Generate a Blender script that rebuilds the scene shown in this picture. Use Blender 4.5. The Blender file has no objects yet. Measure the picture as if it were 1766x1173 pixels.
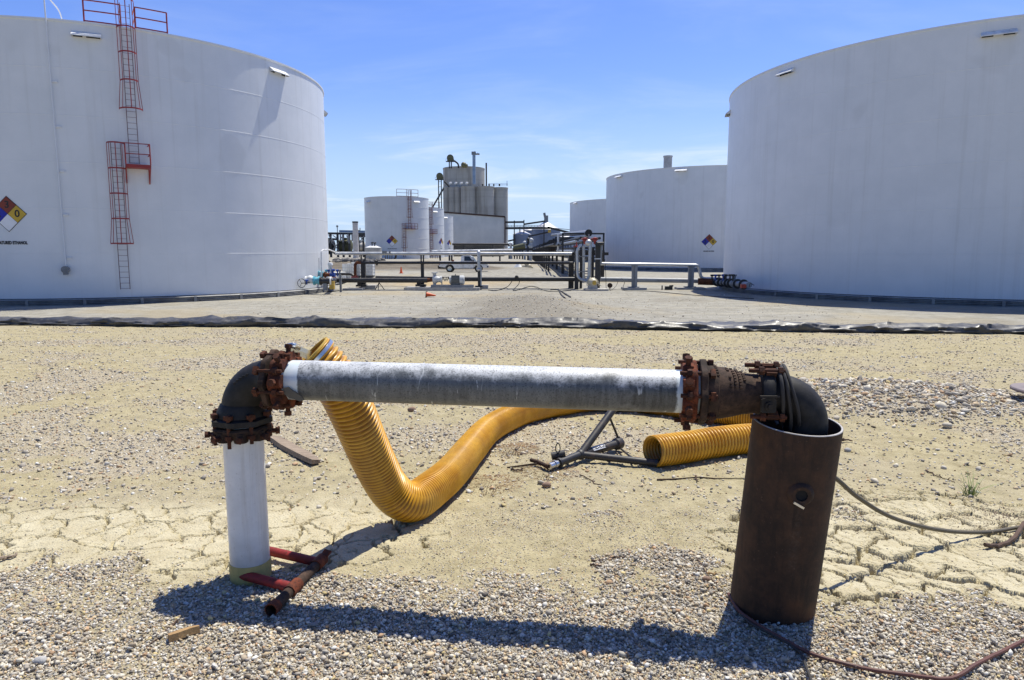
import bpy, math, random
import numpy as np
from mathutils import Vector, Matrix

random.seed(7)
RNG = np.random.default_rng(11)
SC = bpy.context.scene
COL = SC.collection

# ------------------------------------------------------------------ camera
F_PX, W_PX, H_PX, PITCH, CAM_Z = 1200.0, 1766.0, 1173.0, 0.124, 1.75
cam_d = bpy.data.cameras.new('camera')
cam_d.sensor_width = 36.0
cam_d.lens = F_PX / W_PX * 36.0
cam_d.clip_start = 0.05
cam_d.clip_end = 20000
cam = bpy.data.objects.new('camera', cam_d)
cam.location = (0, 0, CAM_Z)
cam.rotation_euler = (math.pi / 2 - PITCH, 0, 0)
COL.objects.link(cam)
SC.camera = cam
SC.render.resolution_x, SC.render.resolution_y = 1024, 680

# ------------------------------------------------------------------ light
SUN_EL, SUN_AZ = math.radians(68.5), math.radians(38.5)      # azimuth from +Y towards +X
sd = bpy.data.lights.new('sun', 'SUN')
sd.energy = 5.0
sd.angle = math.radians(0.53)
sd.color = (1.0, 0.955, 0.83)
sun = bpy.data.objects.new('sun', sd)
sdir = Vector((math.sin(SUN_AZ) * math.cos(SUN_EL), math.cos(SUN_AZ) * math.cos(SUN_EL), math.sin(SUN_EL)))
sun.rotation_euler = sdir.to_track_quat('Z', 'Y').to_euler()
sun.location = (0, 0, 60)
COL.objects.link(sun)

world = bpy.data.worlds.new('World')
SC.world = world
world.use_nodes = True
wn, wl = world.node_tree.nodes, world.node_tree.links
wn.clear()
w_out = wn.new('ShaderNodeOutputWorld')
w_bg = wn.new('ShaderNodeBackground')
w_bg.inputs['Strength'].default_value = 0.115
sky = wn.new('ShaderNodeTexSky')
sky.sky_type = 'NISHITA'
sky.sun_disc = False
sky.sun_elevation = SUN_EL
sky.sun_rotation = SUN_AZ
sky.altitude = 200
sky.air_density = 1.0
sky.dust_density = 0.6
sky.ozone_density = 2.5
hs = wn.new('ShaderNodeHueSaturation')
hs.inputs['Saturation'].default_value = 1.20
hs.inputs['Hue'].default_value = 0.506
hs.inputs['Value'].default_value = 1.06
tint = wn.new('ShaderNodeVectorMath'); tint.operation = 'MULTIPLY'
tint.inputs[1].default_value = (1.07, 1.03, 1.22)
wl.new(sky.outputs[0], tint.inputs[0]); wl.new(tint.outputs[0], hs.inputs['Color'])
# wispy cirrus: noise on the sky direction projected to a flat layer
tc = wn.new('ShaderNodeTexCoord')
sep = wn.new('ShaderNodeSeparateXYZ')
wl.new(tc.outputs['Generated'], sep.inputs[0])
def wmath(op, a, b=None, clamp=False):
    n = wn.new('ShaderNodeMath'); n.operation = op; n.use_clamp = clamp
    for i, v in enumerate((a, b)):
        if v is None: continue
        if isinstance(v, (int, float)): n.inputs[i].default_value = v
        else: wl.new(v, n.inputs[i])
    return n.outputs[0]
den = wmath('ADD', wmath('MAXIMUM', sep.outputs['Z'], 0.0), 0.13)
cx_ = wmath('DIVIDE', sep.outputs['X'], den)
cy_ = wmath('DIVIDE', sep.outputs['Y'], den)
cmb = wn.new('ShaderNodeCombineXYZ')
wl.new(cx_, cmb.inputs[0]); wl.new(cy_, cmb.inputs[1])
mp = wn.new('ShaderNodeMapping')
mp.inputs['Rotation'].default_value = (0, 0, 0.12)
mp.inputs['Scale'].default_value = (0.85, 1.5, 1)
mp.inputs['Location'].default_value = (3.1, 1.7, 0)
wl.new(cmb.outputs[0], mp.inputs[0])
cn = wn.new('ShaderNodeTexNoise')
cn.inputs['Scale'].default_value = 1.0
cn.inputs['Detail'].default_value = 9
cn.inputs['Roughness'].default_value = 0.6
cn.inputs['Distortion'].default_value = 0.7
wl.new(mp.outputs[0], cn.inputs['Vector'])
cr = wn.new('ShaderNodeMapRange')
cr.inputs['From Min'].default_value = 0.44
cr.inputs['From Max'].default_value = 0.74
cr.interpolation_type = 'SMOOTHSTEP'
wl.new(cn.outputs['Fac'], cr.inputs['Value'])
low = wn.new('ShaderNodeMapRange')           # cirrus bank is thicker low in the sky
low.inputs['From Min'].default_value = 0.20
low.inputs['From Max'].default_value = 0.07
low.inputs['To Min'].default_value = 0.14
low.inputs['To Max'].default_value = 1.25
wl.new(sep.outputs['Z'], low.inputs['Value'])
cf = wmath('MULTIPLY', cr.outputs[0], low.outputs[0], True)
cmix = wn.new('ShaderNodeMix'); cmix.data_type = 'RGBA'
wl.new(cf, cmix.inputs['Factor'])
# pale blue haze towards the horizon, deeper sky on the side away from the sun
hz_r = wn.new('ShaderNodeMapRange'); hz_r.interpolation_type = 'SMOOTHSTEP'
for k_, v_ in (('From Min', 0.0), ('From Max', 0.24), ('To Min', 0.95), ('To Max', 0.0)): hz_r.inputs[k_].default_value = v_
wl.new(sep.outputs['Z'], hz_r.inputs['Value'])
hmix = wn.new('ShaderNodeMix'); hmix.data_type = 'RGBA'
wl.new(hz_r.outputs[0], hmix.inputs['Factor']); wl.new(hs.outputs[0], hmix.inputs['A'])
hmix.inputs['B'].default_value = (3.9, 5.3, 7.2, 1)
away = wn.new('ShaderNodeMapRange'); away.interpolation_type = 'SMOOTHSTEP'
for k_, v_ in (('From Min', -0.45), ('From Max', 0.45), ('To Min', 0.0), ('To Max', 1.0)): away.inputs[k_].default_value = v_
wl.new(sep.outputs['Y'], away.inputs['Value'])
acol = wn.new('ShaderNodeMix'); acol.data_type = 'RGBA'
wl.new(away.outputs[0], acol.inputs['Factor'])
acol.inputs['A'].default_value = (0.38, 0.62, 0.70, 1); acol.inputs['B'].default_value = (1, 1, 1, 1)
amix = wn.new('ShaderNodeVectorMath'); amix.operation = 'MULTIPLY'
wl.new(hmix.outputs['Result'], amix.inputs[0]); wl.new(acol.outputs['Result'], amix.inputs[1])
wl.new(amix.outputs[0], cmix.inputs['A'])
cmix.inputs['B'].default_value = (5.9, 6.7, 7.4, 1)
wl.new(cmix.outputs['Result'], w_bg.inputs['Color'])
wl.new(w_bg.outputs[0], w_out.inputs[0])

SC.view_settings.view_transform = 'Standard'
SC.view_settings.look = 'None'
SC.view_settings.exposure = 0.27
SC.view_settings.gamma = 1.0
try:
    SC.cycles.max_bounces = 6
    SC.cycles.diffuse_bounces = 3
    SC.cycles.glossy_bounces = 3
    SC.cycles.use_denoising = True
    SC.cycles.sample_clamp_indirect = 8
except Exception:
    pass

# ------------------------------------------------------------------ pixel -> place helpers
def ray(px, py):
    u, v = (px - W_PX / 2) / F_PX, (H_PX / 2 - py) / F_PX
    c, s = math.cos(PITCH), math.sin(PITCH)
    return Vector((u, c + v * s, -s + v * c))
def P(px, py, Y):
    """point seen at photo position (px, py) at forward distance Y"""
    d = ray(px, py)
    return Vector((0, 0, CAM_Z)) + d * (Y / d.y)
def G(px, py, z=0.0):
    """point seen at photo position (px, py) at height z"""
    d = ray(px, py)
    return Vector((0, 0, CAM_Z)) + d * ((z - CAM_Z) / d.z)
def to_px(p):
    c, s = math.cos(PITCH), math.sin(PITCH)
    z = p[2] - CAM_Z
    d = p[1] * c - z * s; u = p[1] * s + z * c
    return W_PX / 2 + F_PX * p[0] / d, H_PX / 2 - F_PX * u / d

# ------------------------------------------------------------------ mesh builder
class MB:
    def __init__(self):
        self.v, self.f, self.m = [], [], []
    def add(self, verts, faces, mi=0):
        b = len(self.v)
        self.v.extend([tuple(p) for p in verts])
        for f in faces:
            self.f.append(tuple(i + b for i in f)); self.m.append(mi)
        return self
    def box(self, c, s, rot=None, mi=0):
        c = Vector(c); hx, hy, hz = s[0] / 2, s[1] / 2, s[2] / 2
        if rot is None: R = Matrix.Identity(3)
        elif isinstance(rot, (int, float)): R = Matrix.Rotation(rot, 3, 'Z')
        else: R = rot
        vs = [c + R @ Vector((x * hx, y * hy, z * hz)) for z in (-1, 1) for y in (-1, 1) for x in (-1, 1)]
        return self.add(vs, [(0, 2, 3, 1), (4, 5, 7, 6), (0, 1, 5, 4), (2, 6, 7, 3), (0, 4, 6, 2), (1, 3, 7, 5)], mi)
    def bar(self, a, b, w, h, mi=0, up=(0, 0, 1)):
        a, b = Vector(a), Vector(b); d = b - a; L = d.length
        if L < 1e-6: return self
        x = d / L; u = Vector(up)
        if abs(x.dot(u)) > 0.98: u = Vector((0, 1, 0))
        y = u.cross(x).normalized(); z = x.cross(y)
        R = Matrix((x, y, z)).transposed()
        return self.box((a + b) / 2, (L, w, h), R, mi)
    def tube(self, pts, r, seg=10, caps=True, closed=False, mi=0):
        pts = [Vector(p) for p in pts]; n = len(pts)
        rs = r if hasattr(r, '__len__') else [r] * n
        T = []
        for i in range(n):
            if closed: t = pts[(i + 1) % n] - pts[i - 1]
            elif i == 0: t = pts[1] - pts[0]
            elif i == n - 1: t = pts[-1] - pts[-2]
            else: t = (pts[i + 1] - pts[i]).normalized() + (pts[i] - pts[i - 1]).normalized()
            T.append(t.normalized() if t.length > 1e-9 else Vector((0, 0, 1)))
        a = Vector((0, 0, 1)) if abs(T[0].z) < 0.9 else Vector((1, 0, 0))
        N = a.cross(T[0]).normalized()
        vs = []
        for i in range(n):
            N = (N - T[i] * N.dot(T[i]))
            N = N.normalized() if N.length > 1e-9 else T[i].orthogonal().normalized()
            B = T[i].cross(N)
            for k in range(seg):
                an = 2 * math.pi * k / seg
                vs.append(pts[i] + (N * math.cos(an) + B * math.sin(an)) * rs[i])
        fs = []
        for i in range(n if closed else n - 1):
            j = (i + 1) % n
            for k in range(seg):
                k2 = (k + 1) % seg
                fs.append((i * seg + k, i * seg + k2, j * seg + k2, j * seg + k))
        if caps and not closed:
            fs.append(tuple(range(seg))[::-1]); fs.append(tuple((n - 1) * seg + k for k in range(seg)))
        return self.add(vs, fs, mi)
    def cyl(self, a, b, r0, r1=None, seg=16, caps=True, mi=0):
        return self.tube([a, b], [r0, r0 if r1 is None else r1], seg, caps, mi=mi)
    def lathe(self, prof, o, ax=(0, 0, 1), seg=32, mi=0, phase=0.0, rfun=None):
        o = Vector(o); ax = Vector(ax).normalized()
        a = Vector((0, 0, 1)) if abs(ax.z) < 0.9 else Vector((1, 0, 0))
        N = a.cross(ax).normalized(); B = ax.cross(N)
        vs, fs = [], []
        for (r, h) in prof:
            for k in range(seg):
                an = 2 * math.pi * k / seg + phase
                rr = max(r, 1e-4) * (rfun(an) if rfun and r > 0.001 else 1)
                vs.append(o + ax * h + (N * math.cos(an) + B * math.sin(an)) * rr)
        for i in range(len(prof) - 1):
            for k in range(seg):
                k2 = (k + 1) % seg
                fs.append((i * seg + k, i * seg + k2, (i + 1) * seg + k2, (i + 1) * seg + k))
        return self.add(vs, fs, mi)
    def ball(self, c, r, seg=12, rings=7, mi=0, sq=(1, 1, 1)):
        c = Vector(c); vs, fs = [], []
        for i in range(rings + 1):
            t = math.pi * i / rings
            for k in range(seg):
                a = 2 * math.pi * k / seg
                rr = max(math.sin(t), 1e-3)
                vs.append(c + Vector((rr * math.cos(a) * sq[0], rr * math.sin(a) * sq[1], -math.cos(t) * sq[2])) * r)
        for i in range(rings):
            for k in range(seg):
                k2 = (k + 1) % seg
                fs.append((i * seg + k, i * seg + k2, (i + 1) * seg + k2, (i + 1) * seg + k))
        return self.add(vs, fs, mi)
    def prism(self, poly, o, ux, uy, depth, mi=0):
        """polygon in plane (ux,uy) at o, extruded by vector depth"""
        o, ux, uy, dp = Vector(o), Vector(ux), Vector(uy), Vector(depth)
        n = len(poly)
        vs = [o + ux * a + uy * b for a, b in poly] + [o + ux * a + uy * b + dp for a, b in poly]
        fs = [tuple(range(n))[::-1], tuple(range(n, 2 * n))]
        fs += [(i, (i + 1) % n, (i + 1) % n + n, i + n) for i in range(n)]
        return self.add(vs, fs, mi)
    def build(self, name, mat, parent=None, smooth=35, origin=None):
        me = bpy.data.meshes.new(name)
        if parent is not None: o0 = Vector(root_of(parent)['_o'])
        elif origin is not None: o0 = Vector(origin)
        else:
            A = np.array(self.v); lo, hi = A.min(0), A.max(0)
            o0 = Vector(((lo[0] + hi[0]) / 2, (lo[1] + hi[1]) / 2, lo[2]))
        me.from_pydata([Vector(p) - o0 for p in self.v], [], self.f)
        for mm in (mat if isinstance(mat, (list, tuple)) else [mat]): me.materials.append(mm)
        if len(set(self.m)) > 1: me.polygons.foreach_set('material_index', self.m)
        me.update()
        fix_normals(me)
        if smooth:
            me.shade_smooth(); me.set_sharp_from_angle(angle=math.radians(smooth))
        o = bpy.data.objects.new(name, me); COL.objects.link(o)
        if parent is not None: o.parent = parent
        else: o.location = o0; o['_o'] = tuple(o0)
        return o

import bmesh
def fix_normals(me):
    bm = bmesh.new(); bm.from_mesh(me)
    bmesh.ops.recalc_face_normals(bm, faces=bm.faces)
    bm.to_mesh(me); bm.free()
def root_of(o):
    while o.parent is not None: o = o.parent
    return o
def tag(o, label, cat=None, group=None, kind=None):
    if label: o['label'] = label
    if cat: o['category'] = cat
    if group: o['group'] = group
    if kind: o['kind'] = kind
    return o
def thing(name, label, cat, loc=(0, 0, 0), group=None):
    o = bpy.data.objects.new(name, None); COL.objects.link(o)
    o.empty_display_size = 0.2
    o.location = loc; o['_o'] = tuple(loc)
    return tag(o, label, cat, group)
def copy_tree(o, parent=None):
    c = o.copy(); COL.objects.link(c)
    if parent is not None: c.parent = parent
    for ch in list(o.children): copy_tree(ch, c)
    return c
def mesh_np(name, co, tri, mat, col=None, smooth=False):
    """mesh from numpy arrays; faces all with the same number of corners"""
    me = bpy.data.meshes.new(name)
    k = tri.shape[1]
    me.vertices.add(len(co)); me.vertices.foreach_set('co', np.ascontiguousarray(co, np.float32).ravel())
    me.loops.add(tri.size); me.loops.foreach_set('vertex_index', np.ascontiguousarray(tri, np.int32).ravel())
    me.polygons.add(len(tri)); me.polygons.foreach_set('loop_start', np.arange(0, tri.size, k, dtype=np.int32))
    me.update(calc_edges=True)
    if smooth: me.shade_smooth()
    for nm, c in (col or {}).items():
        a = me.color_attributes.new(nm, 'FLOAT_COLOR', 'POINT')
        rgba = np.ones((len(co), 4), np.float32); rgba[:, :3] = c
        a.data.foreach_set('color', rgba.ravel())
    me.materials.append(mat)
    o = bpy.data.objects.new(name, me); COL.objects.link(o)
    return o
def cat_rom(pts, n=12):
    pts = [Vector(p) for p in pts]
    q = [pts[0] * 2 - pts[1]] + pts + [pts[-1] * 2 - pts[-2]]
    out = []
    for i in range(1, len(q) - 2):
        for k in range(n):
            t = k / n
            a, b, c, d = q[i - 1], q[i], q[i + 1], q[i + 2]
            out.append(0.5 * ((2 * b) + (c - a) * t + (2 * a - 5 * b + 4 * c - d) * t * t + (3 * b - a - 3 * c + d) * t ** 3))
    out.append(pts[-1]); return out
def arc(c, r, a0, a1, ux, uy, n=8):
    c, ux, uy = Vector(c), Vector(ux), Vector(uy)
    return [c + (ux * math.cos(a0 + (a1 - a0) * i / n) + uy * math.sin(a0 + (a1 - a0) * i / n)) * r for i in range(n + 1)]
def fillet(pts, r, n=6):
    """round the corners of a polyline"""
    pts = [Vector(p) for p in pts]; out = [pts[0]]
    for i in range(1, len(pts) - 1):
        a, b, c = pts[i - 1], pts[i], pts[i + 1]
        d1, d2 = (a - b), (c - b)
        t = min(r, d1.length * 0.49, d2.length * 0.49)
        p0, p1 = b + d1.normalized() * t, b + d2.normalized() * t
        for k in range(n + 1):
            s = k / n
            out.append(p0 * (1 - s) ** 2 + b * 2 * s * (1 - s) + p1 * s * s)
    out.append(pts[-1]); return out

def text_mb(txt, size, mapper, mb=None, mi=0, bold=0.0, xs=1.0):
    """lettering as mesh faces; mapper turns (x, y) in the text plane (centred) into a world point"""
    cu = bpy.data.curves.new('letters', 'FONT'); cu.body = txt; cu.size = size
    cu.align_x = 'CENTER'; cu.align_y = 'CENTER'; cu.offset = bold; cu.resolution_u = 3
    ob = bpy.data.objects.new('letters', cu); COL.objects.link(ob)
    dg = bpy.context.evaluated_depsgraph_get(); dg.update()
    me = bpy.data.meshes.new_from_object(ob.evaluated_get(dg))
    mb = mb or MB()
    mb.add([mapper(v.co.x * xs, v.co.y) for v in me.vertices], [tuple(p.vertices) for p in me.polygons], mi)
    bpy.data.objects.remove(ob); bpy.data.curves.remove(cu); bpy.data.meshes.remove(me)
    return mb
# ------------------------------------------------------------------ materials
class NT:
    """small helper round a material's node tree"""
    def __init__(self, name):
        self.m = bpy.data.materials.new(name); self.m.use_nodes = True
        self.n, self.l = self.m.node_tree.nodes, self.m.node_tree.links
        self.b = self.n['Principled BSDF']
        self.tc = self.n.new('ShaderNodeTexCoord')
    def put(self, sock, v):
        if v is None: return
        if isinstance(v, bpy.types.NodeSocket): self.l.new(v, sock)
        elif isinstance(v, (tuple, list)): sock.default_value = (*v, 1)[:len(sock.default_value)] if len(v) < len(sock.default_value) else v
        else: sock.default_value = v
    def noise(self, scale, detail=4, rough=0.55, dist=0.0, vec=None, out='Fac'):
        n = self.n.new('ShaderNodeTexNoise')
        n.inputs['Scale'].default_value = scale; n.inputs['Detail'].default_value = detail
        n.inputs['Roughness'].default_value = rough; n.inputs['Distortion'].default_value = dist
        self.l.new(vec if vec is not None else self.tc.outputs['Object'], n.inputs['Vector'])
        return n.outputs[out]
    def voro(self, scale, feature='F1', out='Distance', vec=None, rand=1.0):
        n = self.n.new('ShaderNodeTexVoronoi'); n.feature = feature
        n.inputs['Scale'].default_value = scale; n.inputs['Randomness'].default_value = rand
        self.l.new(vec if vec is not None else self.tc.outputs['Object'], n.inputs['Vector'])
        return n.outputs[out]
    def rng(self, v, a, b, c=0.0, d=1.0, smooth=True):
        n = self.n.new('ShaderNodeMapRange')
        if smooth: n.interpolation_type = 'SMOOTHSTEP'
        for k, x in (('From Min', a), ('From Max', b), ('To Min', c), ('To Max', d)): n.inputs[k].default_value = x
        self.put(n.inputs['Value'], v); return n.outputs[0]
    def mix(self, f, a, b, mode='MIX'):
        n = self.n.new('ShaderNodeMix'); n.data_type = 'RGBA'; n.blend_type = mode
        self.put(n.inputs['Factor'], f); self.put(n.inputs['A'], a); self.put(n.inputs['B'], b)
        return n.outputs['Result']
    def math(self, op, a, b=None, clamp=False):
        n = self.n.new('ShaderNodeMath'); n.operation = op; n.use_clamp = clamp
        self.put(n.inputs[0], a); self.put(n.inputs[1], b); return n.outputs[0]
    def mapping(self, scale=(1, 1, 1), rot=(0, 0, 0), vec=None):
        n = self.n.new('ShaderNodeMapping')
        n.inputs['Scale'].default_value = scale; n.inputs['Rotation'].default_value = rot
        self.l.new(vec if vec is not None else self.tc.outputs['Object'], n.inputs['Vector']); return n.outputs[0]
    def attr(self, name, out='Color'):
        n = self.n.new('ShaderNodeAttribute'); n.attribute_name = name; return n.outputs[out]
    def sepc(self, c):
        n = self.n.new('ShaderNodeSeparateColor'); self.l.new(c, n.inputs[0]); return n.outputs
    def sepv(self, c):
        n = self.n.new('ShaderNodeSeparateXYZ'); self.l.new(c, n.inputs[0]); return n.outputs
    def bump(self, h, strength=0.3, dist=0.01, prev=None):
        n = self.n.new('ShaderNodeBump'); n.inputs['Strength'].default_value = strength
        n.inputs['Distance'].default_value = dist; self.l.new(h, n.inputs['Height'])
        if prev is not None: self.l.new(prev, n.inputs['Normal'])
        return n.outputs[0]
    def done(self, col=None, rough=0.5, metal=0.0, normal=None, spec=None):
        self.put(self.b.inputs['Base Color'], col); self.put(self.b.inputs['Roughness'], rough)
        self.put(self.b.inputs['Metallic'], metal)
        if normal is not None: self.l.new(normal, self.b.inputs['Normal'])
        if spec is not None: self.b.inputs['Specular IOR Level'].default_value = spec
        return self.m

def paint(name, c, rough=0.45, metal=0.0, var=0.18, scale=3.0, dirt=None, dirt_amt=0.35, bump=0.0):
    """painted or plain surface with blotchy tone and some dirt"""
    t = NT(name)
    n1 = t.noise(scale, 6, 0.62)
    dark = tuple(x * (1 - var) for x in c); lite = tuple(min(1, x * (1 + var * 0.6)) for x in c)
    col = t.mix(t.rng(n1, 0.3, 0.7), dark, lite)
    if dirt:
        n2 = t.noise(scale * 2.3, 8, 0.7, 0.4)
        col = t.mix(t.math('MULTIPLY', t.rng(n2, 0.5, 0.68), dirt_amt), col, dirt)
    r = t.rng(n1, 0.2, 0.8, max(0.05, rough - 0.1), min(1, rough + 0.12))
    nrm = t.bump(t.noise(scale * 12, 3), bump, 0.01) if bump else None
    return t.done(col, r, metal, nrm)

def rust(name, a=(0.055, 0.022, 0.010), b=(0.16, 0.055, 0.020), c=(0.018, 0.011, 0.008), scale=9, rough=0.85, bump=0.5, spec=0.3):
    t = NT(name)
    n1 = t.noise(scale, 8, 0.68); n2 = t.noise(scale * 4.5, 5, 0.7); n3 = t.noise(scale * 0.4, 3)
    col = t.mix(t.rng(n1, 0.35, 0.65), a, b)
    col = t.mix(t.rng(n2, 0.52, 0.7), col, c)
    col = t.mix(t.math('MULTIPLY', t.rng(n3, 0.45, 0.65), 0.6), col, c)
    h = t.math('ADD', n2, t.math('MULTIPLY', n1, 0.5))
    return t.done(col, rough, 0.0, t.bump(h, bump, 0.004), spec)

M = {}
# big tank paint: chalky white with faint vertical run marks and grime near the foot
def tank_white(name, lo, hi):
    t = NT(name)
    st = t.noise(1.0, 5, 0.6, vec=t.mapping((2.2, 2.2, 0.06)))
    bl = t.noise(0.55, 5, 0.6); fine = t.noise(14, 4, 0.7)
    col = t.mix(t.rng(bl, 0.25, 0.75), (lo, lo * 1.03, lo * 1.055), (hi, hi * 1.02, hi * 1.04))
    col = t.mix(t.math('MULTIPLY', t.rng(st, 0.52, 0.72), 0.20), col, (0.46, 0.45, 0.42))
    spot = t.noise(0.32, 2, 0.4)
    col = t.mix(t.math('MULTIPLY', t.rng(spot, 0.67, 0.72), 0.12), col, (0.40, 0.39, 0.37))
    col = t.mix(t.math('MULTIPLY', t.rng(fine, 0.55, 0.7), 0.06), col, (0.4, 0.38, 0.34))
    return t.done(col, 0.42, 0, t.bump(t.noise(1.4, 2), 0.12, 0.02), 0.4)
M['tank'] = tank_white('tank_white_paint', 0.69, 0.755)
M['tank_b'] = tank_white('tank_white_paint_clean', 0.70, 0.76)
M['tank_c'] = tank_white('tank_white_paint_bright', 0.60, 0.66)
M['white'] = paint('white_paint', (0.74, 0.75, 0.75), 0.5, dirt=(0.35, 0.30, 0.22), dirt_amt=0.35)
M['tank_roof'] = paint('tank_roof_white', (0.70, 0.70, 0.69), 0.6)
def ring_mat():
    t = NT('galvanised_ring_steel')
    n = t.noise(1.2, 6, 0.65); n2 = t.noise(7, 5, 0.7)
    col = t.mix(t.rng(n, 0.35, 0.65), (0.20, 0.20, 0.205), (0.32, 0.32, 0.315))
    col = t.mix(t.math('MULTIPLY', t.rng(n2, 0.58, 0.72), 0.5), col, (0.16, 0.09, 0.04))
    return t.done(col, 0.6, 0.25)
M['ring'] = ring_mat()
M['red_steel'] = paint('faded_red_steel_paint', (0.30, 0.030, 0.028), 0.55, dirt=(0.10, 0.03, 0.02), scale=5)
M['dull_ladder'] = paint('brown_red_ladder_paint', (0.22, 0.075, 0.055), 0.6, scale=4)
M['thin_rail'] = paint('dull_grey_red_ladder_steel', (0.17, 0.10, 0.10), 0.6, scale=4)
M['dark_void'] = paint('dark_opening', (0.012, 0.012, 0.013), 0.9)
M['sign_red'] = paint('sign_red', (0.22, 0.035, 0.018), 0.5, scale=0.8)
M['sign_blue'] = paint('sign_blue', (0.012, 0.022, 0.33), 0.5, scale=0.8)
M['sign_yellow'] = paint('sign_yellow', (0.62, 0.40, 0.035), 0.5, scale=0.8)
M['sign_white'] = paint('sign_white', (0.78, 0.78, 0.79), 0.5, scale=0.8)
M['sign_black'] = paint('sign_black', (0.014, 0.014, 0.016), 0.5)
M['black_pipe'] = paint('black_pipe_paint', (0.022, 0.022, 0.025), 0.42, dirt=(0.12, 0.09, 0.06), dirt_amt=0.3, scale=2.5)
M['black_steel'] = paint('black_steel', (0.026, 0.025, 0.025), 0.5, dirt=(0.16, 0.10, 0.06), dirt_amt=0.4, scale=4)
M['silver_pipe'] = paint('aluminium_pipe_jacket', (0.52, 0.53, 0.54), 0.42, 0.55, dirt=(0.28, 0.26, 0.24), dirt_amt=0.4, scale=1.4)
M['grey_pipe'] = paint('grey_pipe_paint', (0.24, 0.255, 0.28), 0.5, dirt=(0.15, 0.13, 0.11), scale=1.6)
M['grey_steel'] = paint('grey_steel_paint', (0.21, 0.22, 0.235), 0.5, dirt=(0.10, 0.09, 0.08), scale=2)
M['concrete'] = paint('pad_concrete', (0.42, 0.40, 0.37), 0.85, var=0.25, scale=3, dirt=(0.22, 0.20, 0.17), bump=0.2)
M['cyan'] = paint('cyan_valve_paint', (0.12, 0.42, 0.52), 0.45, dirt=(0.2, 0.2, 0.18))
M['blue'] = paint('blue_valve_paint', (0.02, 0.07, 0.33), 0.4, dirt=(0.1, 0.1, 0.12))
M['valve_red'] = paint('red_valve_paint', (0.36, 0.045, 0.030), 0.5, dirt=(0.1, 0.03, 0.02))
M['yellow'] = paint('yellow_paint', (0.55, 0.36, 0.06), 0.5, dirt=(0.25, 0.18, 0.08))
M['pump_grey'] = paint('pale_pump_paint', (0.55, 0.56, 0.56), 0.45, dirt=(0.2, 0.18, 0.15))
M['motor_grey'] = paint('motor_grey_paint', (0.12, 0.125, 0.12), 0.5)
M['cream'] = paint('cream_pump_paint', (0.58, 0.52, 0.38), 0.5, dirt=(0.25, 0.17, 0.1), dirt_amt=0.5)
M['pipe_rust'] = rust('rusty_pipe', (0.09, 0.030, 0.016), (0.22, 0.075, 0.03), (0.04, 0.02, 0.015), 3)
M['orange'] = paint('orange_cone_plastic', (0.72, 0.11, 0.022), 0.5, dirt=(0.35, 0.12, 0.06), scale=8)
M['brown_plastic'] = paint('sun_baked_cone_base', (0.07, 0.035, 0.022), 0.7, scale=8)
M['rubber'] = paint('black_rubber', (0.018, 0.018, 0.019), 0.65, scale=6)
M['truck'] = paint('white_truck_paint', (0.72, 0.72, 0.70), 0.25, dirt=(0.42, 0.38, 0.30), dirt_amt=0.3, scale=1.6)
M['glass'] = paint('dark_glass', (0.03, 0.04, 0.05), 0.08, var=0.05)
M['chrome'] = paint('worn_bright_metal', (0.62, 0.62, 0.60), 0.25, 0.9)
M['tote'] = paint('white_tote_plastic', (0.74, 0.75, 0.74), 0.45, scale=2)
M['corrugated'] = None
def siding():
    t = NT('white_ribbed_siding')
    w = t.n.new('ShaderNodeTexWave'); w.inputs['Scale'].default_value = 1.6; w.wave_type = 'BANDS'; w.bands_direction = 'X'
    t.l.new(t.tc.outputs['Object'], w.inputs['Vector'])
    n = t.noise(0.25, 5, 0.6)
    col = t.mix(t.rng(n, 0.3, 0.7), (0.50, 0.52, 0.53), (0.60, 0.61, 0.61))
    return t.done(col, 0.5, 0.1, t.bump(w.outputs['Fac'], 0.6, 0.05))
M['siding'] = siding()
def silo():
    t = NT('weathered_silo_concrete')
    st = t.noise(1.0, 6, 0.65, vec=t.mapping((0.55, 0.55, 0.03)))
    n = t.noise(0.09, 5, 0.6); hb = t.noise(1.0, 2, vec=t.mapping((0.02, 0.02, 0.9)))
    col = t.mix(t.rng(n, 0.3, 0.7), (0.36, 0.35, 0.325), (0.46, 0.45, 0.42))
    col = t.mix(t.math('MULTIPLY', t.rng(st, 0.5, 0.66), 0.5), col, (0.17, 0.155, 0.135))
    col = t.mix(t.math('MULTIPLY', t.rng(hb, 0.5, 0.62), 0.14), col, (0.2, 0.18, 0.15))
    return t.done(col, 0.9)
M['silo'] = silo()
M['bin_steel'] = paint('blue_grey_bin_steel', (0.16, 0.20, 0.30), 0.45, 0.35, scale=0.4)
M['bin_roof'] = paint('pale_bin_roof_steel', (0.62, 0.62, 0.62), 0.4, 0.3, scale=0.4)
M['far_steel'] = paint('dark_structural_steel', (0.035, 0.036, 0.04), 0.6, scale=0.5)
M['olive'] = paint('olive_steel_paint', (0.10, 0.105, 0.055), 0.55, scale=0.6, dirt=(0.08, 0.05, 0.03))
M['leg_blue'] = paint('pale_blue_leg_casing', (0.26, 0.34, 0.46), 0.45, 0.2, scale=0.5)
M['ochre_head'] = paint('ochre_leg_head_paint', (0.13, 0.125, 0.06), 0.5, scale=0.5)
M['tanker'] = paint('black_tank_car_paint', (0.025, 0.027, 0.03), 0.45, scale=0.7)
M['beige'] = paint('beige_tank_paint', (0.45, 0.43, 0.38), 0.6, scale=0.8)
M['white_column'] = paint('grubby_white_column', (0.60, 0.57, 0.54), 0.7, dirt=(0.3, 0.22, 0.18), scale=0.8)

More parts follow.
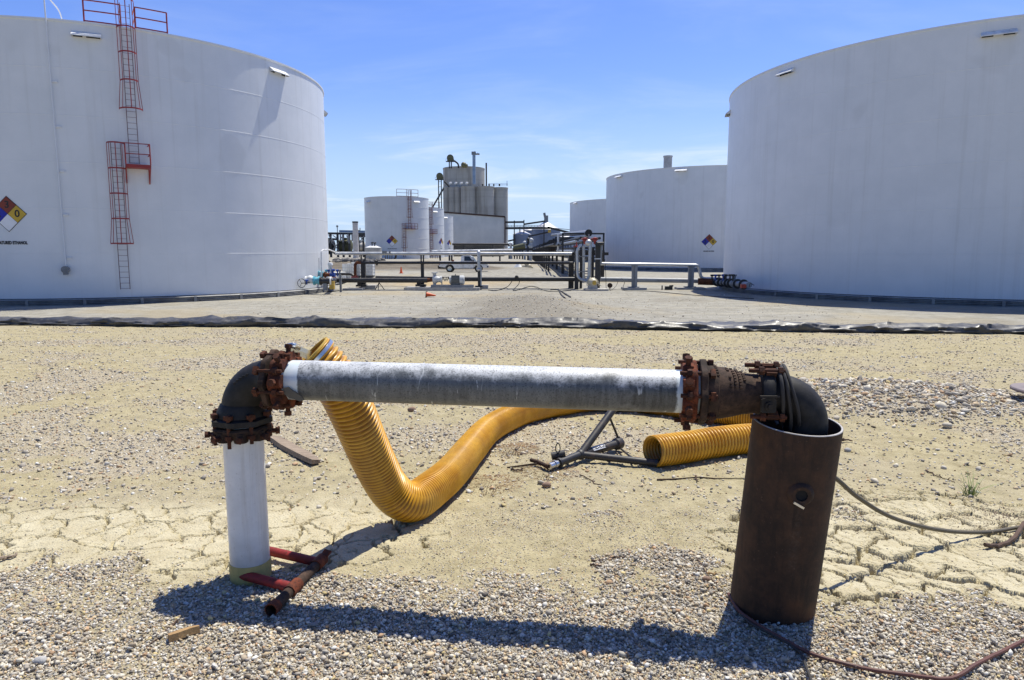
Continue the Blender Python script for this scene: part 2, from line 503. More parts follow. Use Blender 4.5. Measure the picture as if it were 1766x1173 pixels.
# foreground things
def pvc_weathered():
    t = NT('weathered_pvc')
    s = t.sepc(t.attr('wear_glare'))              # R: 1 where chalked and grimed; G: height, for chalk and painted glare
    edge = t.noise(22, 6, 0.7, 0.3)
    w = t.rng(t.math('ADD', s[0], t.math('MULTIPLY', t.math('SUBTRACT', edge, 0.5), 0.5)), 0.42, 0.58)
    streak = t.noise(1.0, 7, 0.75, vec=t.mapping((38, 5, 5)))
    blot = t.noise(7, 8, 0.72); fine = t.noise(120, 5, 0.75)
    lg = t.noise(1.0, 3, 0.5, vec=t.mapping((2.2, 0.4, 0.4)))
    grime = t.mix(t.rng(streak, 0.32, 0.66), (0.030, 0.032, 0.031), (0.115, 0.12, 0.118))
    grime = t.mix(t.math('MULTIPLY', t.rng(lg, 0.35, 0.65), 0.40), grime, (0.21, 0.23, 0.24))
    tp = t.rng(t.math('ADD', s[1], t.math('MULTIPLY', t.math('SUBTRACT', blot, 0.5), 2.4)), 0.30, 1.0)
    grime = t.mix(t.math('MULTIPLY', tp, 0.85), grime, (0.70, 0.71, 0.71))  # chalky top, whitened further to paint in the sun glare
    grime = t.mix(t.math('MULTIPLY', t.rng(fine, 0.52, 0.62), 0.75), grime, (0.030, 0.031, 0.030))
    grime = t.mix(t.math('MULTIPLY', t.rng(blot, 0.52, 0.72), 0.32), grime, (0.40, 0.41, 0.41))
    scratch = t.noise(1.0, 3, 0.6, 1.2, vec=t.mapping((26, 5, 5), (0.4, 0.2, 0.9)))
    grime = t.mix(t.math('MULTIPLY', t.rng(scratch, 0.65, 0.70), 0.6), grime, (0.62, 0.64, 0.63))
    clean = t.mix(t.rng(blot, 0.35, 0.7), (0.60, 0.68, 0.72), (0.74, 0.77, 0.78))
    col = t.mix(w, clean, grime)
    return t.done(col, t.rng(w, 0, 1, 0.32, 0.45), 0, t.bump(fine, 0.15, 0.002))
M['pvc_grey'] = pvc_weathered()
def pvc_white():
    t = NT('white_pvc')
    n = t.noise(6, 6, 0.65); f = t.noise(60, 4, 0.8)
    col = t.mix(t.rng(n, 0.3, 0.7), (0.66, 0.68, 0.69), (0.78, 0.79, 0.79))
    col = t.mix(t.math('MULTIPLY', t.rng(f, 0.62, 0.70), 0.6), col, (0.25, 0.22, 0.18))
    st = t.noise(1.0, 5, 0.65, vec=t.mapping((14, 14, 0.8)))
    col = t.mix(t.math('MULTIPLY', t.rng(st, 0.52, 0.7), 0.35), col, (0.42, 0.39, 0.33))
    z = t.sepv(t.tc.outputs['Object'])[2]
    foot = t.math('MULTIPLY', t.rng(t.math('ADD', z, t.math('MULTIPLY', n, 0.12)), 0.34, 0.02), 0.75)
    col = t.mix(foot, col, (0.36, 0.31, 0.23))
    return t.done(col, 0.38)
M['pvc_white'] = pvc_white()
M['collar'] = paint('dirty_yellow_sleeve', (0.50, 0.38, 0.13), 0.7, dirt=(0.22, 0.17, 0.09), scale=14)
def cast_iron():
    t = NT('black_tar_coated_iron')
    n = t.noise(14, 7, 0.7); f = t.noise(90, 5, 0.8); b = t.noise(4, 3)
    col = t.mix(t.rng(n, 0.35, 0.7), (0.009, 0.009, 0.009), (0.026, 0.024, 0.023))
    col = t.mix(t.math('MULTIPLY', t.rng(b, 0.5, 0.7), 0.25), col, (0.045, 0.028, 0.020))
    col = t.mix(t.math('MULTIPLY', t.rng(f, 0.68, 0.73), 0.8), col, (0.22, 0.20, 0.18))
    return t.done(col, 0.62, 0, t.bump(n, 0.35, 0.006), 0.35)
M['iron'] = cast_iron()
M['rust_red'] = rust('red_rusted_iron', (0.080, 0.021, 0.010), (0.19, 0.048, 0.018), (0.022, 0.010, 0.007), 20)
M['rust_brown'] = rust('brown_rusted_iron', (0.034, 0.021, 0.015), (0.088, 0.052, 0.034), (0.016, 0.011, 0.009), 16)
M['bolt'] = rust('rusted_bolt_steel', (0.052, 0.019, 0.011), (0.13, 0.044, 0.020), (0.018, 0.011, 0.009), 30)
def casing():
    t = NT('rusted_casing_pipe')
    st = t.noise(1.0, 7, 0.7, vec=t.mapping((26, 26, 2.2)))
    n = t.noise(8, 8, 0.7); f = t.noise(70, 5, 0.75); b = t.noise(2.2, 4)
    col = t.mix(t.rng(n, 0.35, 0.66), (0.027, 0.015, 0.010), (0.066, 0.032, 0.0175))
    col = t.mix(t.math('MULTIPLY', t.rng(st, 0.48, 0.68), 0.65), col, (0.014, 0.009, 0.007))
    col = t.mix(t.math('MULTIPLY', t.rng(b, 0.5, 0.66), 0.35), col, (0.16, 0.062, 0.022))
    col = t.mix(t.math('MULTIPLY', t.rng(f, 0.60, 0.72), 0.4), col, (0.20, 0.12, 0.08))
    o = t.sepv(t.tc.outputs['Object'])          # pale run of mineral scale below the threaded hole
    dx = t.math('ABSOLUTE', t.math('SUBTRACT', o[0], t.math('ADD', 0.0, t.math('MULTIPLY', t.math('SUBTRACT', st, 0.5), 0.10))))
    run = t.math('MULTIPLY', t.rng(dx, 0.034, 0.006), t.math('MULTIPLY', t.rng(o[2], 0.28, 0.45), t.rng(o[2], 0.80, 0.72)))
    run = t.math('MULTIPLY', run, t.math('MULTIPLY', t.rng(o[1], 0.0, -0.05), t.rng(f, 0.40, 0.62)))
    col = t.mix(t.math('MULTIPLY', run, 0.07), col, (0.27, 0.22, 0.18))
    return t.done(col, 0.72, 0, t.bump(t.math('ADD', f, n), 0.35, 0.003), 0.35)
M['casing'] = casing()
M['casing_edge'] = paint('cut_steel_edge', (0.42, 0.40, 0.38), 0.5, 0.2, scale=20)
def hose_mat():
    t = NT('amber_ribbed_hose')
    n = t.noise(5, 6, 0.65); f = t.noise(45, 4, 0.7)
    col = t.mix(t.rng(n, 0.3, 0.7), (0.56, 0.265, 0.010), (0.76, 0.42, 0.030))
    col = t.mix(t.math('MULTIPLY', t.rng(f, 0.5, 0.7), 0.35), col, (0.38, 0.165, 0.016))
    dust = t.noise(2.2, 5, 0.6)
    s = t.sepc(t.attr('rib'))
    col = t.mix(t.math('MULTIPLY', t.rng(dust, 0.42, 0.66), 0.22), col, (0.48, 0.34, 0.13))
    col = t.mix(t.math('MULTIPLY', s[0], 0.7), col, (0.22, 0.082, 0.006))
    m = t.done(col, 0.35, 0)
    t.b.inputs['Coat Weight'].default_value = 0.0
    t.b.inputs['Subsurface Weight'].default_value = 0.0
    return m
M['hose'] = hose_mat()
M['red_iron'] = rust('flaking_red_painted_pipe', (0.20, 0.016, 0.016), (0.30, 0.03, 0.025), (0.075, 0.025, 0.016), 14, 0.6, 0.25)
def wood():
    t = NT('weathered_grey_wood')
    g = t.noise(1.0, 8, 0.7, 0.3, vec=t.mapping((6, 70, 70)))
    col = t.mix(t.rng(g, 0.3, 0.7), (0.13, 0.095, 0.065), (0.36, 0.28, 0.20))
    return t.done(col, 0.85, 0, t.bump(g, 0.6, 0.006))
M['wood'] = wood()
M['wood_new'] = paint('broken_yellow_wood', (0.42, 0.26, 0.11), 0.8, var=0.35, scale=16, bump=0.4)
M['twig'] = paint('dry_twig_bark', (0.10, 0.060, 0.040), 0.85, var=0.3, scale=20)
M['straw'] = paint('dry_brown_grass', (0.26, 0.155, 0.075), 0.85, var=0.3, scale=12)
M['straw_grey'] = paint('dry_grey_grass', (0.22, 0.165, 0.11), 0.85, var=0.3, scale=12)
M['green'] = paint('green_grass_blade', (0.16, 0.22, 0.04), 0.6, var=0.3, scale=9)
M['cord'] = paint('dusty_black_cord', (0.035, 0.032, 0.030), 0.7, scale=8)
M['cord_grey'] = paint('dusty_olive_hose', (0.115, 0.098, 0.066), 0.6, scale=8)
M['cord_red'] = paint('red_brown_cable', (0.115, 0.045, 0.035), 0.65, scale=8)
M['lid'] = paint('dusty_purple_grey_steel', (0.20, 0.165, 0.165), 0.6, dirt=(0.3, 0.24, 0.18), scale=6)
def liner():
    t = NT('black_plastic_membrane')
    n = t.noise(1.2, 6, 0.6); f = t.noise(9, 5, 0.7)
    col = t.mix(t.rng(n, 0.35, 0.7), (0.040, 0.041, 0.044), (0.090, 0.088, 0.086))
    col = t.mix(t.math('MULTIPLY', t.rng(f, 0.5, 0.72), 0.45), col, (0.21, 0.19, 0.16))
    return t.done(col, t.rng(f, 0.3, 0.7, 0.32, 0.56), 0, t.bump(n, 0.4, 0.05))
M['liner'] = liner()
# stones: own colour per stone
t = NT('crushed_stone')
n_ = t.noise(70, 4, 0.7)
M['stone'] = t.done(t.mix(t.math('MULTIPLY', t.rng(n_, 0.4, 0.7), 0.35), t.attr('Col'), (0.33, 0.28, 0.21)), 0.85, 0, None, 0.25)
# ------------------------------------------------------------------ terrain
def _h(ix, iy, s):
    a = (ix.astype(np.int64) * 374761393 + iy.astype(np.int64) * 668265263 + s * 1442695041) & 0xFFFFFFFF
    a = ((a ^ (a >> 13)) * 1274126177) & 0xFFFFFFFF
    return ((a ^ (a >> 16)) & 0xFFFFFF) / float(0xFFFFFF)
def vnoise(x, y, s=0):
    ix, iy = np.floor(x), np.floor(y); fx, fy = x - ix, y - iy
    ux, uy = fx * fx * (3 - 2 * fx), fy * fy * (3 - 2 * fy)
    a, b, c, d = _h(ix, iy, s), _h(ix + 1, iy, s), _h(ix, iy + 1, s), _h(ix + 1, iy + 1, s)
    return (a * (1 - ux) + b * ux) * (1 - uy) + (c * (1 - ux) + d * ux) * uy
def fbm(x, y, s=0, o=4, g=0.5):
    v, a, t = 0, 1, 0
    for k in range(o):
        v = v + a * vnoise(x * 2 ** k, y * 2 ** k, s + k * 17); t += a; a *= g
    return v / t
def sst(x, a, b):
    t = np.clip((x - a) / (b - a), 0, 1); return t * t * (3 - 2 * t)
def gxy(px, py): p = G(px, py, 0.0); return p.x, p.y
def edge_fn(pxs):
    """a line on the ground given by points seen in the photo -> y as a function of x"""
    pts = sorted(gxy(a, b) for a, b in pxs)
    xs, ys = np.array([p[0] for p in pts]), np.array([p[1] for p in pts])
    return lambda x: np.interp(x, xs, ys)
def blob(x, y, px, py, rx, ry, k=2.0):
    cx, cy = gxy(px, py)
    return np.exp(-(((x - cx) / rx) ** 2 + ((y - cy) / ry) ** 2) ** (k / 2))
BAND = edge_fn([(-900, 1000), (-300, 1000), (0, 1003), (250, 1018), (360, 990), (480, 1010), (700, 1035), (880, 1040), (990, 1040),
                (1100, 1035), (1235, 1030), (1300, 1045), (1410, 1090), (1560, 1080), (1766, 1075), (2300, 1070)])
LINER = lambda x: np.interp(x, [-60, -12.8, 0, 11.3, 60], [20.5, 17.1, 16.35, 15.2, 10.2])

def masks(x, y, extra=False):
    """gravel cover, dried mud, cracked plates, containment-yard gravel; all 0..1"""
    wob = (fbm(x * 2.3, y * 2.3, 3) - 0.5)
    wf = (fbm(x * 9, y * 9, 5) - 0.5)
    yb = BAND(x)
    band = sst(yb - y + wob * 0.62 + wf * 0.42, -0.50, 0.26)
    left = np.clip(1.5 * blob(x, y, 285, 790, 1.15, 0.60) + 0.8 * blob(x, y, 60, 850, 0.9, 0.40) + 0.9 * blob(x, y, 90, 760, 1.6, 0.9), 0, 1) * sst(fbm(x * 4, y * 4, 9), 0.30, 0.60)
    patch = np.clip(1.5 * blob(x, y, 1135, 985, 0.42, 0.34, 3), 0, 1) * sst(fbm(x * 5.5, y * 5.5, 91) + 0.25 * blob(x, y, 1150, 975, 0.3, 0.22), 0.34, 0.72)
    heap = np.clip(blob(x, y, 1530, 690, 1.55, 1.15, 4) * 1.4, 0, 1)
    mid = 0.75 * sst(fbm(x * 0.8, y * 1.1, 21), 0.40, 0.62) * sst(y, 4.9, 6.5)
    mid2 = 0.9 * blob(x, y, 900, 760, 1.5, 1.1) * sst(fbm(x * 3, y * 3, 31), 0.40, 0.6) + 0.8 * blob(x, y, 1150, 850, 1.6, 0.8) * sst(fbm(x * 3, y * 3, 33), 0.46, 0.62)
    side = 0.8 * blob(x, y, 1440, 870, 0.22, 0.5) + 0.6 * blob(x, y, 1000, 880, 0.9, 0.5) * sst(fbm(x * 4, y * 4, 35), 0.45, 0.6)
    band = band * (1 - 0.45 * sst(-x + .8 * wob, 0.9, 1.9) * sst(fbm(x * 2.1, y * 2.1, 87), .35, .6))
    grav = np.clip(np.maximum.reduce([band, left * 0.85, heap, patch, mid, mid2 * 0.7, side * 0.7]), 0, 1)
    mudL = np.clip(blob(x, y, 180, 930, 1.60, 0.60, 4) * 1.4 + blob(x, y, 560, 905, 0.75, 0.55, 3) * 0.7, 0, 1) * (1 - band)
    mudR = np.clip(blob(x, y, 1640, 950, 1.20, 0.90, 4) * 1.7, 0, 1) * (1 - sst(wob * 0.3 + band, 0.2, 0.8))
    yard = sst(y - LINER(x), 0.2, 2.5)
    if extra:
        bank = np.exp(-((y - 79) / 6.0) ** 4) * (1 - sst(x + 1.5 * (fbm(x * .4, y * .4, 55) - .5), -2.5, 0.5)) * (0.6 + 0.7 * fbm(x * .35, y * .8, 57))
        mound = np.exp(-(((x - 1.3) / 3.0) ** 2 + ((y - 31) / 9.5) ** 2)) * (0.45 + 1.1 * fbm(x * 1.1, y * .45, 59)) + 0.7 * np.exp(-(((x - 1.3) / 2.6) ** 2 + ((y - 71) / 5) ** 2))
        mound = mound + 0.55 * sst(fbm(x * .3, y * .12, 63), .52, .68) * sst(y, 20, 26) * (1 - sst(y, 46, 56))
        ochre = np.exp(-(((x + 5.5) / 5.0) ** 2 + ((y - 57.5) / 2.2) ** 2)) * (0.5 + .9 * fbm(x * .8, y * .8, 65)) + .6 * np.exp(-(((x - 12.0) / 1.6) ** 2 + ((y - 47) / 1.6) ** 2)) * sst(fbm(x * 1.5, y * 1.5, 66), .4, .6)
        return np.clip(bank, 0, 1), np.clip(mound, 0, 1), np.clip(ochre, 0, 1)
    return grav, mudL, mudR, yard

def cracks(x, y, cell, seed, warp=0.35):
    """distance to the nearest crack line and a cell id, for cells about `cell` wide"""
    wx = x + warp * cell * (fbm(x / cell * 0.9, y / cell * 0.9, seed + 70) - 0.5) * 2 + 0.16 * cell * (vnoise(x / cell * 5, y / cell * 5, seed + 90) - 0.5)
    wy = y + warp * cell * (fbm(x / cell * 0.9, y / cell * 0.9, seed + 80) - 0.5) * 2 + 0.16 * cell * (vnoise(x / cell * 5, y / cell * 5, seed + 95) - 0.5)
    u, v = wx / cell, wy / cell
    iu, iv = np.floor(u), np.floor(v)
    best = np.full(x.shape, 9.0); bx = np.zeros_like(x); by = np.zeros_like(x); idc = np.zeros_like(x)
    for dx in (-1, 0, 1):
        for dy in (-1, 0, 1):
            cx = iu + dx + 0.03 + 0.94 * _h(iu + dx, iv + dy, seed); cy = iv + dy + 0.03 + 0.94 * _h(iu + dx, iv + dy, seed + 1)
            d = (cx - u) ** 2 + (cy - v) ** 2; m = d < best
            best = np.where(m, d, best); bx = np.where(m, cx, bx); by = np.where(m, cy, by)
            idc = np.where(m, _h(iu + dx, iv + dy, seed + 2), idc)
    e = np.full(x.shape, 9.0); ew = np.zeros_like(x)
    for dx in (-2, -1, 0, 1, 2):
        for dy in (-2, -1, 0, 1, 2):
            cx = iu + dx + 0.03 + 0.94 * _h(iu + dx, iv + dy, seed); cy = iv + dy + 0.03 + 0.94 * _h(iu + dx, iv + dy, seed + 1)
            dd = (cx - bx) ** 2 + (cy - by) ** 2
            L = np.sqrt(np.maximum(dd, 1e-9))
            pe = ((cx - bx) * ((cx + bx) / 2 - u) + (cy - by) * ((cy + by) / 2 - v)) / L
            ok = (dd > 1e-6) & (pe < e)
            idn = _h(iu + dx, iv + dy, seed + 2)
            e = np.where(ok, pe, e); ew = np.where(ok, (idc * 7.3 + idn * 7.3) % 1.0, ew)
    return e * cell, idc, ew, (u - bx), (v - by)

def base_h(x, y):
    yl = LINER(x)
    h = 0.05 * (fbm(x * 0.35, y * 0.35, 41) - 0.5) * sst(y, 0.5, 9)
    # gravel heap and the ruts behind the pipe
    h = h + 0.17 * np.clip(blob(x, y, 1480, 690, 1.9, 1.0, 3), 0, 1) * (0.75 + 0.5 * fbm(x * 1.7, y * 1.7, 43))
    rut = y - (9.6 - 0.10 * x)
    h = h - 0.035 * np.exp(-(rut / 0.28) ** 2) * sst(x, 1, 4) - 0.025 * np.exp(-((rut - 1.5) / 0.3) ** 2) * sst(x, 0, 3)
    h = h - 0.035 * blob(x, y, 355, 915, 0.24, 0.20)
    # the yard lies lower behind the liner
    d = y - yl
    h = h - 1.05 * sst(d, 0.5, 9.5)
    h = h + 0.62 * np.exp(-(((x - 1.1) / 2.6) ** 2 + ((y - 33) / 9.5) ** 2)) + 0.10 * (fbm(x * 0.25, y * 0.25, 47) - 0.5) * sst(d, 2, 10)
    L = 1 - sst(x, 1.0, 7.5)
    rise = np.interp(y, [53, 66, 78, 88, 150, 260, 900], [0, 0.93, 1.0, 1.30, 1.60, 1.70, 1.70])
    h = h + rise * L
    bank = np.exp(-((y - 84) / 6.5) ** 2) * (1 - sst(x, -7.5, -1.0)) * (0.75 + 0.35 * fbm(x * 0.3, y * 0.3, 51))
    h = h + 0.75 * bank
    h = h + 0.5 * np.exp(-(((x - 1.2) / 2.6) ** 2 + ((y - 70) / 5) ** 2))
    rr = np.interp(y, [75, 100, 260, 900], [0, 0.30, 1.7, 1.7])
    h = h + rr * (1 - L)
    return h
# small flats under the two near tanks keep their rings seated
TANKS = {'left': (-28.106, 51.573, 14.14), 'right': (32.84, 52.065, 16.366)}
def ground_h(x, y):
    x = np.asarray(x, float); y = np.asarray(y, float)
    h = base_h(x, y)
    for cx, cy, R in TANKS.values():
        w = 1 - sst(np.hypot(x - cx, y - cy) - R, 1.0, 4.5)
        h = h * (1 - w) + (-1.05) * w
    return h
def gz(x, y): return float(ground_h(np.array([float(x)]), np.array([float(y)]))[0])
def on_ground(px, py, dz=0.0):
    """point of the terrain seen at a photo position"""
    z = 0.0
    for _ in range(12):
        p = G(px, py, z); z = gz(p.x, p.y)
    return Vector((p.x, p.y, z + dz))

def axis_x():
    a = list(np.arange(0, 3.75, 0.0068)); s = 0.0068
    while a[-1] < 9000:
        s = min(s * 1.055, 400 if a[-1] > 200 else 6); a.append(a[-1] + s)
    a = np.array(a); return np.concatenate([-a[:0:-1], a])
def axis_y():
    a = [2.35]
    while a[-1] < 12000:
        y = a[-1]; a.append(y + min(max(0.0060, 0.00055 * y * y), 0.03 * y if y > 30 else 1e9))
    b = [2.35]; s = 0.008
    while b[-1] > -300:
        s = min(s * 1.08, 15); b.append(b[-1] - s)
    return np.concatenate([np.array(b[:0:-1]), np.array(a)])
XS, YS = axis_x(), axis_y()
GX, GY = np.meshgrid(XS, YS)
gx, gy = GX.ravel(), GY.ravel()
H = ground_h(gx, gy)
grav, mudL, mudR, yard = masks(gx, gy)
near = (gy < 18) & (np.abs(gx) < 14)
fine = np.zeros_like(H)
xi, yi = gx[near], gy[near]
fine[near] = (fbm(xi * 6, yi * 6, 61, 3) - 0.5) * 0.030 + (fbm(xi * 38, yi * 38, 67, 3) - 0.5) * 0.015 * (0.6 + grav[near]) * (1 - 0.7 * np.maximum(mudL, mudR)[near])
# mud cracks: left flat (fine hairlines) and right flat (curled plates)
cm = (mudL > 0.02) & (gy < 6.5)
e, idc, ew, lu, lv = cracks(gx[cm], gy[cm], 0.27, 101, 0.5)
wd = 0.0108 * sst(ew, 0.04, 0.35) * (0.5 + 0.9 * fbm(gx[cm] * 11, gy[cm] * 11, 76)) * sst(mudL[cm] + (fbm(gx[cm] * 3, gy[cm] * 3, 71) - 0.5) * 0.8, 0.25, 0.6)
fine[cm] += -0.078 * (1 - sst(e, wd * 0.3, wd + 0.004)) * sst(wd, 0.001, 0.005) - 0.004 * sst(e, 0.0, 0.06) * mudL[cm] + 0.006 * (idc - .5) * mudL[cm]
e2, id2, ew2, _, _ = cracks(gx[cm], gy[cm], 0.115, 401, 0.6)
fine[cm] += -0.020 * (1 - sst(e2, 0.0012, 0.0075)) * (ew2 > 0.60) * sst(mudL[cm] + (fbm(gx[cm] * 4, gy[cm] * 4, 72) - 0.5) * 1.2, 0.5, 0.8)
cm = (mudR > 0.02) & (gy < 6.5)
e, idc, ew, lu, lv = cracks(gx[cm] + 0.15 * gy[cm], gy[cm], 0.235, 201, 0.5)
on = sst(mudR[cm] + (fbm(gx[cm] * 2.5, gy[cm] * 2.5, 73) - 0.5) * 0.5, 0.15, 0.5)
wd = 0.0165 * sst(ew, 0.02, 0.40) * (0.5 + 0.9 * fbm(gx[cm] * 11, gy[cm] * 11, 77)) * on
curl = on * (0.010 * idc * sst(e, 0.055, 0.006) - 0.022 * (0.1 + idc) * lv + 0.012 * (idc - .5) * lu)
fine[cm] += curl - 0.080 * (1 - sst(e, wd * 0.35, wd + 0.0045)) * sst(wd, 0.001, 0.005)
e2, id2, ew2, _, _ = cracks(gx[cm], gy[cm], 0.07, 301, 0.4)
fine[cm] += -0.014 * (1 - sst(e2, 0.0015, 0.0080)) * on * (ew2 > 0.45)
H = H + fine
nx, ny = len(XS), len(YS)
idx = np.arange(nx * ny).reshape(ny, nx)
quads = np.stack([idx[:-1, :-1], idx[:-1, 1:], idx[1:, 1:], idx[1:, :-1]], -1).reshape(-1, 4)

def ground_mat():
    t = NT('sandy_ground')
    a = t.sepc(t.attr('mask')); gR, gG, gB = a[0], a[1], a[2]
    big = t.noise(0.55, 6, 0.6); med = t.noise(5.5, 7, 0.68); fin = t.noise(42, 6, 0.75); wide = t.noise(0.08, 4, 0.55)
    sand = t.mix(t.rng(med, 0.3, 0.7), (0.298, 0.254, 0.143), (0.435, 0.378, 0.228))
    sand = t.mix(t.math('MULTIPLY', t.rng(big, 0.42, 0.68), 0.6), sand, (0.36, 0.315, 0.215))
    sand = t.mix(t.math('MULTIPLY', t.rng(fin, 0.50, 0.70), 0.50), sand, (0.23, 0.178, 0.092))
    mud = t.mix(t.rng(med, 0.3, 0.75), (0.44, 0.382, 0.245), (0.555, 0.50, 0.345))
    mud = t.mix(t.math('MULTIPLY', t.rng(fin, 0.52, 0.70), 0.22), mud, (0.33, 0.26, 0.16))
    col = t.mix(gG, sand, mud)
    # small pebbles, each its own tone
    vd = t.voro(75); vc = t.sepc(t.voro(75, out='Color')); vc2 = t.sepc(t.voro(30, out='Color')); vd2 = t.voro(30)
    peb = t.mix(vc[0], (0.085, 0.072, 0.058), (0.54, 0.47, 0.36))
    peb = t.mix(t.math('GREATER_THAN', vc[1], 0.84), peb, (0.34, 0.22, 0.12))
    pm = t.math('MULTIPLY', t.math('LESS_THAN', vd, 0.34), t.math('LESS_THAN', vc[2], t.rng(gR, 0.0, 0.6, 0.34, 1.0)))
    pm = t.math('MULTIPLY', pm, t.rng(gG, 0.2, 0.9, 1.0, 0.12))
    bedc = t.mix(t.rng(fin, 0.3, 0.7), (0.28, 0.24, 0.175), (0.48, 0.42, 0.31))
    col = t.mix(t.math('MULTIPLY', t.rng(gR, 0.25, 1.0), 0.85), col, bedc)
    col = t.mix(t.math('MULTIPLY', pm, 0.85), col, peb)
    # yard beyond the liner: greyer stone
    ym = t.noise(1.6, 7, 0.75); yl = t.noise(1.0, 6, 0.7, vec=t.mapping((0.10, 0.9, 1)))
    yc = t.mix(t.rng(ym, 0.32, 0.68), (0.225, 0.211, 0.175), (0.345, 0.33, 0.285))
    yc = t.mix(t.math('MULTIPLY', t.rng(yl, 0.48, 0.66), 0.5), yc, (0.40, 0.365, 0.28))
    yc = t.mix(t.math('MULTIPLY', t.rng(wide, 0.52, 0.62), 0.5), yc, (0.33, 0.27, 0.165))
    sp = t.noise(9, 5, 0.8)
    yc = t.mix(t.math('MULTIPLY', t.rng(sp, 0.55, 0.68), 0.5), yc, (0.16, 0.14, 0.115))
    b = t.sepc(t.attr('mask2'))
    bn = t.noise(0.9, 7, 0.75, vec=t.mapping((0.5, 1.0, 2.5)))
    yc = t.mix(t.math('MULTIPLY', b[0], 0.9), yc, t.mix(t.rng(bn, 0.35, 0.65), (0.060, 0.048, 0.033), (0.165, 0.135, 0.094)))
    yc = t.mix(t.math('MULTIPLY', b[1], 0.75), yc, t.mix(t.rng(sp, 0.35, 0.65), (0.11, 0.098, 0.078), (0.28, 0.25, 0.195)))
    yc = t.mix(t.math('MULTIPLY', b[2], 0.75), yc, (0.42, 0.29, 0.115))
    col = t.mix(gB, col, yc)
    h = t.math('ADD', t.math('MULTIPLY', fin, 0.6), t.math('MULTIPLY', t.math('SUBTRACT', 0.5, vd), 0.5))
    nrm = t.bump(h, 0.8, 0.015)
    return t.done(col, 0.92, 0, nrm, 0.2)
mk = np.stack([grav, np.clip(np.maximum(mudL, mudR), 0, 1), yard], -1)
ground = mesh_np('ground', np.stack([gx, gy, H], -1), quads, ground_mat(), {'mask': mk, 'mask2': np.stack(masks(gx, gy, True), -1)}, smooth=True)
tag(ground, 'sandy stony ground with gravel patches and dried cracked mud', None, kind='structure')
NEAR_H = (XS, YS, H.reshape(ny, nx))
def hz(x, y):
    """height of the finished ground mesh (numpy arrays)"""
    x = np.asarray(x, float); y = np.asarray(y, float)
    i = np.clip(np.searchsorted(XS, x) - 1, 0, nx - 2); j = np.clip(np.searchsorted(YS, y) - 1, 0, ny - 2)
    fx = (x - XS[i]) / (XS[i + 1] - XS[i]); fy = (y - YS[j]) / (YS[j + 1] - YS[j]); A = NEAR_H[2]
    return (A[j, i] * (1 - fx) + A[j, i + 1] * fx) * (1 - fy) + (A[j + 1, i] * (1 - fx) + A[j + 1, i + 1] * fx) * fy
def hz1(x, y): return float(hz(np.array([float(x)]), np.array([float(y)]))[0])

# ------------------------------------------------------------------ loose stone, too many to count
ICO_V = []
_p = (1 + 5 ** 0.5) / 2
for a_, b_ in ((-1, _p), (1, _p), (-1, -_p), (1, -_p)):
    ICO_V += [(a_, b_, 0), (0, a_, b_), (b_, 0, a_)]
ICO_V = np.array([(-1, _p, 0), (1, _p, 0), (-1, -_p, 0), (1, -_p, 0), (0, -1, _p), (0, 1, _p), (0, -1, -_p), (0, 1, -_p), (_p, 0, -1), (_p, 0, 1), (-_p, 0, -1), (-_p, 0, 1)]) / math.hypot(1, _p)
ICO_F = np.array([(0, 11, 5), (0, 5, 1), (0, 1, 7), (0, 7, 10), (0, 10, 11), (1, 5, 9), (5, 11, 4), (11, 10, 2), (10, 7, 6), (7, 1, 8),
                  (3, 9, 4), (3, 4, 2), (3, 2, 6), (3, 6, 8), (3, 8, 9), (4, 9, 5), (2, 4, 11), (6, 2, 10), (8, 6, 7), (9, 8, 1)])
def scatter(n, x0, x1, y0, y1, dens):
    x = RNG.uniform(x0, x1, n); y = RNG.uniform(y0, y1, n)
    k = RNG.uniform(0, 1, n) < dens(x, y)
    return x[k], y[k]
PAL = np.array([(0.55, 0.50, 0.41), (0.42, 0.37, 0.30), (0.64, 0.57, 0.44), (0.28, 0.25, 0.21), (0.55, 0.42, 0.26), (0.47, 0.30, 0.17), (0.70, 0.67, 0.60), (0.36, 0.29, 0.20), (0.17, 0.15, 0.13), (0.60, 0.47, 0.22)])
PW = np.array([0.2, 0.16, 0.15, 0.10, 0.12, 0.05, 0.08, 0.07, 0.04, 0.03])
def stones(name, x, y, r, label, sink=0.25, z=None, pal=PAL, pw=PW):
    n = len(x)
    var = RNG.normal(1, 0.27, (40, 12, 1)).clip(.45, 1.6) * ICO_V[None]
    vi = RNG.integers(0, 40, n)
    q = RNG.normal(size=(n, 4)); q /= np.linalg.norm(q, axis=1, keepdims=True)
    w, a, b, c = q.T
    R = np.stack([1 - 2 * (b * b + c * c), 2 * (a * b - c * w), 2 * (a * c + b * w), 2 * (a * b + c * w), 1 - 2 * (a * a + c * c), 2 * (b * c - a * w),
                  2 * (a * c - b * w), 2 * (b * c + a * w), 1 - 2 * (a * a + b * b)], -1).reshape(n, 3, 3)
    sc = np.stack([np.ones(n), RNG.uniform(0.55, 1.0, n), RNG.uniform(0.35, 0.75, n)], -1)
    V = var[vi] * sc[:, None, :]
    V = np.einsum('nij,nkj->nki', R, V) * r[:, None, None]
    V[:, :, 2] *= 0.8
    zz = hz(x, y) if z is None else z
    V += np.stack([x, y, zz + r * (0.5 - sink)], -1)[:, None, :]
    Fc = (ICO_F[None] + (np.arange(n) * 12)[:, None, None]).reshape(-1, 3)
    ci = RNG.choice(len(pal), n, p=pw / pw.sum())
    c = np.clip(pal[ci] * np.array([1.00, 1.02, 1.05]), 0, .8) * RNG.uniform(0.75, 1.18, (n, 1))
    o = mesh_np(name, V.reshape(-1, 3), Fc, M['stone'], {'Col': np.repeat(c, 12, 0)})
    return tag(o, label, 'gravel', kind='stuff')
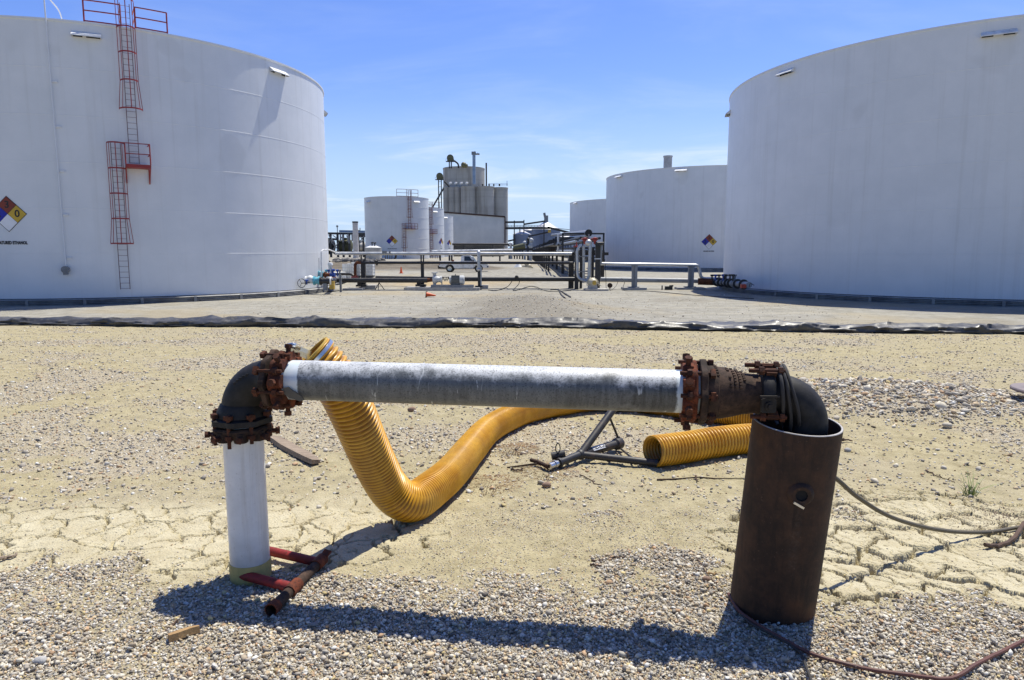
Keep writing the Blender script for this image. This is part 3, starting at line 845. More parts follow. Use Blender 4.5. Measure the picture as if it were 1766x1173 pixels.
def d_near(x, y):
    g, ml, mr, yd = masks(x, y)
    return np.clip(sst(g, 0.08, 0.95) * 1.0 + 0.42 * (1 - np.maximum(ml, mr)) * sst(fbm(x * 5, y * 5, 83), .2, .6) + 0.05, 0, 1)
x1, y1 = scatter(330000, -4.4, 4.8, 1.2, 4.6, d_near)
g1 = masks(x1, y1)[0]
r1 = np.clip(RNG.lognormal(math.log(0.0053), 0.42, len(x1)), 0.0022, 0.017) * np.where(g1 < 0.35, 0.55, 1.0)
stones('gravel', x1, y1, r1, 'grey and tan crushed stone spread thickly round the feet of the bent pipe', 0.2)
x1, y1 = scatter(220000, -4.6, 4.8, 1.2, 4.4, lambda x, y: sst(masks(x, y)[0], 0.55, 0.95))
stones('gravel', x1, y1, np.clip(RNG.lognormal(math.log(0.0053), 0.44, len(x1)), 0.003, 0.017), 'uppermost loose layer of crushed stone in front of the bent pipe', -0.35)
x1, y1 = scatter(700, -4.6, 4.8, 1.2, 4.4, lambda x, y: sst(masks(x, y)[0], 0.5, 0.9))
stones('gravel', x1, y1, RNG.uniform(0.014, 0.022, len(x1)), 'larger pale stones lying among the crushed stone in front', 0.3)
def d_mid(x, y):
    g, ml, mr, yd = masks(x, y)
    return np.clip(0.9 * sst(g, 0.15, 0.8) + 0.30 * (1 - np.maximum(ml, mr)), 0, 1) * (1 - sst(y - LINER(x), -0.5, -0.2)) * np.clip(7.0 / y, 0.35, 1)
x1, y1 = scatter(300000, -11.5, 11.5, 4.6, 17.0, d_mid)
r1 = np.clip(RNG.lognormal(math.log(0.0080), 0.48, len(x1)), 0.003, 0.034)
stones('gravel', x1, y1, r1, 'scattered pebbles on the sandy ground between the pipe and the black liner', 0.25)
def d_heap(x, y): return np.clip(blob(x, y, 1520, 690, 1.5, 1.0, 4) * 1.3, 0, 1)
x1, y1 = scatter(16000, 2.0, 7.2, 6.2, 10.6, d_heap)
r1 = np.clip(RNG.lognormal(math.log(0.017), 0.45, len(x1)), 0.007, 0.06)
stones('gravel', x1, y1, r1, 'low heap of mixed grey and brown stone behind the rusted casing pipe', 0.2)
x1, y1 = scatter(26000, -14, 16, 17.5, 50, lambda x, y: np.clip(0.6 * np.exp(-(((x - 1.1) / 3.5) ** 2 + ((y - 30) / 10) ** 2)) + 0.12, 0, 1))
stones('gravel', x1, y1, np.clip(RNG.lognormal(math.log(0.02), 0.4, len(x1)), 0.01, 0.06), 'coarse stone dotted over the grey yard beyond the liner', 0.2)
# ------------------------------------------------------------------ storage tanks
EYE = Vector((0, 0, CAM_Z))
class Cyl:
    """wall of an upright tank; angle 0 faces the -Y side"""
    def __init__(s, cx, cy, R): s.cx, s.cy, s.R = cx, cy, R
    def pt(s, t, z, off=0.0): return Vector((s.cx + (s.R + off) * math.sin(t), s.cy - (s.R + off) * math.cos(t), z))
    def ang(s, px, z, off=0.0):
        """angle on the wall that is seen in photo column px at height z"""
        best, bt = 1e9, 0
        c0 = math.atan2(s.cx, s.cy)
        for i in range(-700, 701):
            t = -c0 + i / 700 * 1.5
            e = abs(to_px(s.pt(t, z, off))[0] - px)
            if e < best: best, bt = e, t
        return bt
    def z_at(s, px, py, off=0.0):
        z = 5.0
        for _ in range(6):
            t = s.ang(px, z, off); q = s.pt(t, z, off)
            d = ray(px, py); z = CAM_Z + d.z / d.y * q.y
        return t, z

def tank_shell(root, C, zb, zt, zg, seams=6, ring=True, seg=144, bead=0.007, mt='tank'):
    m = MB(); prof = [(C.R, zb)]
    for k in range(1, seams):
        z = zb + (zt - zb) * k / seams
        prof += [(C.R, z - 0.025), (C.R + bead, z - 0.004), (C.R + bead, z + 0.008), (C.R, z + 0.022)]
    prof += [(C.R, zt - 0.12), (C.R + 0.05, zt - 0.10), (C.R + 0.05, zt), (C.R - 0.02, zt)]
    m.lathe(prof, (C.cx, C.cy, 0), seg=seg)
    wall = m.build('wall', M[mt], root, 10)
    r = MB(); r.lathe([(C.R - 0.02, zt), (C.R * 0.5, zt + C.R * 0.03), (0, zt + C.R * 0.055)], (C.cx, C.cy, 0), seg=72)
    r.build('roof', M['tank_roof'], root)
    if ring:
        g = MB(); prof = [(C.R + 0.01, zb - 0.03), (C.R + 0.42, zb - 0.05)]
        n = 5; hh = (zb - 0.05) - (zg - 0.15)
        for k in range(n * 4 + 1):
            prof.append((C.R + 0.42 + 0.035 * math.sin(k / 4 * 2 * math.pi), zb - 0.05 - hh * k / (n * 4)))
        g.lathe(prof, (C.cx, C.cy, 0), seg=120)
        # bolted seam straps round the ring
        for k in range(14):
            t = -1.2 + k * 0.19 + 0.02
            a, b = C.pt(t, zb - 0.05, 0.47), C.pt(t, zg, 0.47)
            g.bar(a, b, 0.16, 0.03, up=(math.sin(t), -math.cos(t), 0))
        g.build('ring_foundation', M['ring'], root, 60)
    return wall

def hood(root, C, t, z, w=1.35, h=0.26, d=0.34):
    """sheet-metal overflow hood open underneath"""
    m = MB(); n = 6
    for k in range(n):
        a0, a1 = t - w / 2 / C.R + w / C.R * k / n, t - w / 2 / C.R + w / C.R * (k + 1) / n
        A, B = C.pt(a0, z + h, 0.01), C.pt(a1, z + h, 0.01)
        A2, B2 = C.pt(a0, z, d), C.pt(a1, z, d)
        A3, B3 = C.pt(a0, z - 0.05, d), C.pt(a1, z - 0.05, d)
        m.add([A, B, B2, A2, A3, B3], [(0, 1, 2, 3), (3, 2, 5, 4)])
    for a in (t - w / 2 / C.R, t + w / 2 / C.R):
        m.add([C.pt(a, z + h, 0.01), C.pt(a, z, d), C.pt(a, z - 0.05, d), C.pt(a, z - 0.05, 0.01)], [(0, 1, 2, 3)])
    o = m.build('overflow_hood', M['white'], root, 0)
    v = MB(); a0, a1 = t - w * 0.46 / C.R, t + w * 0.46 / C.R
    v.add([C.pt(a0, z - 0.03, 0.012), C.pt(a1, z - 0.03, 0.012), C.pt(a1, z + h * 0.7, 0.012), C.pt(a0, z + h * 0.7, 0.012)], [(0, 1, 2, 3)])
    v.build('slot', M['dark_void'], o, 0)

def hazard_sign(root, C, t, z, half, digits, words, word_dz=None, wsize=0.16, tilt=0.0, wxs=1.0):
    """four-colour hazard diamond painted on the wall with a line of lettering under it"""
    Rm = lambda x, y: C.pt(t + (x * math.cos(tilt) - y * math.sin(tilt)) / C.R, z + x * math.sin(tilt) + y * math.cos(tilt), 0.018)
    m = MB(); n = 6
    def diamond(cx, cy, hd, mi, off):
        vs, fs = [], []
        for i in range(n + 1):
            for j in range(n + 1):
                u, v = i / n - 0.5, j / n - 0.5
                x, y = cx + (u - v) * hd, cy + (u + v) * hd
                q = Rm(x, y); q = q + Vector((math.sin(t), -math.cos(t), 0)) * off; vs.append(q)
        for i in range(n):
            for j in range(n):
                a = i * (n + 1) + j; fs.append((a, a + 1, a + n + 2, a + n + 1))
        m.add(vs, fs, mi)
    diamond(0, 0, half, 4, 0)
    s = half * 0.475
    diamond(0, half * 0.487, s, 0, 0.006); diamond(-half * 0.487, 0, s, 1, 0.006)
    diamond(half * 0.487, 0, s, 2, 0.006); diamond(0, -half * 0.487, s, 3, 0.006)
    sign = m.build('hazard_sign', [M['sign_red'], M['sign_blue'], M['sign_yellow'], M['sign_white'], M['sign_black']], root, 0)
    if digits:
        nv = Vector((math.sin(t), -math.cos(t), 0))
        for ch, cx, cy in digits:
            text_mb(ch, half * 0.55, lambda x, y, cx=cx, cy=cy: Rm(x + cx * half, y + cy * half) + nv * 0.012, bold=0.012).build('digit', M['sign_black'], sign, 0)
    if words:
        w = MB()
        for i, line in enumerate(words):
            text_mb(line, wsize * 1.38, lambda x, y, i=i: C.pt(t + x / C.R, z + word_dz - i * wsize * 1.5 + y, 0.02), w, bold=0.012, xs=wxs)
        w.build('lettering', M['sign_black'], root, 0)

def rungs(m, C, t, z0, z1, w, off, step=0.305, r=0.011, rail=0.016):
    a, b = t - w / 2 / C.R, t + w / 2 / C.R
    for q in (a, b): m.bar(C.pt(q, z0, off), C.pt(q, z1, off), rail * 2, rail * 1.2)
    z = z0 + 0.04
    while z < z1:
        m.cyl(C.pt(a, z, off), C.pt(b, z, off), r, seg=6); z += step
    for zz in np.arange(z0 + 0.3, z1, 2.4):
        for q in (a, b): m.bar(C.pt(q, zz, 0), C.pt(q, zz, off), 0.03, 0.012)
def cage(m, C, t, z0, z1, w, off, hoops, dep=0.62, r=0.024, verts=5, flare=1.3):
    def hp(z, k, sc=1.0):
        an = math.pi * k
        x = -math.cos(an) * w / 2 * sc; d = math.sin(an) * dep * (0.5 + 0.5 * sc)
        return C.pt(t + x / C.R, z, off + d)
    for i, z in enumerate(hoops):
        sc = flare if i == 0 else 1.0
        pts = [hp(z, k / 12, sc) for k in range(13)]
        for a, b in zip(pts, pts[1:]): m.bar(a, b, 0.016, 0.075, up=(0, 0, 1))
    for j in range(verts):
        k = j / (verts - 1)
        for i in range(len(hoops) - 1):
            m.bar(hp(hoops[i], k, flare if i == 0 else 1), hp(hoops[i + 1], k), 0.045 if j == verts // 2 else 0.03, 0.012)

zb, zt = -2.44 + CAM_Z, 12.139 + CAM_Z
# ---- near left tank
cx, cy, R = TANKS['left']; CL = Cyl(cx, cy, R)
left_tank = thing('storage_tank', 'huge white tank on the left with caged red ladder and DENATURED ETHANOL lettering', 'tank', (cx, cy, zb - 0.4), 'white fuel storage tanks')
tank_shell(left_tank, CL, zb, zt, -1.05, seg=192)
t, z = CL.z_at(150, 64); hood(left_tank, CL, t, z)
t, z = CL.z_at(479, 127); hood(left_tank, CL, t, z, 1.5)
t, z = CL.z_at(560, 190); hood(left_tank, CL, t + 0.12, z, 1.3)
t, z = CL.z_at(16, 369)
hazard_sign(left_tank, CL, t - 0.006, z, 0.95, [('0', 0.5, 0.0), ('3', 0.0, 0.5), ('2', -0.5, 0.0)], ['DENATURED ETHANOL'], CL.z_at(16, 419)[1] - z, 0.165, wxs=0.70)
# upper ladder, platform, lower ladder
tu, zu = CL.z_at(232, 195); tp, zp = CL.z_at(235, 287); tl, _ = CL.z_at(210, 380)
tu = CL.ang(224, 10.5); tl = CL.ang(207, 4.0); tp = CL.ang(236, 6.3)
z_plat = CL.z_at(236, 285, 0.5)[1]
lm = MB(); rungs(lm, CL, tu, z_plat + 0.1, zt + 1.15, 0.46, 0.22)
ladder = lm.build('ladder', M['thin_rail'], left_tank, 0)
z_lo = CL.z_at(230, 189, 0.4)[1]
cm_ = MB(); cage(cm_, CL, tu, z_lo, zt, 0.86, 0.24, [z_lo, z_lo + (zt - z_lo) * 0.34, z_lo + (zt - z_lo) * 0.67, zt - 0.15, zt + 1.25])
cm_.build('cage', M['red_steel'], ladder, 0)
z_lf = CL.z_at(216, 499, 0.2)[1]
lm = MB(); rungs(lm, CL, tl, z_lf, z_plat + 1.15, 0.46, 0.22)
ladder2 = lm.build('ladder', M['thin_rail'], left_tank, 0)
z_c0 = CL.z_at(209, 420, 0.4)[1]
cm_ = MB(); cage(cm_, CL, tl, z_c0, z_plat, 0.84, 0.24, [z_c0 + (z_plat + 1.12 - z_c0) * q for q in (0, 0.25, 0.5, 0.75, 1.0)])
cm_.build('cage', M['red_steel'], ladder2, 0)
pm = MB(); w = 1.12
a0, a1 = tp - w * 0.46 / R, tp + w * 0.54 / R
q = [CL.pt(a0, z_plat, 0.05), CL.pt(a1, z_plat, 0.05), CL.pt(a1, z_plat, 0.95), CL.pt(a0, z_plat, 0.95)]
pm.add([v - Vector((0, 0, 0.16)) for v in q] + q, [(0, 1, 2, 3), (7, 6, 5, 4), (0, 4, 5, 1), (1, 5, 6, 2), (2, 6, 7, 3), (3, 7, 4, 0)])
for a in (a0, a1):
    pm.bar(CL.pt(a, z_plat, 0.90), CL.pt(a, z_plat - 0.95, 0.03), 0.055, 0.055)
    pm.bar(CL.pt(a, z_plat - 0.1, 0.06), CL.pt(a, z_plat - 0.95, 0.06), 0.05, 0.05)
platform = pm.build('platform', M['red_steel'], left_tank, 0)
hm = MB()
for a in (a0, a1):
    hm.bar(CL.pt(a, z_plat, 0.93), CL.pt(a, z_plat + 1.1, 0.93), 0.05, 0.05)
    for hz_ in (0.55, 1.1): hm.bar(CL.pt(a, z_plat + hz_, 0.05), CL.pt(a, z_plat + hz_, 0.93), 0.045, 0.045)
for hz_ in (0.55, 1.1): hm.bar(CL.pt(a0, z_plat + hz_, 0.93), CL.pt(a1, z_plat + hz_, 0.93), 0.045, 0.045)
hm.bar(CL.pt(tl, z_plat + 1.1, 0.85), CL.pt(a0, z_plat + 1.1, 0.93), 0.05, 0.05)
hm.build('handrail', M['red_steel'], platform, 0)
# guard rail on the roof edge either side of the ladder
for s, pa, pb in ((-1, 144, 208), (1, 233, 288)):
    rm = MB(); ta, tb = CL.ang(pa, zt + 0.3), CL.ang(pb, zt + 0.3); n = 4
    for zz in (0.05, 0.58, 1.1):
        for k in range(n): rm.bar(CL.pt(ta + (tb - ta) * k / n, zt + zz, 0.02), CL.pt(ta + (tb - ta) * (k + 1) / n, zt + zz, 0.02), 0.055, 0.055)
    for q in (ta, tb): rm.bar(CL.pt(q, zt, 0.02), CL.pt(q, zt + 1.12, 0.02), 0.06, 0.06)
    rm.bar(CL.pt(tb if s < 0 else ta, zt + 1.1, 0.02), CL.pt(tb if s < 0 else ta, zt + 1.1, -1.4), 0.05, 0.05)
    rm.bar(CL.pt(tb if s < 0 else ta, zt + 0.58, 0.02), CL.pt(tb if s < 0 else ta, zt + 0.58, -1.4), 0.05, 0.05)
    rm.build('guard_rail', M['red_steel'], left_tank, 0)
# level gauge pipe over the rim
gm = MB(); tg = CL.ang(100, 6.0); tg0 = CL.ang(80, zt); tg1 = CL.ang(115, 0.8)
gp = [CL.pt(CL.ang(97, zt), zt + 0.1, -1.3), CL.pt(CL.ang(95, zt), zt + 0.7, -0.9), CL.pt(tg0, zt + 1.25, 0.10)]
gp = fillet(gp + [CL.pt(tg1, CL.z_at(115, 460)[1], 0.10)], 0.25)
gm.tube(gp, 0.034, 8)
for zz in np.arange(1.5, 13, 2.3):
    f = (zt + 1.25 - zz) / (zt + 1.25 - CL.z_at(115, 460)[1]); tt = tg0 + (tg1 - tg0) * f
    gm.bar(CL.pt(tt, zz, 0), CL.pt(tt + 0.3 / R, zz, 0.1), 0.05, 0.08)
gauge = gm.build('gauge_pipe', M['tank_b'], left_tank)
gm = MB(); zz = CL.z_at(116, 465)[1]; q = CL.pt(tg1, zz, 0.2)
gm.cyl(q - Vector((math.sin(tg1), -math.cos(tg1), 0)) * 0.12, q + Vector((math.sin(tg1), -math.cos(tg1), 0)) * 0.12, 0.19, seg=16)
gm.box(q - Vector((0, 0, 0.2)), (0.2, 0.2, 0.16), tg1)
gm.build('gauge_head', M['grey_steel'], gauge)

# ---- near right tank
cx, cy, R = TANKS['right']; CR = Cyl(cx, cy, R)
right_tank = thing('storage_tank', 'huge plain white tank standing in its own shade on the right', 'tank', (cx, cy, zb - 0.4), 'white fuel storage tanks')
tank_shell(right_tank, CR, zb, zt - 0.08, -1.05, seg=192)
for px, py, w in ((1722, 61, 1.55), (1357, 127, 1.35)):
    t, z = CR.z_at(px, py); hood(right_tank, CR, t, z, w)
hood(right_tank, CR, CR.ang(1262, 9.0) - 0.13, CR.z_at(1262, 192)[1], 1.35)

# ---- tanks behind on the right
for (cx, cy, lab, px1, px2, sg) in ((31.74, 114.5, 'white tank with a short roof stack, second in the right row behind the near one', (1175, 295), (1068, 306), True),
                                    (30.5, 171.7, 'farthest of the white tanks in the right row, mostly hidden', (993, 351), None, False)):
    C = Cyl(cx, cy, 16.37); zg = gz(cx - 10, cy - 14)
    o = thing('storage_tank', lab, 'tank', (cx, cy, zg), 'white fuel storage tanks')
    zb2 = CAM_Z - 2.05 if sg else CAM_Z - 1.3
    tank_shell(o, C, zb2, zt - 0.04, zg - 0.3 if sg else zg - 0.6, seg=128, mt='tank_b')
    for pp in (px1, px2):
        if pp: t, z = C.z_at(*pp); hood(o, C, t, z, 1.7, 0.36, 0.5)
    if sg:
        t, z = C.z_at(1223, 417)
        hazard_sign(o, C, t, z, 1.06, [('0', 0.5, 0.0), ('3', 0.0, 0.5), ('2', -0.5, 0.0)], ['DENATURED FUEL ETHANOL'], -1.32, 0.13, wxs=0.62)
        s = MB(); sp = P(1152, 270, 122)
        s.lathe([(0.72, zt - 0.2), (0.72, sp.z - 0.15), (0.80, sp.z - 0.12), (0.80, sp.z + 0.1), (0, sp.z + 0.14)], (sp.x, sp.y, 0), seg=24)
        s.build('roof_stack', M['grey_pipe'], o)

# ---- row of narrower tanks on the left, in the distance
def tall_tank(cx, cy, R, lab, sign_px, words, lad_px, hoods, zt_):
    C = Cyl(cx, cy, R); zg = gz(cx, cy - R)
    o = thing('storage_tank', lab, 'tank', (cx, cy, zg), 'white fuel storage tanks')
    tank_shell(o, C, zg, zt_, zg, ring=False, seg=96, bead=0.03, mt='tank_c')
    if sign_px:
        t, z = C.z_at(*sign_px)
        hazard_sign(o, C, t, z, 1.25, [('0', 0.5, 0.0), ('3', 0.0, 0.5)], words, -1.62, 0.16)
    for pp in hoods:
        t, z = C.z_at(*pp); hood(o, C, t, z, 1.5, 0.36, 0.5)
    if lad_px:
        pu, pl, pw_, zpl = lad_px
        tu = C.ang(pu, zt_); tl = C.ang(pl, 4.0); z_p = zpl
        m = MB(); rungs(m, C, tu, z_p, zt_ + 1.1, 0.5, 0.25, 0.61, 0.03, 0.035)
        la = m.build('ladder', M['dull_ladder'], o, 0)
        m = MB(); cage(m, C, tu, z_p + 2.5, zt_, 0.95, 0.25, [z_p + 2.5, z_p + 4.2, zt_ - 0.6, zt_ + 1.2], 0.7); m.build('cage', M['dull_ladder'], la, 0)
        m = MB(); rungs(m, C, tl, zg + 0.4, z_p + 1.1, 0.5, 0.25, 0.61, 0.03, 0.035)
        lb = m.build('ladder', M['dull_ladder'], o, 0)
        m = MB(); cage(m, C, tl, 2.6, z_p, 0.95, 0.25, [zg + 2.4, zg + 4.6, z_p, z_p + 1.1], 0.7); m.build('cage', M['dull_ladder'], lb, 0)
        m = MB(); a0, a1 = tl + 0.1 / R, tu + 1.4 / R
        for k in range(4):
            u0, u1 = a0 + (a1 - a0) * k / 4, a0 + (a1 - a0) * (k + 1) / 4
            m.bar(C.pt(u0, z_p, 0.55), C.pt(u1, z_p, 0.55), 0.95, 0.1)
            for zz in (0.6, 1.15): m.bar(C.pt(u0, z_p + zz, 1.0), C.pt(u1, z_p + zz, 1.0), 0.07, 0.07)
            m.bar(C.pt(u1, z_p, 1.0), C.pt(u1, z_p + 1.15, 1.0), 0.07, 0.07)
        m.build('platform', M['dull_ladder'], o, 0)
        m = MB(); b0, b1 = C.ang(pu - 21, zt_), C.ang(pu + 16, zt_)
        for k in range(4):
            u0, u1 = b0 + (b1 - b0) * k / 4, b0 + (b1 - b0) * (k + 1) / 4
            for zz in (0.05, 0.75, 1.5): m.bar(C.pt(u0, zt_ + zz, 0), C.pt(u1, zt_ + zz, 0), 0.08, 0.08)
        for u in (b0, C.ang(pu - 4, zt_), C.ang(pu + 4, zt_), b1): m.bar(C.pt(u, zt_, 0), C.pt(u, zt_ + 1.5, 0), 0.08, 0.08)
        m.build('guard_rail', M['dull_ladder'], o, 0)
    return o
ztf = 12.1 + CAM_Z
tall_tank(-25.8, 158.2, 7.09, 'slim white tank with a caged ladder, nearest of the distant left row', (676, 416), ['OFF SPEC ETHANOL'], (705, 697, 10, P(700, 395, 151.5).z), [(718, 349), (636, 349)], ztf)
tall_tank(-25.75, 194.3, 7.0, 'slim white tank half hidden behind the nearest of the distant row', (761, 418), ['ETHANOL'], (742, 743, 10, P(745, 403, 188).z), [(750, 366)], ztf)
tall_tank(-26.5, 233.2, 7.0, 'slim white tank at the far end of the distant row, only its edge showing', (775, 420), ['ETHANOL'], None, [(768, 376)], ztf)
# ------------------------------------------------------------------ foreground: the bent pipe
def add_attr(o, name, fn):
    me = o.data; n = len(me.vertices); co = np.empty(n * 3, np.float32); me.vertices.foreach_get('co', co)
    co = co.reshape(-1, 3) + np.array(root_of(o)['_o'], np.float32)
    a = me.color_attributes.new(name, 'FLOAT_COLOR', 'POINT'); c = np.ones((n, 4), np.float32); c[:, :3] = 0
    v = fn(co)
    if isinstance(v, tuple): c[:, 0], c[:, 1] = v
    else: c[:, 0] = v
    a.data.foreach_set('color', c.ravel())

PR = 0.103
LEG0 = G(433, 993, 0.0); LEG0.z = hz1(LEG0.x, LEG0.y) - 0.05
AX_L = P(500, 653, LEG0.y - 0.01); AX_R = P(1168, 675, 3.285)
pdir = (AX_R - AX_L).normalized()
leg_x, leg_y = P(419, 745, LEG0.y).x, LEG0.y
J0 = Vector((leg_x, leg_y, P(419, 722, leg_y).z))          # face of the joint on top of the leg
ZA = AX_L.z
bent = thing('bent_pipe', 'rusty bolted pipe run with grey middle, white leg and black elbows, standing in the gravel', 'pipe', (LEG0.x, LEG0.y, 0))
m = MB(); m.tube([LEG0.lerp(J0 - Vector((0, 0, 0.0)), k / 20) for k in range(21)], PR, 48)
m.build('pipe_leg', M['pvc_white'], bent)
m = MB()
cpt = Vector((LEG0.x, LEG0.y, hz1(LEG0.x, LEG0.y)))
prof = [(PR + 0.004, -0.05), (PR + 0.006, 0.075), (PR + 0.003, 0.092), (PR, 0.094)]
m.lathe(prof, cpt, seg=40, rfun=lambda a: 1 + 0.01 * math.sin(3 * a)); 
for k in range(40):
    pass
m.build('sleeve', M['collar'], bent)

def lobed(n, amp):
    return lambda a: 1 + amp * max(0.0, math.cos(n * a)) ** 0.7 if math.cos(n * a) > 0 else 1 + 0.25 * amp * math.cos(n * a)
def frame(ax):
    ax = Vector(ax).normalized(); a = Vector((0, 0, 1)) if abs(ax.z) < 0.9 else Vector((1, 0, 0))
    N = a.cross(ax).normalized(); return ax, N, ax.cross(N)
def hexnut(m, c, ax, r, h, ph=0.0):
    ax, N, B = frame(ax)
    m.prism([(r * math.cos(ph + k * math.pi / 3), r * math.sin(ph + k * math.pi / 3)) for k in range(6)], Vector(c), N, B, ax * h)
def mj_joint(root, c, ax, r, n=8, ph=0.2, gm='rust_red', fm='rust_brown', out=0.148):
    """bolted gland joint: c = face centre, ax points from the bell towards the plain pipe"""
    ax, N, B = frame(ax)
    m = MB()
    m.lathe([(r + 0.01, -0.02), (out - 0.02, -0.016), (out, -0.010), (out, 0.016), (out - 0.008, 0.020), (r + 0.004, 0.020)], c, ax, 64, phase=ph, rfun=lobed(n, 0.075))
    m.build('flange', M[fm], root, 40)
    g = MB()
    g.lathe([(r + 0.004, 0.030), (out - 0.012, 0.032), (out - 0.004, 0.040), (out - 0.006, 0.054), (r + 0.035, 0.060), (r + 0.022, 0.085), (r + 0.006, 0.088), (r + 0.002, 0.07)], c, ax, 64, phase=ph, rfun=lobed(n, 0.07))
    for k in range(n):
        an = ph + 2 * math.pi * (k + 0.5) / n; d = N * math.cos(an) + B * math.sin(an); tq = ax.cross(d)
        R = Matrix((d, tq, ax)).transposed()
        g.prism([(-0.036, 0.0), (0.036, 0.0), (0.030, 0.030), (0.016, 0.046), (-0.016, 0.046), (-0.030, 0.030)], Vector(c) + ax * 0.05 + d * (r - 0.002), tq, d, ax * 0.050)
    gl = g.build('gland_ring', M[gm], root, 30)
    for k in range(n):
        an = ph + 2 * math.pi * (k + 0.5) / n; d = N * math.cos(an) + B * math.sin(an)
        b = MB(); q = Vector(c) + ax * 0.075 + d * (r + 0.040)
        b.cyl(q, q + d * 0.030, 0.0125, seg=10); hexnut(b, q + d * 0.022, d, 0.019, 0.022, an)
        b.build('wedge_bolt', M['bolt'], gl, 30)
    for k in range(n):
        an = ph + 2 * math.pi * k / n; d = N * math.cos(an) + B * math.sin(an)
        q = Vector(c) + d * (out - 0.006); L0, L1 = -0.045 - 0.01 * random.random(), 0.105 + 0.025 * random.random()
        b = MB(); b.cyl(q + ax * L0, q + ax * L1, 0.0098, seg=10)
        hexnut(b, q + ax * 0.060, ax, 0.0205, 0.021, random.random())
        tq = ax.cross(d); R = Matrix((ax, tq, d)).transposed()
        b.box(q + ax * (-0.034), (0.022, 0.040, 0.026), R)
        b.build('bolt', M['bolt'], root, 30)
# left elbow
BR = 0.175
cE = Vector((leg_x, leg_y, 0)) + Vector((pdir.x, pdir.y, 0)).normalized() * BR + Vector((0, 0, ZA - BR))
hd = Vector((pdir.x, pdir.y, 0)).normalized()
path = [J0 + Vector((0, 0, k)) for k in (0.02, 0.05, 0.085)] + arc(cE, BR, math.pi, math.pi / 2, hd, Vector((0, 0, 1)), 18) + [cE + Vector((0, 0, BR)) + hd * 0.02]
JL = path[-1].copy()
m = MB()
rr = [0.128, 0.124, 0.108] + [0.103] * (len(path) - 7) + [0.105, 0.112, 0.124, 0.128]
m.tube(path, rr[:len(path)], 40)
for k in range(5):      # raised casting marks on the bend
    a = math.pi * (0.62 + 0.03 * k); q = cE + (hd * math.cos(a) + Vector((0, 0, 1)) * math.sin(a)) * (BR + 0.05) + hd.cross(Vector((0, 0, 1))) * 0.09
    m.box(q, (0.014, 0.006, 0.014), 0.4)
m.build('elbow', M['iron'], bent, 50)
mj_joint(bent, J0, (0, 0, -1), PR, ph=0.12, fm='iron', gm='rust_brown')
mj_joint(bent, JL + hd * 0.0, pdir, PR, ph=0.30, fm='rust_brown', gm='rust_red')
# torn gasket lip at the left joint
m = MB(); q = JL + pdir * 0.13 + Vector((0, -0.112, -0.045))
pts_ = [(-0.05, 0.03), (-0.02, 0.036), (0.005, 0.015), (0.03, 0.0), (0.06, -0.02), (0.075, -0.045), (0.05, -0.052), (0.02, -0.04), (-0.01, -0.035), (-0.035, -0.012), (-0.055, 0.004)]
m.prism([(a * .85, b * .8) for a, b in pts_], q + Vector((0, 0.008, 0.0)), (1, 0, 0), (0, 0.12, 1), (0, -0.012, 0))
m.build('torn_tape', M['cord_grey'], bent, 0)
# weathered middle pipe
JR = P(1206, 676, 3.275)
m = MB(); s0 = JL + pdir * 0.01
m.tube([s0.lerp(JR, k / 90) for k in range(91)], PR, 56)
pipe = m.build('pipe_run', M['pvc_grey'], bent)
xl, xr = P(524, 653, 3.58).x, P(1160, 675, 3.29).x
add_attr(pipe, 'wear_glare', lambda c: (np.clip((c[:, 0] - xl) / 0.05 + 0.5, 0, 1) * np.clip((xr - c[:, 0]) / 0.10 + 0.5, 0, 1), (c[:, 2] - (s0.z + (JR.z - s0.z) * (c[:, 0] - s0.x) / (JR.x - s0.x))) / PR))
# pale scrape along the lower edge near the left end
# right joint, reducer, coupling, second elbow
pd2 = pdir
mj_joint(bent, JR + pd2 * 0.015, -pdir, PR, ph=0.05, fm='rust_brown', gm='rust_red')
m = MB(); r0 = JR + pd2 * 0.02
m.lathe([(0.132, 0.0), (0.134, 0.03), (0.131, 0.055), (0.124, 0.06), (0.122, 0.085), (0.112, 0.13), (0.098, 0.18), (0.094, 0.225), (0.093, 0.26)], r0, pd2, 48)
_, N2, B2 = frame(pd2)
for row, (h, nn, rr_) in enumerate(((0.040, 6, 0.133), (0.095, 9, 0.122), (0.118, 9, 0.117), (0.141, 9, 0.111), (0.164, 6, 0.104))):
    for k in range(nn):                        # worn cast-in characters
        if random.random() < 0.15: continue
        up = Vector((0, 0, 1)); an = 0.05 + 0.135 * k
        d = (up * math.cos(an) + pd2.cross(up) * -math.sin(an)); d = (up * math.cos(an) + Vector((0, -1, 0)) * math.sin(an)).normalized()
        tq = pd2.cross(d)
        m.box(r0 + pd2 * h + d * rr_, (0.012, 0.009, 0.006), Matrix((pd2, tq, d)).transposed())
m.build('reducer', M['rust_brown'], bent, 40)
CP = r0 + pd2 * 0.27
m = MB(); m.lathe([(0.094, -0.02), (0.118, -0.015), (0.126, 0.0), (0.126, 0.03), (0.118, 0.04), (0.096, 0.045)], CP, pd2, 40)
cp_ = m.build('coupling', M['iron'], bent, 40)
for up_, an in ((1, 0.5), (1, 0.05), (-1, 0.9)):
    b = MB(); d = (Vector((0, 0, 1)) * math.cos(an) * up_ + Vector((0, -1, 0)) * math.sin(an)).normalized()
    q = CP + d * 0.138 + pd2 * 0.012
    b.cyl(q - pd2 * 0.10, q + pd2 * 0.06, 0.0105, seg=10); hexnut(b, q - pd2 * 0.055, pd2, 0.021, 0.022); hexnut(b, q + pd2 * 0.03, pd2, 0.021, 0.02)
    b.box(q - d * 0.012, (0.046, 0.036, 0.030), Matrix((pd2, pd2.cross(d), d)).transposed())
    b.build('bolt', M['bolt'], bent, 30)
m = MB(); q = CP + Vector((-0.015, -0.128, -0.03))
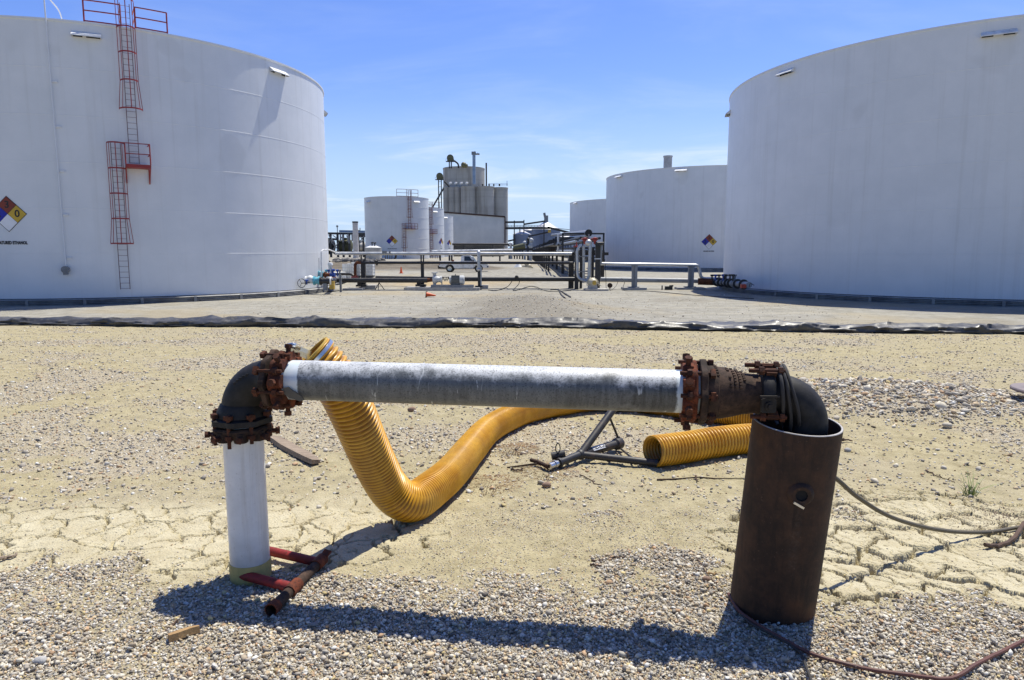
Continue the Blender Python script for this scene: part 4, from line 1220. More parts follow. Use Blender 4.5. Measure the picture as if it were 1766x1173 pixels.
pl = [(a_ * .8, b_ * .8) for a_, b_ in [(-0.036, -0.040), (0.036, -0.040), (0.042, -0.03), (0.042, 0.036), (0.034, 0.044), (-0.034, 0.044), (-0.042, 0.034), (-0.042, -0.028)]]
m.prism(pl, q, (1, 0, 0), (0, 0, 1), (0, 0.02, 0)); m.cyl(q, q + Vector((0, -0.012, 0)), 0.021, seg=14); hexnut(m, q + Vector((0, -0.008, 0)), (0, -1, 0), 0.012, 0.014)
m.bar(q + Vector((-0.044, -0.004, 0.045)), q + Vector((0.044, -0.004, 0.045)), 0.012, 0.008)
m.build('clamp_plate', M['iron'], bent, 30)

CAS0 = Vector((1.296, 3.30, hz1(1.296, 3.30) - 0.08)); CAS1 = Vector((1.343, 3.205, P(1375, 727, 3.205).z)); CRAD = 0.2
ES = CP + pd2 * 0.045
BR2 = 0.135
e_c = ES + pd2 * 0.02 - Vector((0, 0, BR2))
path = [ES, ES + pd2 * 0.02] + arc(e_c, BR2, math.pi / 2, 0, pd2, Vector((0, 0, 1)), 16)[1:]
path += [path[-1] - Vector((0, 0, 0.10)), path[-1] - Vector((0, 0, 0.5))]
m = MB(); m.tube(path, [0.097] * len(path), 36)
m.build('elbow', M['iron'], bent, 50)

# ------------------------------------------------------------------ rusted casing the pipe drops into
cas = thing('casing_pipe', 'wide rusted steel casing pipe standing open in the gravel under the right elbow', 'pipe', (CAS0.x, CAS0.y, CAS0.z))
ca = (CAS1 - CAS0).normalized(); Lc = (CAS1 - CAS0).length
m = MB()
m.lathe([(CRAD - 0.012, 0), (CRAD, 0), (CRAD, Lc * 0.25), (CRAD, Lc * 0.5), (CRAD, Lc * 0.75), (CRAD, Lc - 0.003)], CAS0, ca, 96)
m.lathe([(CRAD - 0.010, Lc - 0.003), (CRAD - 0.010, Lc * 0.5), (CRAD - 0.012, 0.0)], CAS0, ca, 96)
m.build('casing_wall', M['casing'], cas, 50, )
m = MB(); m.lathe([(CRAD, Lc - 0.003), (CRAD - 0.002, Lc), (CRAD - 0.009, Lc), (CRAD - 0.010, Lc - 0.003)], CAS0, ca, 96)
m.build('cut_rim', M['casing_edge'], cas, 0)
q = CAS0 + ca * (Lc * 0.73); dd = (Vector((0, -1, 0)) * 0.985 + Vector((-0.12, 0, 0))).normalized()
dd = (dd - ca * dd.dot(ca)).normalized()
m = MB(); m.lathe([(0.027, 0.002), (0.027, 0.016), (0.042, 0.018), (0.052, 0.010), (0.058, 0.0), (0.060, -0.01)], q + dd * (CRAD - 0.002), dd, 28)
fit = m.build('threaded_boss', M['casing'], cas, 40)
m = MB(); m.lathe([(0.0275, 0.012), (0.026, 0.006), (0.0, 0.004)], q + dd * (CRAD - 0.002), dd, 24); m.build('hole', M['dark_void'], fit, 0)
m = MB(); dq = q + dd * (CRAD + 0.012) + Vector((-0.035, 0, -0.03)); m.bar(dq, dq + Vector((0.045, -0.006, -0.025)), 0.012, 0.010); m.build('scrap_tab', M['chrome'], cas, 0)

# ------------------------------------------------------------------ black cord hung round the coupling
m = MB(); rc = 0.0085
for j, (h, tl_) in enumerate(((0.055, 0.0), (0.072, 0.03), (0.09, -0.02))):
    pts = []
    for k in range(41):
        an = 2 * math.pi * k / 40
        rad = 0.118 + 0.012 * math.sin(2 * an + j) + (0.05 * max(0, -math.cos(an)) ** 2 if j == 1 else 0.02 * max(0, -math.cos(an)))
        rad = max(rad, 0.112 if h < 0.06 else 0.108)
        pts.append(CP + pd2 * (h + 0.035 * (1 - math.cos(an)) * (0.6 + 0.5 * j) * 0.6) + Vector((0, 0, 1)) * rad * math.cos(an) * 1.06 + pd2.cross(Vector((0, 0, 1))) * rad * math.sin(an))
    m.tube(pts, rc, 8)
pE = P(1436, 821, 3.60); pG = on_ground(1764, 912, 0.012)
pts = cat_rom([Vector((1.30, 3.42, 1.02)), Vector((1.38, 3.60, 0.80)), Vector((1.55, 3.68, 0.66)), pE, P(1480, 858, 3.68), P(1540, 893, 3.80), P(1620, 914, 4.00), P(1700, 918, 4.15), pG, pG + Vector((0.35, 0.06, 0.0)), pG + Vector((0.9, 0.02, 0.01))], 10)
m2 = MB(); m2.tube(pts, 0.0125, 10)
cord = m.build('cord', M['cord'], None); tag(cord, 'black rubber cord looped three times round the coupling above the casing', 'cord')
hose_thin = m2.build('thin_hose', M['cord_grey'], None); tag(hose_thin, 'thin olive hose sagging from the casing to the ground on the right', 'hose')

# ------------------------------------------------------------------ yellow ribbed suction hose
HR = 0.128
key = [P(537, 612, 3.84), P(562, 633, 3.86), P(585, 665, 3.90), P(606, 706, 3.97), P(631, 765, 4.09), P(650, 806, 4.19), P(674, 848, 4.30), P(706, 871, 4.37),
       on_ground(745, 884, 0), on_ground(795, 830, 0), on_ground(838, 776, 0), on_ground(873, 745, 0), on_ground(925, 721, 0), on_ground(985, 709, 0), on_ground(1060, 702, 0), on_ground(1140, 706, 0), on_ground(1215, 720, 0)]
key = key[:8] + [P(742, 850, 4.64), P(778, 812, 5.02), P(812, 772, 5.64), P(846, 737, 6.36), P(900, 711, 6.98), P(960, 697, 7.38), P(1030, 691, 7.6), P(1120, 693, 7.5), P(1210, 702, 7.15), P(1290, 716, 6.85), P(1346, 728, 6.62), P(1378, 739, 6.38), P(1370, 748, 6.16), P(1330, 751, 6.07), P(1290, 752, 6.02), P(1235, 759, 5.90), P(1180, 768, 5.74), P(1126, 779, 5.58)]
for i, q in enumerate(key):
    if i >= 8: q.z = hz1(q.x, q.y) + HR * 0.97
    if i == 7: q.z = hz1(q.x, q.y) + HR * 1.0
key = [Vector(q) for q in key]
cl = cat_rom(key, 40)
L = [0.0]
for a, b in zip(cl, cl[1:]): L.append(L[-1] + (b - a).length)
s_, sub, ss = 0.0, 7, []
def pitch_at(s):                              # ribs stretched near both ends, bunched where the hose lies
    return float(np.interp(s, [0, 1.0, 1.9, 2.6, L[-1] - 3.2, L[-1] - 2.2, L[-1]], [0.029, 0.027, 0.021, 0.017, 0.017, 0.032, 0.036])) * (1 + 0.10 * math.sin(s * 5.3) + 0.06 * math.sin(s * 17.1))
while s_ < L[-1]: ss.append(s_); s_ += pitch_at(s_) / sub
NR = len(ss) - 1; ss = np.array(ss); A = np.array([tuple(q) for q in cl]); La = np.array(L)
cp = np.stack([np.interp(ss, La, A[:, k]) for k in range(3)], 1)
ker = np.ones(61) / 61
for k in range(3):
    pad = np.pad(cp[:, k], 30, mode='reflect', reflect_type='odd'); cp[:, k] = np.convolve(pad, ker, 'valid')
tg = np.gradient(cp, axis=0); tg /= np.linalg.norm(tg, axis=1, keepdims=True)
seg = 44; Nn = np.cross(tg[0], (0, 0, 1)); Nn /= np.linalg.norm(Nn)
V = np.empty((NR + 1, seg, 3)); rib = np.empty((NR + 1, seg)); an = np.arange(seg) / seg * 2 * math.pi
for i in range(NR + 1):
    Nn = Nn - tg[i] * Nn.dot(tg[i]); Nn /= np.linalg.norm(Nn); Bn = np.cross(tg[i], Nn)
    ph = (i / sub + an / (2 * math.pi)) * 2 * math.pi
    w = np.cos(ph); dep = 0.30 * pitch_at(ss[i])
    r = HR - 0.004 + dep * w
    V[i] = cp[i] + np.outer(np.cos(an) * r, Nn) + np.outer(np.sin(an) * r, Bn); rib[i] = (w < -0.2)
gi = np.arange((NR + 1) * seg).reshape(NR + 1, seg)
q4 = np.stack([gi[:-1], np.roll(gi[:-1], -1, 1), np.roll(gi[1:], -1, 1), gi[1:]], -1).reshape(-1, 4)
# inner skin so that the open end reads as a tube
ni = 60; i0 = NR - ni
Vi = cp[i0:, None, :] + (V[i0:] - cp[i0:, None, :]) * 0.93
gi2 = np.arange((ni + 1) * seg).reshape(ni + 1, seg) + (NR + 1) * seg
q5 = np.stack([gi2[:-1], gi2[1:], np.roll(gi2[1:], -1, 1), np.roll(gi2[:-1], -1, 1)], -1).reshape(-1, 4)
lip = np.stack([gi[-1], np.roll(gi[-1], -1), np.roll(gi2[-1], -1), gi2[-1]], -1)
Vi0 = cp[:13, None, :] + (V[:13] - cp[:13, None, :]) * 0.93
gi3 = np.arange(13 * seg).reshape(13, seg) + (NR + 1 + ni + 1) * seg
q6 = np.stack([gi3[:-1], gi3[1:], np.roll(gi3[1:], -1, 1), np.roll(gi3[:-1], -1, 1)], -1).reshape(-1, 4)
lip2 = np.stack([gi[0], gi3[0], np.roll(gi3[0], -1), np.roll(gi[0], -1)], -1)
hv = np.concatenate([V.reshape(-1, 3), Vi.reshape(-1, 3), Vi0.reshape(-1, 3)])
hr = np.concatenate([rib.ravel(), np.full(Vi.shape[0] * seg + Vi0.shape[0] * seg, 0.5)])
hose = thing('suction_hose', 'thick amber ribbed suction hose looping behind the bent pipe', 'hose', tuple(key[8] - Vector((0, 0, HR))))
ho = Vector(hose['_o'])
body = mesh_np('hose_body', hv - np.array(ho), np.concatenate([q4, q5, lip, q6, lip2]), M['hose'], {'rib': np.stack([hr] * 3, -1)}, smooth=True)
body.parent = hose
# clamp band and end fitting at the raised end
ax0 = -Vector(tg[0]); e0 = Vector(cp[0])
m = MB(); m.lathe([(HR + 0.004, -0.034), (HR + 0.008, -0.032), (HR + 0.008, -0.014), (HR + 0.004, -0.012)], e0, ax0, 40)
m.build('clamp_band', M['chrome'], hose, 40)
m = MB(); m.lathe([(HR - 0.012, -0.02), (HR - 0.006, 0.0), (HR + 0.001, 0.002), (HR + 0.001, 0.010), (HR - 0.012, 0.011), (HR - 0.014, -0.03)], e0, ax0, 40)
m.build('end_ring', M['yellow'], hose, 40)
m = MB()
e1 = P(500, 601, 3.62); side = P(534, 612, 3.74)
for dz, w in ((0.028, 0.022), (-0.004, 0.026), (0.012, 0.012)):
    m.bar(e1 + Vector((0, 0, dz * 0.6)), side + Vector((0.005, 0, dz - 0.018)), w, 0.009, up=(0, -1, 0.4))
m.tube(fillet([e1 + Vector((-0.02, 0, 0.012)), e1 + Vector((0.03, -0.03, 0.025)), side.lerp(e1, 0.5) + Vector((0, -0.02, 0.02))], 0.02), 0.012, 8)
m.build('cam_lever', M['chrome'], hose, 30)

# ------------------------------------------------------------------ black tripod stand lying on its side
tb = on_ground(1000, 787, 0)
tri = thing('tripod_stand', 'black steel tripod stand lying on its side beyond the pipe, with a white sticker', 'stand', tuple(tb))
hub = P(1001, 784, 5.66)
nose = P(962, 799, 5.46)
m = MB(); m.cyl(nose, hub, 0.030, 0.034, 16); m.cyl(nose.lerp(hub, 0.02), nose.lerp(hub, 0.10), 0.040, seg=16)
m.ball(hub, 0.045, 14, 8)
m.build('socket_tube', M['black_steel'], tri)
m = MB(); nn_ = nose + (nose - hub).normalized() * 0.10; m.cyl(nn_, nose, 0.026, seg=16); m.cyl(nn_.lerp(nose, .55), nn_.lerp(nose, .7), 0.033, seg=16); m.build('inner_tube', M['chrome'], tri)
m = MB(); k0 = nose.lerp(hub, 0.12) + Vector((-0.02, 0.04, 0.03)); m.cyl(k0 + Vector((-0.05, 0.02, 0)), k0 + Vector((0.06, 0.03, 0.02)), 0.032, seg=14)
m.tube([k0 + Vector((0, 0, 0.03)) + Vector((0.018 * math.sin(a), 0, 0.045 - 0.04 * math.cos(a))) for a in np.linspace(0, 2 * math.pi, 17)], 0.005, 6)
m.build('lock_pin', M['black_steel'], tri)
legA, legB, legC = P(1078, 678, 6.15), on_ground(1133, 806, 0.035), P(1066, 765, 6.0)
for q, rr_ in ((legA, 0.033), (legB, 0.030)):
    m = MB(); m.cyl(hub, q, rr_, seg=16); m.ball(q, rr_ * 1.15, 12, 6); m.build('leg', M['black_steel'], tri)
m = MB(); m.cyl(hub, legC, 0.037, seg=18); m.build('centre_tube', M['black_steel'], tri)
cdir = (legC - hub).normalized()
m = MB(); m.lathe([(0.037, -0.05), (0.052, -0.035), (0.056, 0.0), (0.050, 0.03), (0.0, 0.035)], legC, cdir, 20); m.build('end_cap', M['black_steel'], tri)
m = MB(); m.cyl(legC + Vector((0, 0, 0.05)), hub.lerp(legA, 0.62), 0.010, seg=8); m.ball(legC + Vector((0, 0, 0.05)), 0.02, 8, 5); m.build('brace', M['black_steel'], tri)
m = MB(); m.cyl(legC + Vector((0.01, -0.03, -0.03)), hub.lerp(legB, 0.72), 0.009, seg=8); m.build('brace', M['black_steel'], tri)
m = MB(); m.cyl(hub.lerp(legC, 0.55) - Vector((0, 0, 0.03)), hub.lerp(legB, 0.42), 0.008, seg=8); m.build('brace', M['black_steel'], tri)
# sticker wrapped on the centre tube
up_ = (Vector((0, -0.75, 0.66)) - cdir * Vector((0, -0.75, 0.66)).dot(cdir)).normalized(); sd_ = cdir.cross(up_)
def on_tube(x, y, off=0.0012):
    an = y / 0.0375; c = hub.lerp(legC, 0.42)
    return c + cdir * x + (up_ * math.cos(an) - sd_ * math.sin(an) * (1 if sd_.z < 0 else -1)) * (0.0375 + off)
m = MB(); nx_, ny_ = 8, 5; vs = [on_tube((i / nx_ - .5) * 0.155, (j / ny_ - .5) * 0.040) for i in range(nx_ + 1) for j in range(ny_ + 1)]
m.add(vs, [(i * 6 + j, i * 6 + j + 1, i * 6 + j + 7, i * 6 + j + 6) for i in range(nx_) for j in range(ny_)])
stk = m.build('sticker', M['sign_white'], tri, 0)
m = text_mb('PRO-MAX', 0.034, lambda x, y: on_tube(x, y, 0.002), bold=0.002); m.build('lettering', M['sign_black'], stk, 0)
# rusty wing screw lying at its nose
m = MB(); w0, w1 = P(916, 801, 5.62), P(946, 823, 5.42); c_ = w0.lerp(w1, 0.45)
w0.z = hz1(w0.x, w0.y) + .04; w1.z = hz1(w1.x, w1.y) + .03; c_ = w0.lerp(w1, .45)
m.tube([w0, c_ + Vector((0, 0, .01)), w1], [0.017, 0.015, 0.019], 10); m.ball(w1, 0.022, 10, 6); m.cyl(c_, nn_ + Vector((0, 0, 0)), 0.014, seg=10)
m.cyl(c_ + Vector((0.01, 0, 0.0)), c_ + Vector((-0.26, -0.02, -0.03)), 0.010, 0.006, 8)
m.build('wing_screw', M['rust_brown'], tri)

# ------------------------------------------------------------------ red pipe frame at the foot of the leg
q1, q2 = on_ground(556, 975, 0.035), on_ground(468, 1064, 0.035)
fr = thing('broken_pipes', 'broken red and rusty pipe frame lying at the foot of the white leg', 'frame', tuple(q2))
m = MB(); m.tube([q2, q2.lerp(q1, 0.5), q1], 0.027, 16, caps=False); m.tube([q2, q2.lerp(q1, 0.1)], 0.022, 16, caps=False)
m.build('cross_pipe', M['rust_brown'], fr)
m = MB(); dq = (q1 - q2).normalized(); m.lathe([(0.0275, 0.0), (0.033, 0.0), (0.033, 0.05), (0.0275, 0.052)], q2 - dq * 0.002, dq, 20)
m.build('pipe_collar', M['rust_red'], fr, 40)
for f_ in (0.40, 0.93):
    m = MB(); c_ = q2.lerp(q1, f_); m.lathe([(0.027, -0.05), (0.034, -0.048), (0.034, 0.048), (0.027, 0.05)], c_, dq, 20); m.build('pipe_tee', M['rust_red'], fr, 40)
a1_, b1_ = q2.lerp(q1, 0.40), on_ground(410, 1003, 0.045)
m = MB(); m.cyl(a1_, b1_, 0.026, seg=16); m.build('rail', M['red_iron'], fr)
a1_, b1_ = q2.lerp(q1, 0.93), on_ground(452, 960, 0.045)
m = MB(); m.cyl(a1_, b1_, 0.026, seg=16); m.build('rail', M['red_iron'], fr)
m = MB(); c_ = q2.lerp(q1, 0.97); m.bar(c_, c_ + Vector((0.03, 0.05, 0.04)), 0.05, 0.008); m.build('scrap_tab', M['rust_red'], fr, 0)

# ------------------------------------------------------------------ liner roll along the edge of the yard
m = MB(); xs_ = np.linspace(-26, 24, 1000); rows = []
segn = 18
for i, x in enumerate(xs_):
    y = float(LINER(x)) + 0.16 * (float(fbm(np.array([x * 0.5]), np.array([0.3]), 401)[0]) - 0.5)
    hgt = 0.205 + 0.07 * (float(fbm(np.array([x * 0.55]), np.array([1.7]), 402)[0]) - 0.5) * 2
    wdt = 0.20 + 0.05 * float(vnoise(np.array([x * 0.8]), np.array([3.3]), 403)[0])
    z = hz1(x, y)
    ring = []
    for k in range(segn):
        a = 2 * math.pi * k / segn
        rid = 1 - abs(2 * float(vnoise(np.array([x * 0.85 + 1.1 * math.sin(a) + 0.6 * math.cos(a * 2)]), np.array([math.cos(a) * 1.3 + 7]), 409)[0]) - 1)
        rid2 = 1 - abs(2 * float(vnoise(np.array([x * 2.0 - 1.8 * math.sin(a)]), np.array([math.cos(a) * 1.9 + 3]), 411)[0]) - 1)
        fold = 0.78 + 0.36 * rid ** 2 + 0.16 * rid2 ** 2 + 0.10 * (float(vnoise(np.array([x * 2.3 + 2.5 * math.sin(a)]), np.array([k * 0.55]), 405)[0]) - 0.5) + 0.04 * (float(vnoise(np.array([x * 4 + 2 * math.cos(a)]), np.array([k * 0.8]), 406)[0]) - 0.5)
        ca_, sa_ = math.cos(a), math.sin(a)
        ring.append((x, y - (ca_ * wdt + 0.10 * max(0, -sa_)) * fold * (1.25 if ca_ < 0 else 1.0), z - 0.02 + (sa_ * 0.5 + 0.5) ** 0.8 * hgt * fold * (1.0 if ca_ > 0 else 0.97)))
    rows.append(ring)
n_ = len(rows)
m.add([p for r in rows for p in r], [(i * segn + k, i * segn + (k + 1) % segn, (i + 1) * segn + (k + 1) % segn, (i + 1) * segn + k) for i in range(n_ - 1) for k in range(segn)])
# skirt running back down the slope
sk = []
for i, x in enumerate(xs_):
    for d in (0.15, 0.5, 1.0, 2.2): sk.append((x, float(LINER(x)) + d, hz1(x, float(LINER(x)) + d) + (0.10 if d < 0.2 else 0.02)))
m.add(sk, [(i * 4 + k, i * 4 + k + 1, i * 4 + k + 5, i * 4 + k + 4) for i in range(n_ - 1) for k in range(3)])
lin = m.build('liner', M['liner'], None, 60)
tag(lin, 'wrinkled roll of black plastic liner lying along the edge of the tank yard', 'liner')

# ------------------------------------------------------------------ litter on the ground
def lying(name, pa, pb, r, mat, label, cat, group=None, wob=0.01, seg=6, taper=0.5, n=7, branch=0):
    a, b = on_ground(*pa), on_ground(*pb); m = MB(); pts = []
    for k in range(n):
        q = a.lerp(b, k / (n - 1)) + Vector((random.uniform(-wob, wob), random.uniform(-wob, wob), 0)); q.z = hz1(q.x, q.y) + r * 0.9 + random.random() * r; pts.append(q)
    m.tube(pts, [r * (1 - (1 - taper) * k / (n - 1)) for k in range(n)], seg)
    for _ in range(branch):
        q = random.choice(pts[1:-1]); e = q + Vector((random.uniform(-1, 1), random.uniform(-1, 1), random.uniform(0.2, .9))) * (b - a).length * 0.16
        m.tube([q, q.lerp(e, .5) + Vector((0, 0, r)), e], [r * .7, r * .5, r * .3], 5)
    return tag(m.build(name, mat, None), label, cat, group)
a, b = on_ground(468, 757), on_ground(545, 803)
m = MB(); dv = (b - a).normalized(); pv = Vector((-dv.y, dv.x, 0))
prof = [(0, 0.030), (0.08, 0.052), (0.2, 0.058), (0.38, 0.066), (0.55, 0.060), (0.72, 0.062), (0.88, 0.052), (1.0, 0.036)]
for s in (0,):
    vs = []
    for f_, w_ in prof:
        c_ = a.lerp(b, f_); z0 = hz1(c_.x, c_.y)
        for (u, h_) in ((-w_, 0.005), (w_, 0.002), (w_, 0.030), (-w_ * 0.9, 0.045)): vs.append(Vector((c_.x, c_.y, z0 + h_ + 0.012 * f_)) + pv * u)
    n_ = len(prof); m.add(vs, [(i * 4 + k, i * 4 + (k + 1) % 4, i * 4 + 4 + (k + 1) % 4, i * 4 + 4 + k) for i in range(n_ - 1) for k in range(4)] + [(0, 1, 2, 3), ((n_ - 1) * 4 + 3, (n_ - 1) * 4 + 2, (n_ - 1) * 4 + 1, (n_ - 1) * 4)])
o = m.build('wood_plank', M['wood'], None, 0); tag(o, 'split grey wooden plank lying behind the white leg', 'plank')
a, b = on_ground(291, 1108), on_ground(344, 1092)
m = MB(); dv = (b - a).normalized(); pv = Vector((-dv.y, dv.x, 0)); vs = []
for f_, w_ in ((0, .020), (.3, .024), (.7, .020), (1, .016)):
    c_ = a.lerp(b, f_); z0 = hz1(c_.x, c_.y) + 0.006
    for (u, h_) in ((-w_, 0.0), (w_, 0.0), (w_ * .9, .024), (-w_ * .8, .032)): vs.append(Vector((c_.x, c_.y, z0 + h_)) + pv * u)
m.add(vs, [(i * 4 + k, i * 4 + (k + 1) % 4, i * 4 + 4 + (k + 1) % 4, i * 4 + 4 + k) for i in range(3) for k in range(4)] + [(0, 1, 2, 3), (15, 14, 13, 12)])
o = m.build('wood_chunk', M['wood_new'], None, 0); tag(o, 'short broken piece of yellow wood on the gravel at lower left', 'wood')
lying('stick', (305, 1075), (255, 1118), 0.005, M['twig'], 'thin dark stick beside the yellow piece of wood', 'stick', None)
lying('stick', (1135, 826), (1282, 826), 0.007, M['rust_brown'], 'long thin rusty rod lying between the hose end and the casing', 'rod', None, 0.012, branch=0)
lying('stick', (1198, 822), (1203, 832), 0.008, M['twig'], 'tiny upright peg across the rusty rod', 'stick', None)
lying('stick', (1018, 967), (1078, 964), 0.006, M['twig'], 'short dark stick on the gravel patch left of the casing', 'stick')
lying('stick', (1016, 977), (1036, 981), 0.007, M['twig'], 'stubby piece of stick just below the short dark stick', 'stick')
lying('stick', (1190, 950), (1252, 1040), 0.0045, M['twig'], 'long thin twig slanting down to the foot of the casing', 'twig', None, 0.008, branch=1)
lying('stick', (1218, 992), (1240, 994), 0.006, M['wood_new'], 'small orange-brown twig crossing the long thin one', 'twig')
lying('stick', (0, 970), (30, 960), 0.012, M['wood'], 'grey stick on cracked mud at the left edge', 'stick')
lying('stick', (486, 1136), (520, 1124), 0.005, M['rust_brown'], 'short rusty strip on the gravel below the pipe frame', 'stick')
lying('stick', (550, 934), (574, 937), 0.010, M['twig'], 'small dark bark scrap right of the white leg', 'stick')
lying('stick', (1447, 762), (1470, 764), 0.012, M['twig'], 'dark forked twig just right of the casing rim', 'twig', None, 0.01, branch=3)
lying('stick', (1592, 813), (1640, 831), 0.006, M['twig'], 'dry twig lying left of the green grass tuft', 'twig', None, 0.02, branch=2)
lying('stick', (1000, 822), (1043, 838), 0.005, M['twig'], 'twisted brown twig in front of the tripod stand', 'twig', None, 0.02, branch=2)
lying('stick', (880, 815), (905, 812), 0.010, M['twig'], 'pale crooked twig left of the wing screw', 'twig', None, 0.015, branch=1)
def rock(px, py, r, c, label):
    p = on_ground(px, py); m = MB(); m.ball((p.x, p.y, hz1(p.x, p.y) + r * 0.5), r, 12, 8, sq=(1, .8, .68))
    v = np.array(m.v); nse = fbm(v[:, 0] * 14 / r * .1, v[:, 2] * 14 / r * .1 + v[:, 1] * 9, 501); cc = v.mean(0); v = cc + (v - cc) * (0.8 + 0.45 * nse[:, None]); m.v = [tuple(q) for q in v]
    o = m.build('rock', c, None, 45); tag(o, label, 'rock'); return o
pale = paint('pale_rock', (0.50, 0.45, 0.36), 0.85, scale=14, bump=0.3); greyr = paint('grey_rock', (0.40, 0.39, 0.37), 0.85, scale=14, bump=0.3); redr = paint('brown_rock', (0.26, 0.17, 0.12), 0.85, scale=14, bump=0.3)
rock(1633, 739, 0.045, pale, 'rounded pale rock in front of the stone heap')
rock(70, 1146, 0.026, greyr, 'whitish rock among the gravel in the lower left corner')
rock(943, 842, 0.035, redr, 'brown rock in front of the wing screw')
rock(710, 710, 0.045, redr, 'dark brown rock right of where the hose passes under the pipe')
rock(1218, 1003, 0.022, redr, 'dark rock beside the thin twig left of the casing')
rock(1462, 778, 0.03, greyr, 'small grey rock just right of the casing')
rock(652, 702, 0.028, greyr, 'small pale rock by the descending hose')

# cables on the ground
def cable(pxs, r, mat, label, rise=None):
    pts = [on_ground(a, b, 0) for a, b in pxs]; cl_ = cat_rom(pts, 14); q = []
    zs_ = np.array([hz1(p.x, p.y) for p in cl_]); zs_ = np.convolve(np.pad(zs_, 6, mode='edge'), np.ones(13) / 13, 'valid') * .5 + .5 * np.array([max(zs_[max(0, k - 5):k + 6]) for k in range(len(zs_))])
    for k, p in enumerate(cl_): q.append(Vector((p.x, p.y, zs_[k] + r * 1.0 + 0.013)))
    m = MB(); m.tube(q, r, 8); return tag(m.build('cable', mat, None), label, 'cable')
cable([(1256, 1032), (1275, 1062), (1320, 1096), (1368, 1122), (1420, 1146), (1490, 1162), (1560, 1172), (1640, 1176), (1690, 1152), (1766, 1112), (1900, 1050)], 0.0085, M['cord_red'], 'red-brown cable running from the casing foot along the bottom right edge')
cable([(1262, 1040), (1290, 1080), (1330, 1104), (1375, 1130), (1390, 1160), (1402, 1190)], 0.006, M['cord'], 'thin black cable leaving the casing foot towards the bottom edge')
cable([(1766, 908), (1748, 934), (1722, 944), (1698, 948)], 0.013, M['twig'], 'dark twisted root beside the dry brush at the right edge')

# grass
def tuft(name, px, py, n, hgt, spread, mat, label, cat, lean=0.5, w=0.004, kind=None, flat=False):
    c = on_ground(px, py); m = MB()
    for _ in range(n):
        a = random.uniform(0, 2 * math.pi); r = spread * math.sqrt(random.random()); x, y = c.x + r * math.cos(a), c.y + r * math.sin(a) * (1.0)
        z = hz1(x, y); h = hgt * random.uniform(0.5, 1.1); a2 = a + random.uniform(-.8, .8); ln = lean * random.uniform(0.3, 1.3)
        if flat: h *= 0.35; ln *= 2.2
        p = [Vector((x, y, z - 0.005))]
        for k in (1, 2, 3):
            f_ = k / 3; p.append(Vector((x + math.cos(a2) * ln * h * f_ ** 1.7, y + math.sin(a2) * ln * h * f_ ** 1.7, z + max(0.004, h * f_ * (1 - 0.25 * f_ * ln)))))
        sd2 = Vector((-math.sin(a2), math.cos(a2), 0.15)) * w
        vs = []
        for k, q in enumerate(p): s = (1 - k / 3.2); vs += [q - sd2 * s, q + sd2 * s]
        m.add(vs, [(0, 1, 3, 2), (2, 3, 5, 4), (4, 5, 7, 6)])
    return tag(m.build(name, mat, None, 0), label, cat, None, kind)
tuft('grass_tuft', 1672, 855, 30, 0.21, 0.04, M['green'], 'small green grass tuft growing from the ground on the right', 'grass', 1.15, 0.0036)
tuft('dry_brush', 1735, 905, 420, 0.10, 0.34, M['straw_grey'], 'matted dry brush under the thin hose at the right edge', 'brush', 1.4, 0.0028, 'stuff', True)
tuft('dry_grass', 893, 775, 420, 0.07, 0.18, M['straw'], 'sparse dry brown grass on the sand right of the hose', 'grass', 1.3, 0.003, 'stuff', True)
tuft('dry_grass', 945, 815, 420, 0.07, 0.24, M['straw'], 'dry brown grass round the nose of the tripod stand', 'grass', 1.3, 0.003, 'stuff', True)
tuft('dry_grass', 850, 835, 420, 0.06, 0.22, M['straw'], 'patch of dry brown grass in front of the hose bend', 'grass', 1.3, 0.003, 'stuff', True)
tuft('dry_grass', 1320, 740, 60, 0.05, 0.2, M['straw'], 'dry grass behind the hose end', 'grass', 1.3, 0.003, 'stuff', True)

# raised round lid at the right edge of the picture
lp = P(1806, 673, 7.9)
lid = thing('round_lid', 'round dusty steel lid raised on a stub post at the right edge', 'lid', (lp.x, lp.y, hz1(lp.x, lp.y)))
m = MB(); m.lathe([(0, -0.03), (0.33, -0.03), (0.352, -0.022), (0.355, 0.0), (0.345, 0.012), (0.30, 0.016), (0, 0.022)], lp, (0.02, -0.03, 1), 48); m.build('lid_plate', M['lid'], lid)
m = MB(); m.cyl((lp.x + .12, lp.y, hz1(lp.x, lp.y) - .05), lp + Vector((.12, 0, -.02)), 0.07, seg=20); m.build('stub_post', M['casing'], lid)
# ------------------------------------------------------------------ yard between the tanks: pipelines, pumps, rack
YR = 54.0
def zf(x, y): return hz1(x, y)
def post(name, parent, px, y, z1, w, mat, base=True):
    x = P(px, 460, y).x; z0 = zf(x, y)
    m = MB(); m.box((x, y, (z0 + z1) / 2), (w, w * 0.9, z1 - z0 + 0.1))
    if base: m.box((x, y, z0 + 0.13), (w * 1.9, w * 1.9, 0.05))
    return m.build(name, mat, parent, 0)
def pad(px0, px1, y, h, dep, label, dy=0.0):
    x0, x1 = P(px0, 500, y).x, P(px1, 500, y).x; z0 = min(zf(x0, y), zf(x1, y))
    m = MB(); m.box(((x0 + x1) / 2, y + dy, z0 + h / 2 - 0.1), (x1 - x0, dep, h + 0.2))
    return tag(m.build('concrete_pad', M['concrete'], None, 0), label, 'concrete pad', 'concrete pads under the yard pipework')
pad(595, 628, YR - 0.6, 0.16, 1.5, 'thin concrete pad under the leftmost pipe post')
pad(628, 650, YR + 0.3, 0.30, 1.2, 'concrete block just right of the leftmost pipe post')
padP = pad(700, 828, YR - 0.5, 0.20, 2.0, 'long concrete pad carrying the grey pump and its motor')
pad(826, 842, YR + 0.6, 0.24, 1.0, 'small concrete block at the foot of the silver upright pipe')
